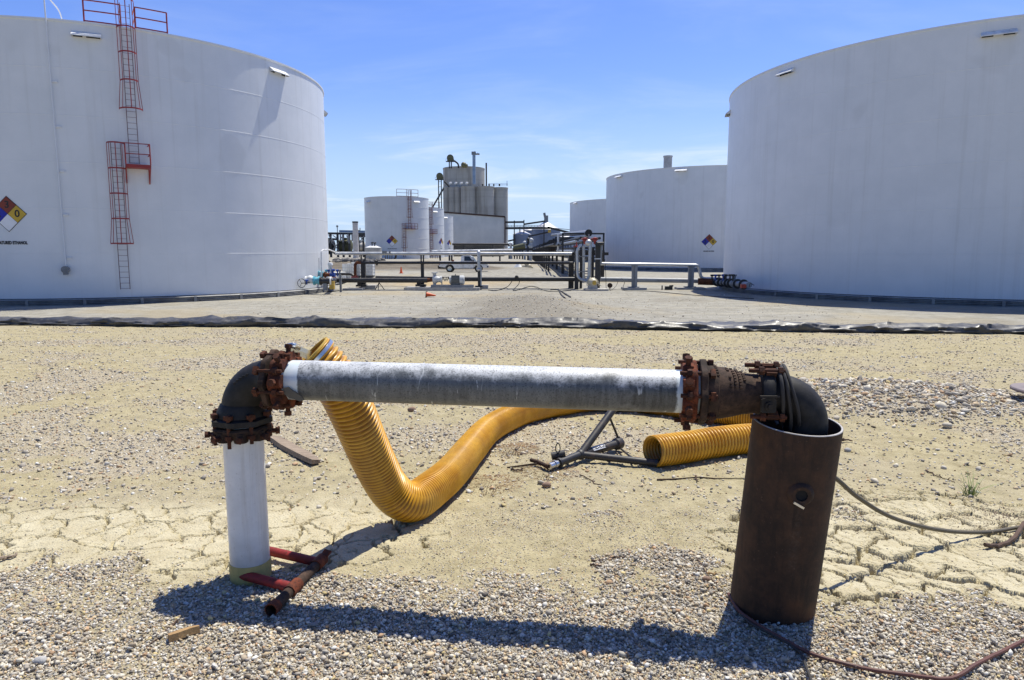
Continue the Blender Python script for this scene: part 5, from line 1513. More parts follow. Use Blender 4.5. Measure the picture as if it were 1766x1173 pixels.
pad(1008, 1047, YR - 1.2, 0.14, 1.6, 'concrete pad under the cream pump')
pad(1073, 1113, YR + 0.4, 0.16, 1.2, 'concrete footing of the first grey post right of the cream pump')
pad(1166, 1213, YR + 0.4, 0.16, 1.2, 'concrete footing of the second grey post, nearest the right tank')

# silver top line
zs = P(800, 437.3, YR).z
ln = thing('pipeline', 'long silver clad pipe on top of the black posts between the tanks', 'pipe', P(800, 500, YR).to_tuple())
m = MB(); a, b = P(578, 437.3, YR), P(986, 437.8, YR)
m.cyl(a, b, 0.125, seg=16)
for k in np.linspace(0.03, 0.97, 12): q = a.lerp(b, k); m.cyl(q - Vector((.03, 0, 0)), q + Vector((.03, 0, 0)), 0.134, seg=16)
m.build('jacket', M['silver_pipe'], ln)
m = MB(); m.box(P(664, 436.5, YR) + Vector((0, -.15, .05)), (0.35, 0.2, 0.22)); m.box(P(673, 436.5, YR) + Vector((0, -.15, .05)), (0.12, 0.2, 0.22)); m.build('junction_box', M['grey_steel'], ln, 0)
m = MB(); tp_ = [P(554, 492, 48.6), P(554, 434, 48.6), P(557, 431, 48.8), P(567, 430.5, 49.6), P(578, 435, 54)]
m.tube(fillet(tp_, 0.3), 0.05, 8); m.build('conduit', M['white'], ln)
m = MB(); q = P(550, 445, 48.5); m.cyl(P(550.5, 490, 48.3), q, 0.02, seg=6); m.build('rod', M['grey_steel'], ln)

# black pipe with rusty drop bend
ln = thing('pipeline', 'black pipe with a rusty drop bend at its left end, below the silver line', 'pipe', P(800, 500, YR).to_tuple())
m = MB(); a, b = P(622, 453.2, YR), P(990, 453.6, YR); m.cyl(a, b, 0.105, seg=14); m.build('pipe_run', M['black_pipe'], ln)
m = MB(); pts = fillet([P(612.5, 478, YR), P(612.5, 453.2, YR), P(623, 453.2, YR)], 0.28); m.tube(pts, 0.115, 14); m.lathe([(0.115, 0), (0.17, 0.01), (0.17, 0.07), (0.115, 0.08)], P(612.5, 476.5, YR), (0, 0, 1), 18)
m.build('drop_bend', M['pipe_rust'], ln)
m = MB(); m.tube(fillet([P(566, 473.0, YR + .6), P(606, 472.6, YR + .2), P(612.5, 479, YR)], 0.25), 0.10, 12); m.build('lower_run', M['black_pipe'], ln)
m = MB(); m.ball(P(613, 478.5, YR - .05), 0.17, 12, 8); m.cyl(P(606, 479, YR - .1), P(618, 479, YR - .1), 0.09, seg=12); m.build('red_valve', M['valve_red'], ln)
m = MB(); m.box(P(649, 450.8, YR), (0.25, 0.2, 0.12)); m.box(P(650, 456, YR), (0.14, 0.12, 0.16)); m.build('pipe_clip', M['black_steel'], ln, 0)

# heavy black pump-suction line
ln = thing('pipeline', 'thick black pipe running from the left tank valves to the grey pump', 'pipe', P(650, 500, YR).to_tuple())
m = MB(); m.cyl(P(578, 483.3, YR - 1.2), P(737, 483.6, YR - 1.0), 0.185, seg=18)
m.build('pipe_run', M['black_pipe'], ln)
m = MB(); m.cyl(P(737, 483.4, YR - 1.0), P(746, 483, YR - 1.0), 0.16, 0.12, 16); m.build('rusty_spool', M['pipe_rust'], ln)
m = MB(); m.lathe([(0.18, -.12), (0.27, -.11), (0.27, .0), (0.18, .01)], P(577, 483.3, YR - 1.2), (1, 0, 0), 24); m.lathe([(0.18, -.0), (0.25, .01), (0.25, .12), (0.18, .13)], P(576.5, 483.3, YR - 1.2), (1, 0, 0), 24); m.build('flange', M['pipe_rust'], ln)
ln = thing('pipeline', 'black pipe behind the pump, running right to the cream pump', 'pipe', P(900, 500, YR).to_tuple())
m = MB(); m.cyl(P(648, 478.0, YR + 2), P(832, 480.5, YR + .6), 0.10, seg=14); m.build('slim_run', M['black_pipe'], ln)
m = MB(); m.cyl(P(800, 481.5, YR + .4), P(1000, 481.6, YR + .3), 0.175, seg=18); m.build('pipe_run', M['black_pipe'], ln)
m = MB(); q = P(891, 477.5, YR); m.ball(q, 0.13, 10, 7); m.cyl(q - Vector((.15, 0, .05)), q + Vector((.15, 0, -.02)), 0.06, seg=10); m.build('pipe_clip', M['black_steel'], ln)

# posts carrying the lines
for px, lab in ((626.5, 'leftmost black pipe post with two thin uprights above, beside the rusty bend'), (728.5, 'second black pipe post with rusty top, left of the pump')):
    x = P(px, 460, YR + .2).x; o = thing('pipe_post', lab, 'post', (x, YR + .2, zf(x, YR + .2)), 'pipe posts between the tanks')
    post('column', o, px, YR + .2, P(px, 455, YR).z, 0.34 if px < 700 else 0.24, M['black_steel'])
    for dx in ((-3.6, 3.2) if px < 700 else (-2.2, 1.8)):
        m = MB(); q0, q1 = P(px + dx, 455, YR + .2), P(px + dx, 440, YR + .2); m.bar(q0, q1, 0.10, 0.12); m.build('upright', M['black_steel'], o, 0)
    m = MB(); m.box(P(px, 439.8, YR + .1), (0.46, 0.3, 0.06)); m.build('saddle', M['black_steel'], o, 0)
    m = MB(); z0 = zf(x, YR); m.box((x - .1, YR - .1, z0 + 0.28), (0.8, 0.5, 0.14)); m.box((x - .25, YR - .15, z0 + 0.42), (0.3, 0.25, 0.2)); m.build('foot_clamp', M['black_steel'], o, 0)
# silver riser in front of the truck
x = P(826, 460, YR).x
o = thing('riser_pipe', 'silver upright pipe with rounded top crossing in front of the pickup truck', 'pipe', (x, YR, zf(x, YR)))
m = MB(); q = P(825.5, 434, YR - .3); m.tube(fillet([(q.x - .02, q.y + .6, q.z - .02), (q.x, q.y, q.z), (q.x, q.y, P(826, 464, YR).z)], 0.2), 0.13, 14); m.build('upper_jacket', M['silver_pipe'], o)
m = MB(); m.cyl((q.x, q.y, P(826, 464, YR).z), (q.x + .02, q.y, zf(x, YR) + .25), 0.10, seg=12); m.build('lower_pipe', M['black_pipe'], o)
m = MB(); m.cyl((q.x + .16, q.y, P(826, 460, YR).z), (q.x + .17, q.y, zf(x, YR) + .25), 0.06, seg=12); m.ball((q.x, q.y - .05, P(826, 464.5, YR).z), 0.15, 12, 7); m.build('tracer_pipe', M['silver_pipe'], o)
m = MB(); m.box((q.x, q.y, zf(x, YR) + .22), (0.55, 0.45, 0.10)); m.build('foot_plate', M['black_steel'], o, 0)

# pump set
x = P(782, 490, YR - .9).x; zp_ = zf(x, YR - .9) + 0.20
pu = thing('pump', 'pale grey centrifugal pump coupled to a dark finned motor on a steel skid', 'pump', (x, YR - .9, zp_))
xl_, xr_ = P(744, 495, YR - .9).x, P(817, 495, YR - .9).x
m = MB(); m.box(((xl_ + xr_) / 2, YR - .9, zp_ + .11), (xr_ - xl_, 0.85, 0.22)); m.build('skid', M['grey_steel'], pu, 0)
cz = P(750, 482, YR - .9).z; cx_0 = P(749.5, 482, YR - .9).x
m = MB(); m.lathe([(0.0, -.18), (0.13, -.17), (0.30, -.12), (0.36, 0), (0.34, .10), (0.24, .2), (0.2, .42), (0.26, .44), (0.26, .55), (0.10, .58), (0, .6)], (cx_0, YR - .9, cz), (1, 0, 0), 24)
m.cyl((cx_0, YR - .9, cz), (cx_0, YR - .9, cz + .5), 0.13, seg=14); m.cyl((cx_0, YR - .9, cz + .46), (cx_0, YR - .9, cz + .54), 0.23, seg=18); m.bar((cx_0, YR - .9, zp_ + .2), (cx_0, YR - .9, cz), 0.2, 0.34)
m.build('pump_casing', M['pump_grey'], pu)
m = MB(); xs0 = cx_0 + .6; m.cyl((xs0, YR - .9, cz), (xs0 + .45, YR - .9, cz), 0.045, seg=10)
for d in (.12, .22, .34): m.cyl((xs0 + d, YR - .9, cz), (xs0 + d + .06, YR - .9, cz), 0.13, seg=14)
m.bar((xs0 - .05, YR - .9, zp_ + .2), (xs0 - .05, YR - .9, cz), 0.08, 0.1); m.build('coupling_shaft', M['cream'], pu)
xm0, xm1, xm2 = P(777.5, 482, YR - .9).x, P(793, 482, YR - .9).x, P(802.5, 482, YR - .9).x; zm = P(785, 483, YR - .9).z
m = MB(); m.cyl((xm0, YR - .9, zm), (xm1, YR - .9, zm), 0.31, seg=20)
for k in range(20):
    a = 2 * math.pi * k / 20; m.bar((xm0 + .05, YR - .9 + .32 * math.cos(a), zm + .32 * math.sin(a)), (xm1, YR - .9 + .32 * math.cos(a), zm + .32 * math.sin(a)), 0.025, 0.06)
m.box(((xm0 + xm1) / 2, YR - .9, zp_ + .28), (xm1 - xm0, 0.6, 0.16)); m.cyl((xm0 + .35, YR - .9, zm + .3), (xm0 + .35, YR - .9, zm + .46), 0.03, seg=8); m.build('motor', M['motor_grey'], pu)
m = MB(); m.lathe([(0.34, 0), (0.345, .02), (0.345, .28), (0.28, .36), (0, .37)], (xm1, YR - .9, zm), (1, 0, 0), 22); m.build('fan_cover', M['pump_grey'], pu)
m = MB(); m.lathe([(0.0, -.12), (0.27, -.10), (0.31, .02), (0.31, .06)], (xm0, YR - .9, zm), (1, 0, 0), 22); m.build('end_bell', M['pump_grey'], pu)

# tripod pipe stand below the black line
x, y = P(654, 498, YR - 1).x, YR - 1.0
o = thing('pipe_stand', 'small black tripod jack standing under the thick black pipe', 'stand', (x, y, zf(x, y)))
ap = Vector((x, y, P(654, 487.5, y).z))
for k in range(3):
    a = 0.5 + k * 2.1; m = MB(); m.cyl(ap, (x + .42 * math.cos(a), y + .42 * math.sin(a), zf(x, y)), 0.028, seg=8); m.build('leg', M['black_steel'], o)
m = MB(); m.cyl(ap - Vector((0, 0, .1)), ap + Vector((0, 0, .2)), 0.03, seg=8); m.build('screw', M['black_steel'], o)

# cones
def cone(loc, rot, lab, base_mat):
    o = thing('traffic_cone', lab, 'cone', loc, 'orange traffic cones')
    m = MB(); m.lathe([(0.15, 0.02), (0.14, 0.05), (0.05, 0.55), (0.035, 0.62), (0.02, 0.62)], loc, (0, 0, 1), 20); m.build('cone_body', M['orange'], o)
    m = MB(); m.box(Vector(loc) + Vector((0, 0, 0.014)), (0.40, 0.40, 0.028)); m.build('cone_base', base_mat, o, 0)
    o.rotation_euler = rot; return o
q = P(692, 476, 66); cone((q.x, q.y, zf(q.x, q.y)), (0, 0, 0.3), 'upright orange cone on the far track behind the black pipes', M['orange'])
q = on_ground(735, 513); cone((q.x, q.y, zf(q.x, q.y) + .19), (0.2, math.radians(96), 0.12), 'orange cone with a dark base lying on its side in front of the pump', M['brown_plastic'])

# valve groups at the left tank
def wheel(m, c, ax, r, tube=0.022):
    ax, N, B = frame(ax); c = Vector(c)
    m.tube([c + (N * math.cos(a) + B * math.sin(a)) * r for a in np.linspace(0, 2 * math.pi, 24, endpoint=False)], tube, 6, closed=True)
    for k in range(3):
        a = k * 2.094; m.cyl(c, c + (N * math.cos(a) + B * math.sin(a)) * r, tube * .7, seg=5)
ax_y = 48.2
o = thing('valve_manifold', 'cyan and white valves with a large handwheel on the left tank outlet', 'valves', P(545, 497, ax_y).to_tuple())
y0 = 48.0; zc = P(545, 484, y0).z
def seg_x(m, p0, p1, y, z, r, r2=None): m.cyl((P(p0, 484, y).x, y, z), (P(p1, 484, y).x, y, z), r, r2, 18)
m = MB(); seg_x(m, 527, 541, y0, zc, 0.20); m.ball((P(535, 480, y0).x, y0, zc + .1), 0.26, 14, 8); m.lathe([(0.2, -.04), (0.30, -.03), (0.30, .05), (0.2, .06)], (P(528, 484, y0).x, y0, zc), (1, 0, 0), 22); m.build('nozzle', M['white'], o)
m = MB(); seg_x(m, 542, 550, y0, zc, 0.24); m.lathe([(0.2, -.05), (0.31, -.04), (0.31, .06), (0.2, .07)], (P(542, 484, y0).x, y0, zc), (1, 0, 0), 22); m.lathe([(0.2, -.05), (0.30, -.04), (0.30, .06), (0.2, .07)], (P(550.5, 484, y0).x, y0, zc), (1, 0, 0), 22); m.build('cyan_valve', M['cyan'], o)
m = MB(); seg_x(m, 551, 570, y0, zc - .03, 0.22); m.lathe([(0.2, -.05), (0.29, -.04), (0.29, .06), (0.2, .07)], (P(553, 484, y0).x, y0, zc - .03), (1, 0, 0), 22); m.build('black_spool', M['black_pipe'], o)
m = MB(); m.cyl((P(569, 484, y0).x, y0, zc - .03), P(577, 483.3, YR - 1.3), 0.19, seg=16); m.build('black_spool', M['black_pipe'], o)
m = MB(); m.lathe([(0.2, -.05), (0.30, -.04), (0.30, .04), (0.2, .05)], (P(571, 484, y0).x, y0, zc - .03), (1, 0, 0), 22); m.build('white_flange', M['white'], o)
m = MB(); wc = Vector((P(520, 488, y0 - .6).x, y0 - .6, P(520, 488.5, y0 - .6).z)); wheel(m, wc, (0.75, -0.65, 0.05), 0.30); m.cyl(wc, wc + Vector((.45, .45, 0)), 0.03, seg=8); m.build('handwheel', M['black_steel'], o)
m = MB(); m.cyl((P(531, 484, y0).x, y0 - .3, zc - .25), (P(531, 484, y0).x, y0 - .3, zc + .02), 0.05, seg=8); m.cyl((P(529, 484, y0).x, y0 - .3, zc + .02), (P(534, 484, y0).x, y0 - .3, zc + .02), 0.05, seg=8); m.build('blue_lever', M['blue'], o)
m = MB(); m.box((P(572.5, 484, y0).x, y0, P(572, 492, y0).z), (0.32, 0.3, 0.55)); m.build('yellow_support', M['yellow'], o, 0)
m = MB(); m.box((P(561, 484, y0).x, y0, P(561, 493, y0).z), (0.26, 0.3, 0.6)); m.build('grey_support', M['grey_steel'], o, 0)
o = thing('valve_manifold', 'second cyan valve row with blue actuators, just behind the left handwheel', 'valves', P(560, 480, 50.5).to_tuple())
y0 = 50.6; zc = P(560, 474, y0).z
m = MB(); seg_x(m, 545, 556, y0, zc, 0.15); m.lathe([(0.15, -.05), (0.26, -.04), (0.26, .06), (0.15, .07)], (P(546, 484, y0).x, y0, zc), (1, 0, 0), 20); m.lathe([(0.15, -.05), (0.24, -.04), (0.24, .06), (0.15, .07)], (P(556, 484, y0).x, y0, zc), (1, 0, 0), 20); m.ball((P(551, 472, y0).x, y0, zc + .1), 0.2, 12, 7); m.build('cyan_valve', M['cyan'], o)
m = MB(); seg_x(m, 556, 570, y0, zc, 0.13); m.lathe([(0.13, -.05), (0.22, -.04), (0.22, .06), (0.13, .07)], (P(561, 484, y0).x, y0, zc), (1, 0, 0), 18); m.build('red_spool', M['pipe_rust'], o)
m = MB(); seg_x(m, 570, 578, y0, zc, 0.16); m.cyl((P(573.5, 473, y0).x, y0, zc), (P(573.5, 473, y0).x, y0, zc + .40), 0.09, seg=12); m.cyl((P(573.5, 473, y0).x, y0 - .05, zc + .34), (P(578, 473, y0).x, y0 - .05, zc + .34), 0.09, seg=12); m.build('blue_actuator', M['blue'], o)
for k, pxx in enumerate((563, 567, 582, 586)):
    m = MB(); xx = P(pxx, 470, y0 + .8).x; zz = P(560, 470, y0 + .8).z; m.cyl((xx, y0 + .8, zz - .3), (xx, y0 + .8, zz + .12), 0.05, seg=8); m.cyl((xx - .1, y0 + .8, zz + .14), (xx + .1, y0 + .8, zz + .14), 0.08, seg=8)
    m.build('small_valve', M[('cyan', 'blue', 'blue', 'grey_steel')[k]], o)
m = MB(); xx = P(587, 475, y0).x; m.bar((xx, y0, zf(xx, y0)), (xx, y0, zc), 0.14, 0.14); m.build('support', M['grey_steel'], o, 0)
m = MB(); xx = P(569.5, 455, 51.5).x; m.lathe([(0.14, P(569, 470, 51.5).z), (0.14, P(569, 459, 51.5).z), (0.20, P(569, 457, 51.5).z), (0.17, P(569, 453.5, 51.5).z), (0, P(569, 452.6, 51.5).z)], (xx, 51.5, 0), seg=16); m.build('white_bonnet', M['white'], o)

# white totes and drums by the left tank
def tote(pxc, y, w, h, lab):
    x = P(pxc, 470, y).x; z0 = zf(x, y); o = thing('tote', lab, 'tote', (x, y, z0), 'white plastic totes behind the left tank')
    m = MB(); m.box((x, y, z0 + .16 + (h - .16) / 2), (w * .96, .95, h - .16)); m.cyl((x, y, z0 + h), (x, y, z0 + h + .05), 0.12, seg=14); m.build('bottle', M['tote'], o, 0)
    m = MB()
    for k in range(7):
        xx = x - w / 2 + w * k / 6
        for yy in (y - .5, y + .5): m.cyl((xx, yy, z0 + .12), (xx, yy, z0 + h), 0.016, seg=5)
    for zz in np.linspace(z0 + .2, z0 + h, 5):
        for yy in (y - .5, y + .5): m.cyl((x - w / 2, yy, zz), (x + w / 2, yy, zz), 0.016, seg=5)
        for xx in (x - w / 2, x + w / 2): m.cyl((xx, y - .5, zz), (xx, y + .5, zz), 0.016, seg=5)
    m.build('wire_cage', M['silver_pipe'], o)
    m = MB(); m.box((x, y, z0 + .07), (w, 1.0, .13)); m.build('pallet', M['far_steel'], o, 0)
tote(602, 62, 0.95, 1.45, 'white caged plastic tote left of the rusty drop bend, tallest in view')
tote(616, 63.0, 0.75, 1.35, 'white caged tote framed inside the rusty drop bend')
tote(637.5, 62.5, 0.75, 1.25, 'white ribbed tote right of the leftmost black pipe post')
for i, (pxc, y, r_, h_) in enumerate(((575, 60.5, .32, .85), (582, 61, .32, .92), (589.5, 61, .33, .88))):
    x = P(pxc, 466, y).x; z0 = zf(x, y); m = MB(); m.lathe([(0, 0), (r_, 0), (r_, h_ * .33), (r_ + .015, h_ * .35), (r_, h_ * .37), (r_, h_ * .66), (r_ + .015, h_ * .68), (r_, h_ * .7), (r_, h_), (r_ - .03, h_ + .02), (0, h_ + .02)], (x, y, z0 + .12), seg=18)
    tag(m.build('drum', M['tote'], None), ['white drum nearest the left tank, beside the white valve bonnet', 'middle one of the three white drums', 'white drum touching the tallest white tote'][i], 'drum', 'white drums behind the left tank')

# ------------------------------------------------------------------ pickup truck
def pickup(px0, px1, Y, z0):
    x0, x1 = P(px0, 460, Y).x, P(px1, 460, Y).x; Lt = x1 - x0; cx0 = (x0 + x1) / 2
    o = thing('pickup_truck', 'white single-cab pickup truck parked side-on behind the pipes', 'truck', (cx0, Y, z0))
    W = 1.72; S = Lt / 4.8
    X = lambda u: cx0 + u * S
    Z = lambda v: z0 + v * S
    side = [(-2.32, 0.50), (-1.80, 0.46)]
    wa, wb, wr = -1.33, 1.47, 0.43
    def arch(c): return [(c + wr * math.cos(a), 0.36 + wr * math.sin(a)) for a in np.linspace(math.pi - 0.25, 0.25, 9)]
    poly = [(-2.36, 0.55), (-2.36, 1.02)] + [(-2.30, 1.06), (-0.28, 1.06), (-0.26, 1.02), (1.10, 1.03), (2.0, 0.99), (2.28, 0.92), (2.36, 0.80), (2.36, 0.52), (2.2, 0.44)] + [(p, q) for p, q in reversed(arch(wb))] + [(0.95, 0.38), (-0.85, 0.38)] + [(p, q) for p, q in reversed(arch(wa))]
    m = MB(); m.prism([(p * S, q * S) for p, q in poly], (cx0, Y - W / 2, z0), (1, 0, 0), (0, 0, 1), (0, W, 0)); m.build('body', M['truck'], o, 30)
    cab = [(-0.24, 1.03), (-0.20, 1.55), (-0.08, 1.62), (0.62, 1.62), (0.78, 1.56), (1.22, 1.03)]
    m = MB(); vs = []
    for yy, ins in ((Y - W / 2 + .02, 0), (Y + W / 2 - .02, 0)):
        s_ = 1 if yy < Y else -1
        for p, q in cab: vs.append((X(p), yy + s_ * 0.14 * (q - 1.03) / .59, Z(q)))
    n = len(cab); m.add(vs, [tuple(range(n))[::-1], tuple(range(n, 2 * n))] + [(i, (i + 1) % n, (i + 1) % n + n, i + n) for i in range(n)]); m.build('cab', M['truck'], o, 30)
    def glass(poly_, name, yo):
        m = MB(); m.add([(X(p), Y - W / 2 + .02 + 0.14 * (q - 1.03) / .59 - yo, Z(q)) for p, q in poly_], [tuple(range(len(poly_)))]); m.add([(X(p), Y + W / 2 - .02 - 0.14 * (q - 1.03) / .59 + yo, Z(q)) for p, q in poly_], [tuple(range(len(poly_)))]); return m.build(name, M['glass'], o, 0)
    glass([(0.10, 1.10), (0.10, 1.55), (0.60, 1.55), (0.92, 1.10)], 'side_window', 0.006)
    m = MB(); m.add([(X(1.20), Y - .74, Z(1.07)), (X(1.20), Y + .74, Z(1.07)), (X(0.82), Y + .66, Z(1.54)), (X(0.82), Y - .66, Z(1.54))], [(0, 1, 2, 3)]); m.v = [tuple(Vector(v) + Vector((.035, 0, .02))) for v in m.v]; m.build('windscreen', M['glass'], o, 0)
    m = MB(); m.bar((X(-0.02), Y - W / 2 - .004, Z(0.45)), (X(-0.02), Y - W / 2 - .004, Z(1.02)), 0.02, 0.012); m.bar((X(1.02), Y - W / 2 - .004, Z(0.45)), (X(1.02), Y - W / 2 - .004, Z(1.02)), 0.02, 0.012)
    m.bar((X(-.02), Y - W / 2 - .004, Z(0.45)), (X(1.02), Y - W / 2 - .004, Z(0.45)), 0.012, 0.02, up=(0, 1, 0)); m.build('door_seam', M['far_steel'], o, 0)
    m = MB(); m.box((X(0.08), Y - W / 2 - .01, Z(0.93)), (0.16, 0.03, 0.04)); m.build('door_handle', M['black_steel'], o, 0)
    m = MB(); m.box((X(0.98), Y - W / 2 - .10, Z(1.14)), (0.10, 0.20, 0.15)); m.build('side_mirror', M['black_steel'], o, 0)
    m = MB(); m.box((X(2.38), Y, Z(0.55)), (0.14, W * 1.0, 0.20)); m.build('front_bumper', M['grey_steel'], o, 0)
    m = MB(); m.box((X(-2.42), Y, Z(0.56)), (0.14, W * .95, 0.16)); m.build('rear_bumper', M['black_steel'], o, 0)
    m = MB(); m.box((X(2.30), Y - W / 2 - .004, Z(0.78)), (0.10, 0.03, 0.13)); m.build('headlight', M['chrome'], o, 0)
    m = MB(); m.box((X(-2.33), Y - W / 2 - .004, Z(0.86)), (0.06, 0.03, 0.26)); m.build('tail_light', M['valve_red'], o, 0)
    m = MB(); m.box((X(-.7), Y, Z(0.40)), (3.6 * S, W * .7, 0.14)); m.build('chassis', M['black_steel'], o, 0)
    m = MB(); m.box((X(-1.05), Y - .3, Z(1.13)), (0.22, 0.3, 0.16)); m.build('bed_box', M['pipe_rust'], o, 0)
    for u in (wa, wb):
        for s_ in (-1, 1):
            yy = Y + s_ * (W / 2 - .09); m = MB(); m.lathe([(0.21, -.11), (0.33, -.11), (0.365, -.07), (0.365, .07), (0.33, .11), (0.21, .11)], (X(u), yy, Z(0.365)), (0, 1, 0), 28); m.v = m.v
            w_ = m.build('wheel', M['rubber'], o); m = MB(); m.lathe([(0.21, 0), (0.20, .03), (0.10, .02), (0.07, .06), (0, .06)], (X(u), yy + s_ * .09, Z(0.365)), (0, s_, 0), 20, rfun=lambda a: 1 + .02 * math.sin(5 * a)); m.build('rim', M['chrome'], w_)
    return o
Yt = 69.0; q = P(800, 470, Yt)
pickup(758, 842, Yt, zf(q.x, Yt) - 0.01)

# ------------------------------------------------------------------ right-hand line from the cream pump to the right tank
ln = thing('pipeline', 'silver pipe on two grey posts, bending down before the right tank', 'pipe', P(1120, 500, YR).to_tuple())
m = MB(); m.tube(fillet([P(1036, 455.0, YR + .3), P(1205, 457.5, YR + .3), P(1209, 480.5, YR + .3), P(1244, 481, YR + .1)], 0.32, 8), 0.125, 14); m.build('pipe_run', M['silver_pipe'], ln)
ln = thing('pipeline', 'grey pipe passing low behind the two grey posts on the right', 'pipe', P(1120, 500, YR).to_tuple())
m = MB(); m.cyl(P(1036, 482, YR + 1), P(1206, 484.5, YR + 1), 0.185, seg=16); m.build('pipe_run', M['grey_pipe'], ln)
m = MB(); m.cyl(P(1204, 485.5, YR - .1), P(1234, 486.5, YR - .3), 0.26, seg=18); m.build('rusty_spool', M['pipe_rust'], ln)
for px, lab in ((1094, 'first grey steel post right of the cream pump, under the silver pipe'), (1191.5, 'second grey steel post, nearest the right tank valves')):
    x = P(px, 470, YR + .3).x; o = thing('pipe_post', lab, 'post', (x, YR + .3, zf(x, YR + .3)), 'pipe posts between the tanks')
    zt_ = P(px, 459.5 if px < 1150 else 461, YR + .3).z; z0 = zf(x, YR + .3)
    for s_, mt, ww in ((-1, 'grey_steel', 0.16), (1, 'grey_pipe', 0.22)):
        m = MB(); m.box((x + s_ * 0.11, YR + .3, (z0 + zt_) / 2), (ww, 0.26, zt_ - z0)); m.build('column', M[mt], o, 0)
    m = MB(); m.box((x, YR + .3, zt_ + .03), (0.5, 0.34, 0.06)); m.build('saddle', M['grey_steel'], o, 0)
    m = MB(); m.box((x - .05, YR + .3, z0 + .2), (0.85, 0.5, 0.08)); m.build('foot_plate', M['grey_steel'], o, 0)
o = thing('valve_manifold', 'dark valves and flanges on the right tank outlet beside an orange cap', 'valves', P(1260, 497, 45).to_tuple())
ya, yb_ = YR - .3, 44.0
line = lambda f_, dz=0.0: P(1234, 486.3, ya).lerp(P(1292, 491.5, yb_), f_) + Vector((0, 0, dz))
dl = (line(1) - line(0)).normalized()
m = MB(); m.cyl(line(0), line(1), 0.19, seg=16); m.build('nozzle', M['grey_pipe'], o)
for k, f_ in enumerate((0.06, 0.2, 0.42, 0.52, 0.70, 0.86)):
    m = MB(); m.lathe([(0.19, -.06), (0.33, -.05), (0.33, .05), (0.19, .06)], line(f_), dl, 20); m.build('flange', M['black_steel'], o)
for f_, mt in ((0.30, 'black_steel'), (0.60, 'grey_steel')):
    m = MB(); m.ball(line(f_), 0.29, 14, 8); m.cyl(line(f_), line(f_, .55), 0.10, seg=10); m.cyl(line(f_, .5), line(f_, .62), 0.17, seg=12); m.build('valve_body', M[mt], o)
for k, pxx in enumerate((1228, 1234, 1240, 1247, 1252, 1259, 1264)):
    q = P(pxx, 478, 53 - k * .9); m = MB(); m.cyl(q - Vector((0, 0, .25)), q + Vector((0, 0, .12)), 0.06, seg=8); m.cyl(q + Vector((-.12, 0, .13)), q + Vector((.12, 0, .13)), 0.07, seg=8); m.build('small_valve', M['blue' if k in (1, 3) else 'black_steel'], o)
q = P(1283, 493, 43.2); m = MB(); m.cyl(q - Vector((0, .12, .02)), q + Vector((0, .15, 0)), 0.13, seg=16); m.box(q - Vector((.16, 0, .02)), (.06, .2, .24)); m.build('orange_cap', M['valve_red'], o)
m = MB(); q = P(1292, 495, 42.8); m.tube(fillet([q, q + Vector((.05, 0, .25)), q + Vector((.3, 0, .1))], .1), 0.02, 6); m.build('drain_tube', M['black_steel'], o)

# upright group: two silver risers, black posts, red valves and the cream pump
o = thing('riser_group', 'pair of silver risers with red valves on top beside thick black uprights', 'pipework', P(1010, 500, YR - .5).to_tuple())
yq = YR - .5
m = MB(); m.tube(fillet([P(1000, 424, yq), P(995, 432, yq), P(996, 480, yq), P(1012, 485.5, yq - .2)], 0.5, 8), 0.105, 14); m.build('riser', M['silver_pipe'], o)
m = MB(); m.tube(fillet([P(1012, 422, yq + .4), P(1014, 419, yq), P(1018, 421.5, yq - .2), P(1015.5, 478, yq - .2), P(1012, 484, yq - .2)], 0.25, 6), 0.12, 14); m.build('riser', M['silver_pipe'], o)
m = MB(); m.ball(P(1015, 419, yq - .1), 0.27, 14, 8); m.build('elbow_cap', M['silver_pipe'], o)
m = MB(); m.cyl(P(1006.5, 424, yq + .3), P(1006.5, 482, yq + .3), 0.11, seg=12); m.cyl(P(1019, 424, yq + .3), P(1017, 476, yq + .3), 0.09, seg=12); m.build('tracer_riser', M['silver_pipe'], o)
for pxx, w_, y_, t_ in ((994.5, .30, yq + .5, 424), (1030.5, .36, yq + .3, 419), (1022, .2, yq + 1.2, 428), (1002, .2, yq + 1.6, 430), (985, .40, yq + 1.5, 440)):
    x = P(pxx, 460, y_).x; z0 = zf(x, y_); zt_ = P(pxx, t_, y_).z; m = MB(); m.box((x, y_, (z0 + zt_) / 2), (w_, w_ * .9, zt_ - z0)); m.build('upright', M['black_steel'], o, 0)
m = MB(); q = P(1033, 420, yq); m.cyl(q - Vector((.3, 0, 0)), q + Vector((.35, 0, 0)), 0.12, seg=12); m.cyl(q - Vector((.1, 0, .2)), q - Vector((.1, 0, 0)), 0.18, seg=12); m.build('head_flange', M['black_steel'], o)
m = MB(); q = P(1037, 440, yq + .2); m.cyl(P(1037, 422, yq + .2), P(1036, 456, yq + .2), 0.09, seg=10); m.build('grey_riser', M['grey_pipe'], o)
for pxx, pyy in ((1009, 413.5), (1026, 413)):
    q = P(pxx, pyy, yq); m = MB(); m.lathe([(0.0, -.36), (0.10, -.34), (0.11, -.12), (0.18, -.10), (0.18, -.02), (0.10, .0), (0.10, .10), (0.17, .12), (0.06, .16), (0, .16)], q, (0, 0, 1), 16); m.cyl(q - Vector((.3, 0, -.05)), q + Vector((.22, 0, .05)), 0.05, seg=8); m.build('red_valve', M['valve_red'], o)
m = MB(); m.cyl(P(1015.5, 417, yq + .3), P(1015.5, 404, yq + .3), 0.06, seg=8); m.build('stem', M['grey_steel'], o)
for pyy in (442.5, 468.5): m = MB(); m.bar(P(998, pyy, yq), P(1017, pyy, yq), 0.06, 0.06); m.build('brace', M['grey_steel'], o, 0)
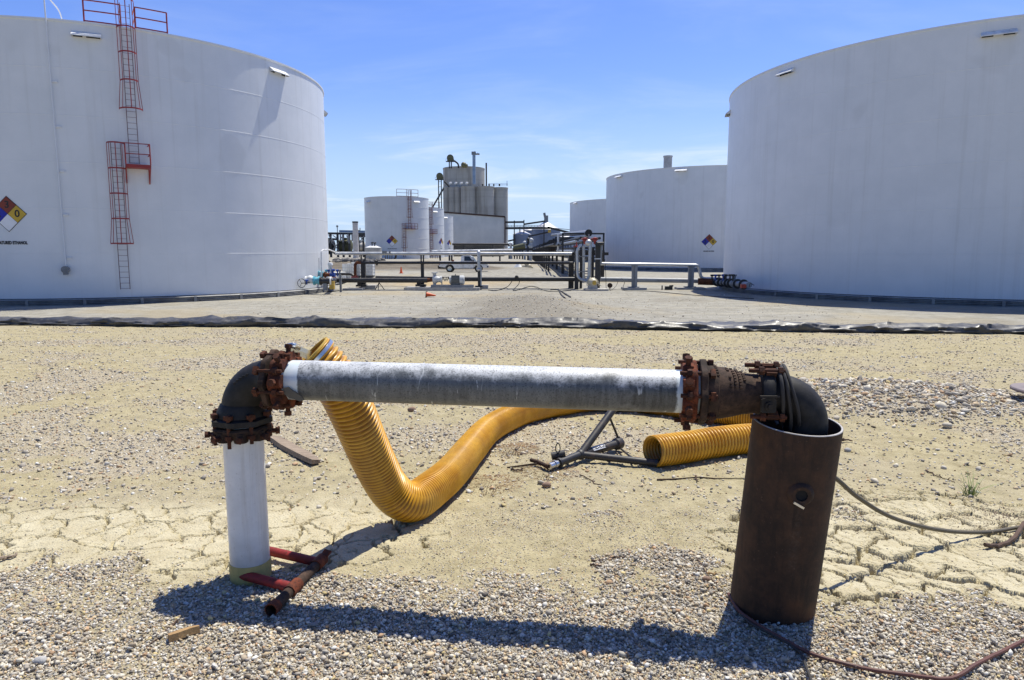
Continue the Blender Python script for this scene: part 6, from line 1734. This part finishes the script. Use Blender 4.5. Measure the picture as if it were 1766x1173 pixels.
m = MB(); m.bar(P(1025, 446.5, yq - .1), P(1036, 446.5, yq - .1), 0.06, 0.07); m.build('brace', M['white'], o, 0)
m = MB(); q = P(994, 425, yq + .4); m.lathe([(0.24, -.05), (0.24, .02), (0.08, .03), (0.06, .1), (0.0, .42)], q, (0, 0, 1), 14); m.build('marker_cap', M['valve_red'], o)
x, y = P(1022, 490, YR - 1.4).x, YR - 1.4; z0 = zf(x, y) + .14
o = thing('pump', 'cream rounded pump under the silver risers, standing on its own pad', 'pump', (x, y, z0))
cz = P(1022, 487.5, y).z
m = MB(); m.lathe([(0, -.28), (0.30, -.26), (0.37, -.12), (0.38, .05), (0.30, .2), (0.2, .34), (0, .36)], (x, y, cz), (0.25, -1, 0), 24); m.build('volute', M['cream'], o)
m = MB(); m.lathe([(0.16, 0.0), (0.17, .06), (0.12, .08), (0.05, .10), (0, .10)], (x + .08, y - .28, cz), (0.25, -1, 0), 18); m.build('cover', M['yellow'], o)
m = MB(); m.tube([Vector((x + .44 * math.cos(a), y - .12 + .05 * math.sin(a), cz + .44 * math.sin(a) - .1)) for a in np.linspace(-0.35, math.pi + .35, 16)], 0.035, 6); m.bar((x + .2, y - .2, cz + .05), (x + .62, y - .25, cz - .22), 0.22, 0.05); m.build('guard', M['cream'], o)
m = MB(); m.prism([(-.36, 0), (.36, 0), (.30, .28), (-.30, .28)], (x, y - .3, z0), (1, 0, 0), (0, 0, 1), (0, .6, 0)); m.build('pedestal', M['concrete'], o, 0)

# cables and hoses across the yard
def ycable(pts, r, mat, lab, cat='cable'):
    m = MB(); m.tube(cat_rom(pts, 8), r, 6); return tag(m.build('cable', mat, None), lab, cat)
def gp(px, py, dz=0.03): q = on_ground(px, py); return Vector((q.x, q.y, zf(q.x, q.y) + dz))
ycable([P(883, 485, YR - .1), P(878, 492, YR - .3), gp(872, 499), gp(855, 502), gp(842, 499.5)], 0.028, M['rubber'], 'black cable hanging from the clip on the black pipe and trailing left')
ycable([P(896, 485, YR - .1), P(894, 491, YR - .3), gp(886, 497), gp(918, 498), gp(945, 503), gp(985, 502)], 0.028, M['rubber'], 'black cable hanging from the black pipe and trailing right to the uprights')
ycable([gp(963, 499.5), gp(968, 509), gp(974, 515)], 0.05, M['rubber'], 'black hose end lying on the yard left of the cream pump')
ycable([gp(950, 494), gp(960, 500), gp(972, 506), gp(984, 513.5)], 0.05, M['rubber'], 'second black hose lying along the first, its end nearer the cream pump')
ycable([P(1044, 455, YR + .2), P(1045, 480, YR - .1), P(1046, 499, YR - .4), gp(1053, 501.5), P(1062, 494, YR + .3), P(1066, 485, YR + .8)], 0.02, M['rubber'], 'black cable dropping in a loop from the silver pipe beside the cream pump')
ycable([P(1072, 480, YR + .7), P(1077, 486, YR + .3), P(1075, 495, YR - .1), gp(1078, 502), gp(1120, 503), gp(1200, 510), gp(1300, 516)], 0.022, M['rubber'], 'long thin cable trailing across the yard towards the right tank')
ycable([gp(556, 498), gp(566, 503.5), gp(585, 502), gp(596, 499)], 0.03, M['rubber'], 'black cable curling on the ground below the left tank valves')
q = gp(1050, 493, 0.0); q = P(1052, 492.5, YR - .2); m = MB(); m.cyl(q - Vector((0, .05, 0)), q + Vector((0, .1, 0)), 0.19, seg=16); m.cyl(q - Vector((0, .06, 0)), q + Vector((0, .11, 0)), 0.06, seg=10); m.bar((q.x, q.y + .05, zf(q.x, q.y)), (q.x, q.y + .05, q.z), 0.06, 0.06)
tag(m.build('cable_reel', M['rust_brown'], None), 'small dark round reel on a stake right of the cream pump', 'reel')
q = gp(1153, 500, 0.0); m = MB(); m.box((q.x, q.y, q.z + .14), (0.55, 0.3, 0.26)); m.cyl((q.x + .05, q.y, q.z + .3), (q.x + .35, q.y, q.z + .32), 0.06, seg=8); m.box((q.x - .5, q.y, q.z + .16), (0.08, 0.1, 0.34))
tag(m.build('gear_box', M['rubber'], None, 0), 'small black box on the ground between the two grey posts', 'box')

# white sacks near the rack
for px, py, r_, lab in ((894, 463, 0.62, 'white sack with a blue mark lying left of the pipe rack'), (908, 464.5, 0.55, 'lumpy white and grey heap of sacks beside the rack foot')):
    Yq = 76; x = P(px, py, Yq).x; z0 = zf(x, Yq); m = MB()
    if px < 900: m.lathe([(r_, 0), (r_ * .95, .06), (r_ * .55, .35), (r_ * .3, .62), (0, .7)], (x, Yq, z0), seg=18, rfun=lambda a: 1 + .1 * math.sin(3 * a))
    else:
        for dx, dz, rr_ in ((-.25, .25, .36), (.25, .28, .38), (.02, .55, .3), (.5, .18, .25)): m.ball((x + dx, Yq + .1 * dx, z0 + dz), rr_, 10, 6, sq=(1, .8, .85))
    tag(m.build('sack', M['tote' if px < 900 else 'cream'], None), lab, 'sack')

# ------------------------------------------------------------------ long pipe rack running away
rk = thing('pipe_rack', 'long black pipe rack running away between the tanks with rows of posts and portals', 'pipe rack', (6.2, 70, zf(6.2, 70)))
rx = lambda Y: 4.5 + 0.0213 * Y
ys_ = [70.6 + 17.5 * k for k in range(10)]
for k, Y in enumerate(ys_):
    zl = zf(rx(Y), Y); w_ = 0.32 if k else 0.4
    for dx in ((0.0, 3.1) if k == 0 else (0.0,)):
        m = MB(); m.box((rx(Y) + dx, Y, (zl + CAM_Z + .1) / 2), (w_, w_, CAM_Z + .1 - zl + .4)); m.build('post', M['black_steel'], rk, 0)
    m = MB(); m.bar((rx(Y) - .5, Y, CAM_Z - .05), (rx(Y) + 3.7, Y, CAM_Z - .05), 0.26, 0.3); m.build('cross_beam', M['black_steel'], rk, 0)
    for Y in ((Y, Y + 8.7) if k else (Y,)):
        h_ = 1.95; m = MB()
        for dx in (-0.9, 3.2): m.bar((rx(Y) + dx, Y, CAM_Z - .1), (rx(Y) + dx, Y, CAM_Z + h_), 0.16, 0.16)
        m.bar((rx(Y) - .98, Y, CAM_Z + h_), (rx(Y) + 3.28, Y, CAM_Z + h_), 0.16, 0.16); m.build('portal', M['black_steel'], rk, 0)
Ya, Yb_ = 66.5, 222.0
for k in range(24):
    Y = 84 + k * 6.2; m = MB(); x_ = rx(Y) - 1.9 - .012 * (Y - 84); m.box((x_, Y, (zf(x_, Y) + CAM_Z + .75) / 2), (.2, .2, CAM_Z + .75 - zf(x_, Y) + .2))
    if k % 3 == 0: m.bar((x_, Y, CAM_Z + 1.5), (x_ + 1.2, Y, CAM_Z + 1.5), .12, .12); m.bar((x_, Y, CAM_Z + .7), (x_, Y, CAM_Z + 1.5), .12, .12)
    m.bar((x_ - .3, Y, CAM_Z + .7), (x_ + 1.4, Y, CAM_Z + .7), .16, .16); m.build('side_bracket', M['black_steel'], rk, 0)
for k, (dx, dz, r_) in enumerate(((-1.9, .95, .12), (-1.5, .9, .10), (-1.1, .96, .14), (.2, 1.25, .12), (1.0, 1.2, .16), (1.9, 1.28, .11), (2.6, 1.55, .13), (.6, 1.6, .10), (-.2, .28, .16), (.25, .24, .11), (.7, .3, .17), (1.25, .28, .15), (1.8, .26, .13), (2.3, .3, .17), (2.8, .24, .11), (.1, .62, .10), (.9, .66, .12), (1.7, .66, .11), (2.5, .64, .1), (0.3, -.42, .13), (1.3, -.45, .15), (2.4, -.42, .12))):
    m = MB(); m.cyl((rx(Ya) + dx, Ya + .3 * k % 2, CAM_Z + dz - .1), (rx(Yb_) + dx, Yb_, CAM_Z + dz + 0.5), r_, seg=10)
    m.build('pipe', M['silver_pipe' if k in (3, 8) else 'black_pipe' if k % 3 else 'far_steel'], rk)
m = MB()
for k in range(46): Y = 92 + k * 2.4; m.box((rx(Y) - .75, Y, CAM_Z + .48), (.10, .22, 1.05))
m.bar((rx(92) - .75, 92, CAM_Z + 1.0), (rx(205) - .75, 205, CAM_Z + 1.05), .12, .14); m.bar((rx(92) - .75, 92, CAM_Z + .0), (rx(205) - .75, 205, CAM_Z + .1), .12, .2); m.build('side_screen', M['rust_brown'], rk, 0)
m = MB(); a, b = P(1015, 402, 69), P(952, 405.5, 180); m.cyl(a, b, 0.30, seg=18); m.build('overhead_duct', M['grey_pipe'], rk)
m = MB(); dq = (a - b).normalized(); m.cyl(a, a + dq * .15, 0.36, seg=18); m.build('duct_cap', M['rubber'], rk)
m = MB(); a, b = P(1012, 407, 70), P(957, 412, 150); m.cyl(a, b, 0.14, seg=10); m.build('overhead_pipe', M['silver_pipe'], rk)
m = MB(); m.cyl(P(962.5, 403, 71), P(962.5, 434, 71), 0.10, seg=8); m.build('white_pole', M['white'], rk)
for k in range(17):
    Y = 73 + k * 8.5; m = MB(); m.box((rx(Y) + 1.2, Y, zf(rx(Y) + 1.2, Y) + .05), (5.6, 1.3, .16)); m.build('sleeper', M['concrete'], rk, 0)
# ------------------------------------------------------------------ far plant
def px_x(px, Y): return P(px, 437, Y).x
def zpx(py, Y): return P(883, py, Y).z
gl = lambda x, Y: zf(x, Y)
Y0 = 330.0
el = thing('grain_elevator', 'tall weathered concrete grain silos with a wide drum on top behind the white warehouse', 'silo', (px_x(820, Y0), Y0, gl(px_x(820, Y0), Y0)))
z0 = gl(px_x(820, Y0), Y0) - 1
def drum(pa, pb, Y, ptop, name='silo', flutes=0, seg=96):
    xa, xb = px_x(pa, Y), px_x(pb, Y); r = (xb - xa) / 2; c = ((xa + xb) / 2, Y, 0); zt_ = zpx(ptop, Y)
    m = MB(); m.lathe([(r, z0), (r, zt_ - .5), (r + .12, zt_ - .45), (r + .12, zt_), (0, zt_ + .3)], c, seg=seg, rfun=(lambda a: 1 - flutes * abs(math.cos(6.5 * a)) ** 14) if flutes else None)
    return m.build(name, M['silo'], el, 30), c, r, zt_
drum(765.5, 776, Y0 - 3, 322.8); drum(774.5, 786, Y0 - 4, 322.6); drum(784.5, 797, Y0 - 4, 322.4); drum(795.5, 823, Y0 - 7, 322.2); drum(821, 853, Y0 - 7, 322.4); drum(849, 876, Y0 - 4, 324)
drum(766, 836.5, Y0 + 6, 291, seg=128)
m = MB(); x0_, x1_ = px_x(816.5, Y0 - 14), px_x(821.5, Y0 - 14); m.box(((x0_ + x1_) / 2, Y0 - 16.2, (zpx(324, Y0) + zpx(273, Y0)) / 2), (x1_ - x0_, 1.4, zpx(273, Y0) - zpx(324, Y0))); m.build('lift_casing', M['leg_blue'], el, 0)
m = MB(); m.box(((x0_ + x1_) / 2 + .7, Y0 - 16.2, zpx(274.5, Y0)), (x1_ - x0_ + 2.2, 1.8, 0.5)); m.box(((x0_ + x1_) / 2 - .1, Y0 - 16.2, zpx(272.5, Y0)), (x1_ - x0_ + .6, 1.6, 1.0)); m.cyl((x1_ + 1.0, Y0 - 16.2, zpx(274, Y0)), (x1_ + 1.0, Y0 - 16.2, zpx(271.5, Y0)), .08, seg=5); m.cyl((x0_ + 1, Y0 - 16.2, zpx(273, Y0)), (x0_ + 1, Y0 - 16.2, zpx(269, Y0)), .08, seg=5); m.build('lift_head', M['grey_steel'], el, 0)
m = MB(); x = px_x(839.3, Y0 - 8); m.cyl((x, Y0 - 8, zpx(324, Y0)), (x, Y0 - 8, zpx(281, Y0 - 8)), 0.36, seg=10); m.build('exhaust_stack', M['far_steel'], el)
for pxx in (777, 786, 795.5, 805):
    x = px_x(pxx, Y0 - 14); m = MB(); m.tube(fillet([(x, Y0 - 14, zpx(323, Y0)), (x, Y0 - 14, zpx(320.6, Y0)), (x + .9, Y0 - 14, zpx(321.0, Y0))], .4), 0.40, 8); m.build('roof_vent', M['white'], el)
for pxx in (833, 844, 852, 861.5):
    x = px_x(pxx, Y0 - 8); m = MB(); m.lathe([(0.35, 0), (0.35, .8), (0.5, .85), (0, 1.1)], (x, Y0 - 8, zpx(324, Y0)), seg=10); m.build('roof_vent', M['far_steel'], el)
m = MB()
for k in range(17):
    x = px_x(843 + k * 2, Y0 - 12); m.cyl((x, Y0 - 12, zpx(325, Y0)), (x, Y0 - 12, zpx(321, Y0)), .05, seg=4)
m.bar((px_x(843, Y0 - 12), Y0 - 12, zpx(321.2, Y0)), (px_x(875.5, Y0 - 12), Y0 - 12, zpx(321.8, Y0)), .08, .08); m.cyl((px_x(874.5, Y0 - 12), Y0 - 12, zpx(325, Y0)), (px_x(874.5, Y0 - 12), Y0 - 12, zpx(316.5, Y0)), .10, seg=5); m.build('roof_rail', M['far_steel'], el, 0)
m = MB()
for pxx, pyy, r_ in ((802.5, 287.3, 1.3), (806, 288.5, 1.0)): m.ball((px_x(pxx, Y0), Y0 - 6, zpx(pyy, Y0)), r_, 10, 6)
m.build('roof_blower', M['ochre_head'], el)
# bucket legs with round heads
def leg_(pa, pb, pt, pbot, hx, hy, spout, lab):
    Yl = Y0 - 12; o = thing('bucket_elevator', lab, 'elevator', (px_x(pa, Yl), Yl, zpx(pbot, Yl)), 'bucket elevator legs on the silos')
    for pxx in (pa, pb): m = MB(); x = px_x(pxx, Yl); m.box((x, Yl, (zpx(pt, Yl) + zpx(pbot, Yl)) / 2), (0.42, 0.42, zpx(pt, Yl) - zpx(pbot, Yl))); m.build('leg_casing', M['far_steel'], o, 0)
    hc = Vector((px_x(hx, Yl), Yl, zpx(hy, Yl))); m = MB()
    m.lathe([(1.05, -.7), (1.5, -.6), (1.5, .6), (1.05, .7), (0, .7)], hc, (0, -1, 0), 22); m.box(hc + Vector((.1, 0, -.9)), (2.9, 1.3, .9)); m.build('head', M['ochre_head'], o, 30)
    m = MB(); m.box(hc + Vector((-.1, 0, -1.55)), (3.7, 2.0, .22))
    for dx in (-1.9, 1.7): m.bar(hc + Vector((dx, -1, -1.5)), hc + Vector((dx, -1, -.5)), .08, .08)
    m.bar(hc + Vector((-1.9, -1, -.5)), hc + Vector((1.7, -1, -.5)), .08, .08); m.build('head_platform', M['far_steel'], o, 0)
    m = MB(); m.tube(fillet([P(a, b, Yl) for a, b in spout], 1.2), 0.38, 8); m.build('spout', M['far_steel'], o)
    m = MB(); n = 6
    for k in range(n): zz = zpx(pbot, Yl) + (zpx(pt, Yl) - zpx(pbot, Yl)) * (k + .5) / n; m.bar((px_x(pa, Yl), Yl, zz), (px_x(pb, Yl), Yl, zz), .15, .15)
    m.build('tie', M['far_steel'], o, 0)
    return o
leg_(776.5, 780.3, 277.5, 290.5, 778.3, 272.6, [(783, 277), (789.5, 282), (791, 286), (790.5, 290)], 'short bucket elevator with a round ochre head on top of the silo drum')
leg_(757.8, 762.6, 309, 362, 760, 304, [(766, 313), (771, 318), (774, 321.5), (774, 323)], 'taller bucket elevator with a round head on the left of the silos')
m = MB(); a, b = P(765, 325, Y0 - 14), P(746, 357.5, Y0 - 14); m.cyl(a, b, 0.36, seg=8)
q = MB(); tag(m.build('spout', M['far_steel'], None), 'long dark spout slanting down left from the silos', 'spout')

# warehouse in front of the silos
Yw = 250.0
wh = thing('warehouse', 'white ribbed warehouse with a sloping brown-edged roof in front of the silos', 'building', (px_x(820, Yw), Yw, gl(px_x(820, Yw), Yw)))
xa, xb = px_x(764, Yw), px_x(870, Yw); zb_ = zpx(421, Yw); za, zb2_ = zpx(366.5, Yw), zpx(374.5, Yw)
m = MB(); m.prism([(xa, zb_), (xb, zb_), (xb, zb2_), (xa, za)], (0, Yw, 0), (1, 0, 0), (0, 0, 1), (0, 30, 0)); m.build('wall', M['siding'], wh, 0)
m = MB(); m.bar((xa, Yw - .1, za + .1), (xb + .3, Yw - .1, zb2_ + .1), .5, .55); m.bar((xb + .2, Yw - .1, zb_), (xb + .2, Yw - .1, zb2_), .4, .5); m.build('roof_trim', paint('dark_brown_trim', (0.06, 0.03, 0.022), 0.6), wh, 0)
m = MB(); m.prism([(xa, zb2_), (xb, zb2_ - 0), (xb, zb2_ + .02), (xa, za + .02)], (0, Yw + .3, 0), (1, 0, 0), (0, 0, 1), (0, 30.5, 0)); m.build('roof', M['bin_roof'], wh, 0)
m = MB(); m.box(((xa + xb) / 2, Yw + 15, (zb_ + gl(0, Yw) - 1) / 2), (xb - xa - .4, 29.5, zb_ - gl(0, Yw) + 1)); m.build('plinth', paint('dark_stained_concrete', (0.13, 0.12, 0.10), 0.9, scale=.5, var=.4), wh, 0)
# low pipes in front of the warehouse
def rail_pipe(p0, p1, Y, r_, mat, lab, posts=()):
    a, b = P(*p0, Y), P(*p1, Y); o = thing('pipeline', lab, 'pipe', ((a.x + b.x) / 2, Y, gl((a.x + b.x) / 2, Y)))
    m = MB(); m.cyl(a, b, r_, seg=12); m.build('pipe_run', M[mat], o)
    for pxx in posts:
        x = px_x(pxx, Y); m = MB(); zt_ = a.lerp(b, (x - a.x) / (b.x - a.x)).z; z_ = gl(x, Y); m.box((x, Y, (z_ + zt_) / 2), (.28, .28, zt_ - z_)); m.build('post', M['far_steel'], o, 0)
    return o
rail_pipe((745, 434), (884, 431.5), 118, 0.22, 'silver_pipe', 'white pipe in the distance just above the silver line, in front of the warehouse', (759, 775, 779))
rail_pipe((782, 436), (884, 434.4), 120, 0.20, 'black_pipe', 'dark pipe under the distant white pipe', (830, 862))
rail_pipe((780, 421.2), (880, 421.6), 210, 0.32, 'black_pipe', 'dark pipe along the foot of the warehouse wall', (800, 850))
o = thing('valve_station', 'cluster of distant valves and a green vessel left of the pipe rack', 'valves', P(895, 437, 150).to_tuple())
for k, (pxx, pyy, r_, mt) in enumerate(((881, 421, .4, 'pump_grey'), (905, 419, .45, 'pump_grey'), (916, 414.5, .5, 'pump_grey'), (913, 424, .4, 'pump_grey'), (911, 413, .4, 'far_steel'))):
    q = P(pxx, pyy, 150); m = MB(); m.ball(q, r_, 12, 7); m.cyl(q, (q.x, q.y, gl(q.x, 150)), .25, seg=8); m.build('valve_body', M[mt], o)
m = MB(); m.cyl(P(885, 427.5, 150), P(905, 424, 150), .5, .7, 14); m.build('green_vessel', M['olive'], o)
m = MB()
for k in range(9):
    q = P(878 + k * 4.6, 429, 149 + random.random() * 3); m.box((q.x, q.y, (q.z + gl(q.x, q.y)) / 2), (.3, .3, q.z - gl(q.x, q.y) + .2))
m.bar(P(876, 430.5, 150), P(920, 430, 150), .5, .5); m.bar(P(876, 424, 151), P(912, 422, 151), .3, .3); m.build('support_frame', M['far_steel'], o, 0)

# grain bins with cone roofs and conveyors
Yb = 290.0
def gbin(pa, pb, eave, peak, Y, lab):
    xa, xb = px_x(pa, Y), px_x(pb, Y); r = (xb - xa) / 2; c = ((xa + xb) / 2, Y, 0); zg = gl(c[0], Y) - .5; ze, zp2 = zpx(eave, Y), zpx(peak, Y)
    o = thing('grain_bin', lab, 'grain bin', (c[0], Y, zg), 'steel grain bins')
    m = MB(); n = int((ze - zg) / 0.5); m.lathe([(r + .07 * (k % 2), zg + (ze - zg) * k / n) for k in range(n + 1)], c, seg=64); m.build('wall', M['bin_steel'], o, 60)
    m = MB(); m.lathe([(r + .3, ze - .1), (r * .12, zp2), (0, zp2 + .05)], c, seg=40); m.build('roof', M['bin_roof'], o, 20)
    return o, c, zp2
o, c, zp2 = gbin(917, 966, 396, 382.5, Yb, 'largest blue-grey grain bin with a pale cone roof right of the silos')
m = MB(); m.box((c[0], Yb, zp2 + 1.2), (1.6, 1.6, 2.6)); m.cyl((c[0], Yb, zp2), (c[0] - .8, Yb, zp2 + 3.6), .5, seg=8); m.build('roof_head', M['grey_steel'], o, 0)
gbin(885, 915, 404, 397, Yb - 16, 'smaller grain bin with a low cone roof beside the silos')
gbin(956, 992, 409, 401, Yb + 40, 'pale grain bin peeping out left of the farthest right tank')
gbin(898, 925, 397, 391, Yb + 22, 'grain bin half hidden between the two nearer bins')
cv = thing('conveyor', 'web of dark conveyor bridges linking the silos and the grain bins', 'conveyor', (px_x(910, Yb), Yb - 18, gl(px_x(910, Yb), Yb)))
for k, (a, b, w_) in enumerate((((868, 383.5), (904, 383.0), .7), ((868, 393.8), (950, 393.4), .8), ((903, 387), (940, 381.5), .6), ((944, 392), (988, 403), .8), ((876, 416), (950, 399.5), .6), ((950, 393), (1000, 398), .2))):
    m = MB(); m.bar(P(*a, Yb - 18), P(*b, Yb - 18), w_ * 1.2, w_); m.build('bridge', M['far_steel'], cv, 0)
m = MB()
for a, b in (((870, 388.5), (940, 389.5)), ((870, 391), (940, 391.5))): m.bar(P(*a, Yb - 18.5), P(*b, Yb - 18.5), .15, .15)
for k in range(14): m.bar(P(872 + k * 5, 394, Yb - 18.5), P(872 + k * 5, 388.5, Yb - 18.5), .12, .12)
m.build('hand_rail', M['grey_steel'], cv, 0)
for pxx, t_ in ((903.5, 383), (896.5, 394), (887, 384), (938, 385)):
    m = MB(); x = px_x(pxx, Yb - 18); m.box((x, Yb - 18, (gl(x, Yb) + zpx(t_, Yb)) / 2), (.4, .4, zpx(t_, Yb) - gl(x, Yb))); m.build('tower_leg', M['far_steel'], cv, 0)
m = MB(); m.box(P(947.5, 399, Yb - 19), (1.1, 1.1, 1.0)); m.build('yellow_drive', M['yellow'], cv, 0)

# trestle, rail cars, column and small tank on the left
Yt2 = 205.0
ts = thing('loading_trestle', 'dark steel loading trestle with pipes and braces right of the near left tank', 'trestle', (px_x(597, Yt2), Yt2, gl(px_x(597, Yt2), Yt2)))
m = MB(); m.bar(P(560, 402.5, Yt2), P(632, 403.5, Yt2), 3.0, .55); m.build('deck', M['far_steel'], ts, 0)
m = MB(); m.bar(P(585, 399.2, Yt2), P(632, 400, Yt2), .15, .5); m.bar(P(585, 397.3, Yt2), P(632, 398, Yt2), .12, .12); m.build('hand_rail', M['leg_blue'], ts, 0)
m = MB(); m.bar(P(612, 407, Yt2 - 1), P(632, 407, Yt2 - 1), .8, .8); m.build('lower_beam', M['far_steel'], ts, 0)
for pxx in (572.5, 584.5, 594, 604.5, 620, 628.5):
    m = MB(); x = px_x(pxx, Yt2); m.box((x, Yt2 - 1, (zpx(403, Yt2) + gl(x, Yt2)) / 2), (.55, .55, zpx(403, Yt2) - gl(x, Yt2))); m.build('post', M['far_steel'], ts, 0)
for a, b in (((567, 420), (572, 405)), ((567, 405), (573, 420)), ((573, 432), (584, 418)), ((574, 406), (584, 413)), ((586, 414), (593, 405)), ((597, 406), (604, 416)), ((598, 418), (604, 406)), ((621, 408), (628, 416)), ((621, 416), (628, 407)), ((584, 432), (573, 419))):
    m = MB(); m.bar(P(*a, Yt2 - 1.3), P(*b, Yt2 - 1.3), .22, .22); m.build('brace', M['grey_steel'], ts, 0)
for pxx, p0, p1 in ((587, 404, 416), (591, 404, 418), (600, 404, 417), (607, 404, 416), (601.5, 408, 420)):
    m = MB(); m.cyl(P(pxx, p0, Yt2 - 2), P(pxx + .6, p1, Yt2 - 2), .22, seg=8); m.build('loading_arm', M['grey_pipe'], ts)
m = MB(); m.bar(P(573, 412.5, Yt2 - 1.5), P(584, 413, Yt2 - 1.5), .5, .6); m.build('walkway', M['far_steel'], ts, 0)
x = px_x(583, Yt2 + 4); m = MB(); m.cyl((x, Yt2 + 4, gl(x, Yt2 + 4)), (x, Yt2 + 4, zpx(391, Yt2 + 4)), .12, seg=6); m.ball((x, Yt2 + 4, zpx(390.3, Yt2 + 4)), .35, 8, 5)
tag(m.build('lamp_pole', M['grey_steel'], None), 'thin lamp pole rising above the trestle', 'lamp pole')
def tank_car(p0, p1, pc, r_, Y, mat, lab):
    a, b = P(p0, pc, Y), P(p1, pc, Y); o = thing('tank_car', lab, 'rail car', ((a.x + b.x) / 2, Y, gl((a.x + b.x) / 2, Y)))
    m = MB(); m.lathe([(0, -.35), (r_ * .6, -.28), (r_ * .92, -.08), (r_, .1)] + [(r_, (b - a).length - .1), (r_ * .92, (b - a).length + .08), (r_ * .6, (b - a).length + .28), (0, (b - a).length + .35)], a, (b - a).normalized(), 32); m.build('tank_body', M[mat], o)
    m = MB(); q = a.lerp(b, .5); m.cyl(q + Vector((0, 0, r_ * .9)), q + Vector((0, 0, r_ + .6)), .6, seg=14); m.build('dome', M[mat], o)
    m = MB(); m.bar(a + Vector((.2, 0, -r_)), b + Vector((-.2, 0, -r_)), 1.6, .4); m.build('underframe', M['far_steel'], o, 0)
    for f_ in (.15, .85):
        for dx in (-.8, .8): q = a.lerp(b, f_) + Vector((dx, -.9, -r_ - .25)); m = MB(); m.cyl(q - Vector((0, .08, 0)), q + Vector((0, .08, 0)), .45, seg=16); m.build('wheel', M['far_steel'], o)
    return o
tank_car(562, 576, 424.5, 1.75, Yt2 + 2, 'tanker', 'black rail tank car at the trestle next to the near left tank')
tank_car(585.5, 606, 424, 1.75, Yt2 + 2, 'olive', 'olive green rail tank car at the trestle')
tank_car(613, 632, 426, 1.4, Yt2 + 12, 'beige', 'beige rail tank car half hidden behind the white column')
Yc = 175.0; x = px_x(614, Yc); r_ = (px_x(618.6, Yc) - px_x(609.4, Yc)) / 2
o = thing('column', 'grubby white round column with a dark cap in front of the trestle', 'column', (x, Yc, gl(x, Yc)))
m = MB(); m.lathe([(r_ * 1.1, gl(x, Yc) - .3), (r_, zpx(400, Yc)), (r_, zpx(383.5, Yc))], (x, Yc, 0), seg=28); m.build('shaft', M['white_column'], o)
m = MB(); m.lathe([(r_, zpx(384.5, Yc)), (r_ * 1.12, zpx(384, Yc)), (r_ * 1.12, zpx(382, Yc)), (0, zpx(381.8, Yc))], (x, Yc, 0), seg=28); m.build('cap', M['far_steel'], o)
m = MB(); m.tube(fillet([(x + r_, Yc, zpx(397.5, Yc)), (x + r_ + .5, Yc, zpx(397.5, Yc)), (x + r_ + .5, Yc, zpx(393, Yc))], .2), .1, 6); m.build('side_pipe', M['far_steel'], o)
Ys = 140.0; x = px_x(643.7, Ys); r_ = (px_x(658, Ys) - px_x(629.5, Ys)) / 2
o = thing('small_tank', 'small beige tank with a bright cone roof in front of the slim white tank', 'tank', (x, Ys, gl(x, Ys)))
m = MB(); m.lathe([(r_, gl(x, Ys) - .3), (r_, zpx(427, Ys))], (x, Ys, 0), seg=40); m.build('wall', M['beige'], o)
m = MB(); m.lathe([(r_ * 1.02, zpx(427.3, Ys)), (r_ * .3, zpx(423.4, Ys)), (0, zpx(423, Ys))], (x, Ys, 0), seg=40); m.build('roof', M['tank_roof'], o)
for pxx, h_ in ((643, 418.5), (647.5, 419)):
    m = MB(); xx = px_x(pxx, Ys); m.cyl((xx, Ys - .5, zpx(424.5, Ys)), (xx, Ys - .5, zpx(h_, Ys)), .12, seg=8); m.cyl((xx - .2, Ys - .5, zpx(h_ + .5, Ys)), (xx + .3, Ys - .5, zpx(h_, Ys)), .13, seg=8); m.build('roof_fitting', M['far_steel'], o)
# pipe stubs in front of the slim tank
o = thing('pipe_rail', 'row of thin dark uprights with a rail at the foot of the slim white tank', 'rail', P(676, 446, 142).to_tuple())
m = MB()
for pxx in (664.5, 668, 672.5, 676, 681.5): m.cyl(P(pxx, 446.5, 142), P(pxx, 439, 142), .09, seg=6)
m.bar(P(664, 439.5, 142), P(683, 439.5, 142), .12, .12); m.tube(fillet([P(679, 445.5, 142), P(683, 445.5, 142), P(683.5, 440, 142)], .4), .14, 6); m.build('uprights', M['far_steel'], o, 0)
o = thing('pipe_rail', 'low rail of thin posts right of the slim white tank', 'rail', P(750, 446, 150).to_tuple())
m = MB()
for pxx in (743, 746.5, 750.5, 754, 757.5): m.cyl(P(pxx, 446, 150), P(pxx, 440, 150), .09, seg=6)
m.bar(P(742, 440.5, 150), P(758, 440.5, 150), .12, .12); m.build('uprights', M['thin_rail'], o, 0)
# rubble bank behind the near left tank
xq, yq_ = RNG.uniform(-22, -16, 420), RNG.uniform(82, 92, 420)
stones('rubble', xq, yq_, np.clip(RNG.lognormal(math.log(.18), .4, 420), .08, .45), 'dark rubble with pale lumps heaped right of the near left tank', 0.2, pal=np.array([(.10, .10, .105), (.16, .155, .15), (.5, .5, .5)]), pw=np.array([.62, .34, .04]))

# blunt hills and tree line on the horizon
ang_ = np.linspace(-1.4, 1.4, 260); m = MB(); vs = []
for a in ang_:
    h_ = 5 + 9 * float(fbm(np.array([a * 9]), np.array([.5]), 601)[0])
    for rr_, zz in ((2350, -2), (2400, h_ * .7), (2460, h_), (2700, -2)): vs.append((rr_ * math.sin(a), rr_ * math.cos(a), zz))
m.add(vs, [(i * 4 + k, i * 4 + k + 1, i * 4 + k + 5, i * 4 + k + 4) for i in range(len(ang_) - 1) for k in range(3)])
tag(m.build('hills', paint('far_scrub', (0.10, 0.11, 0.09), 0.9, scale=.01), None, 0), 'low line of far scrub along the horizon', None, kind='structure')
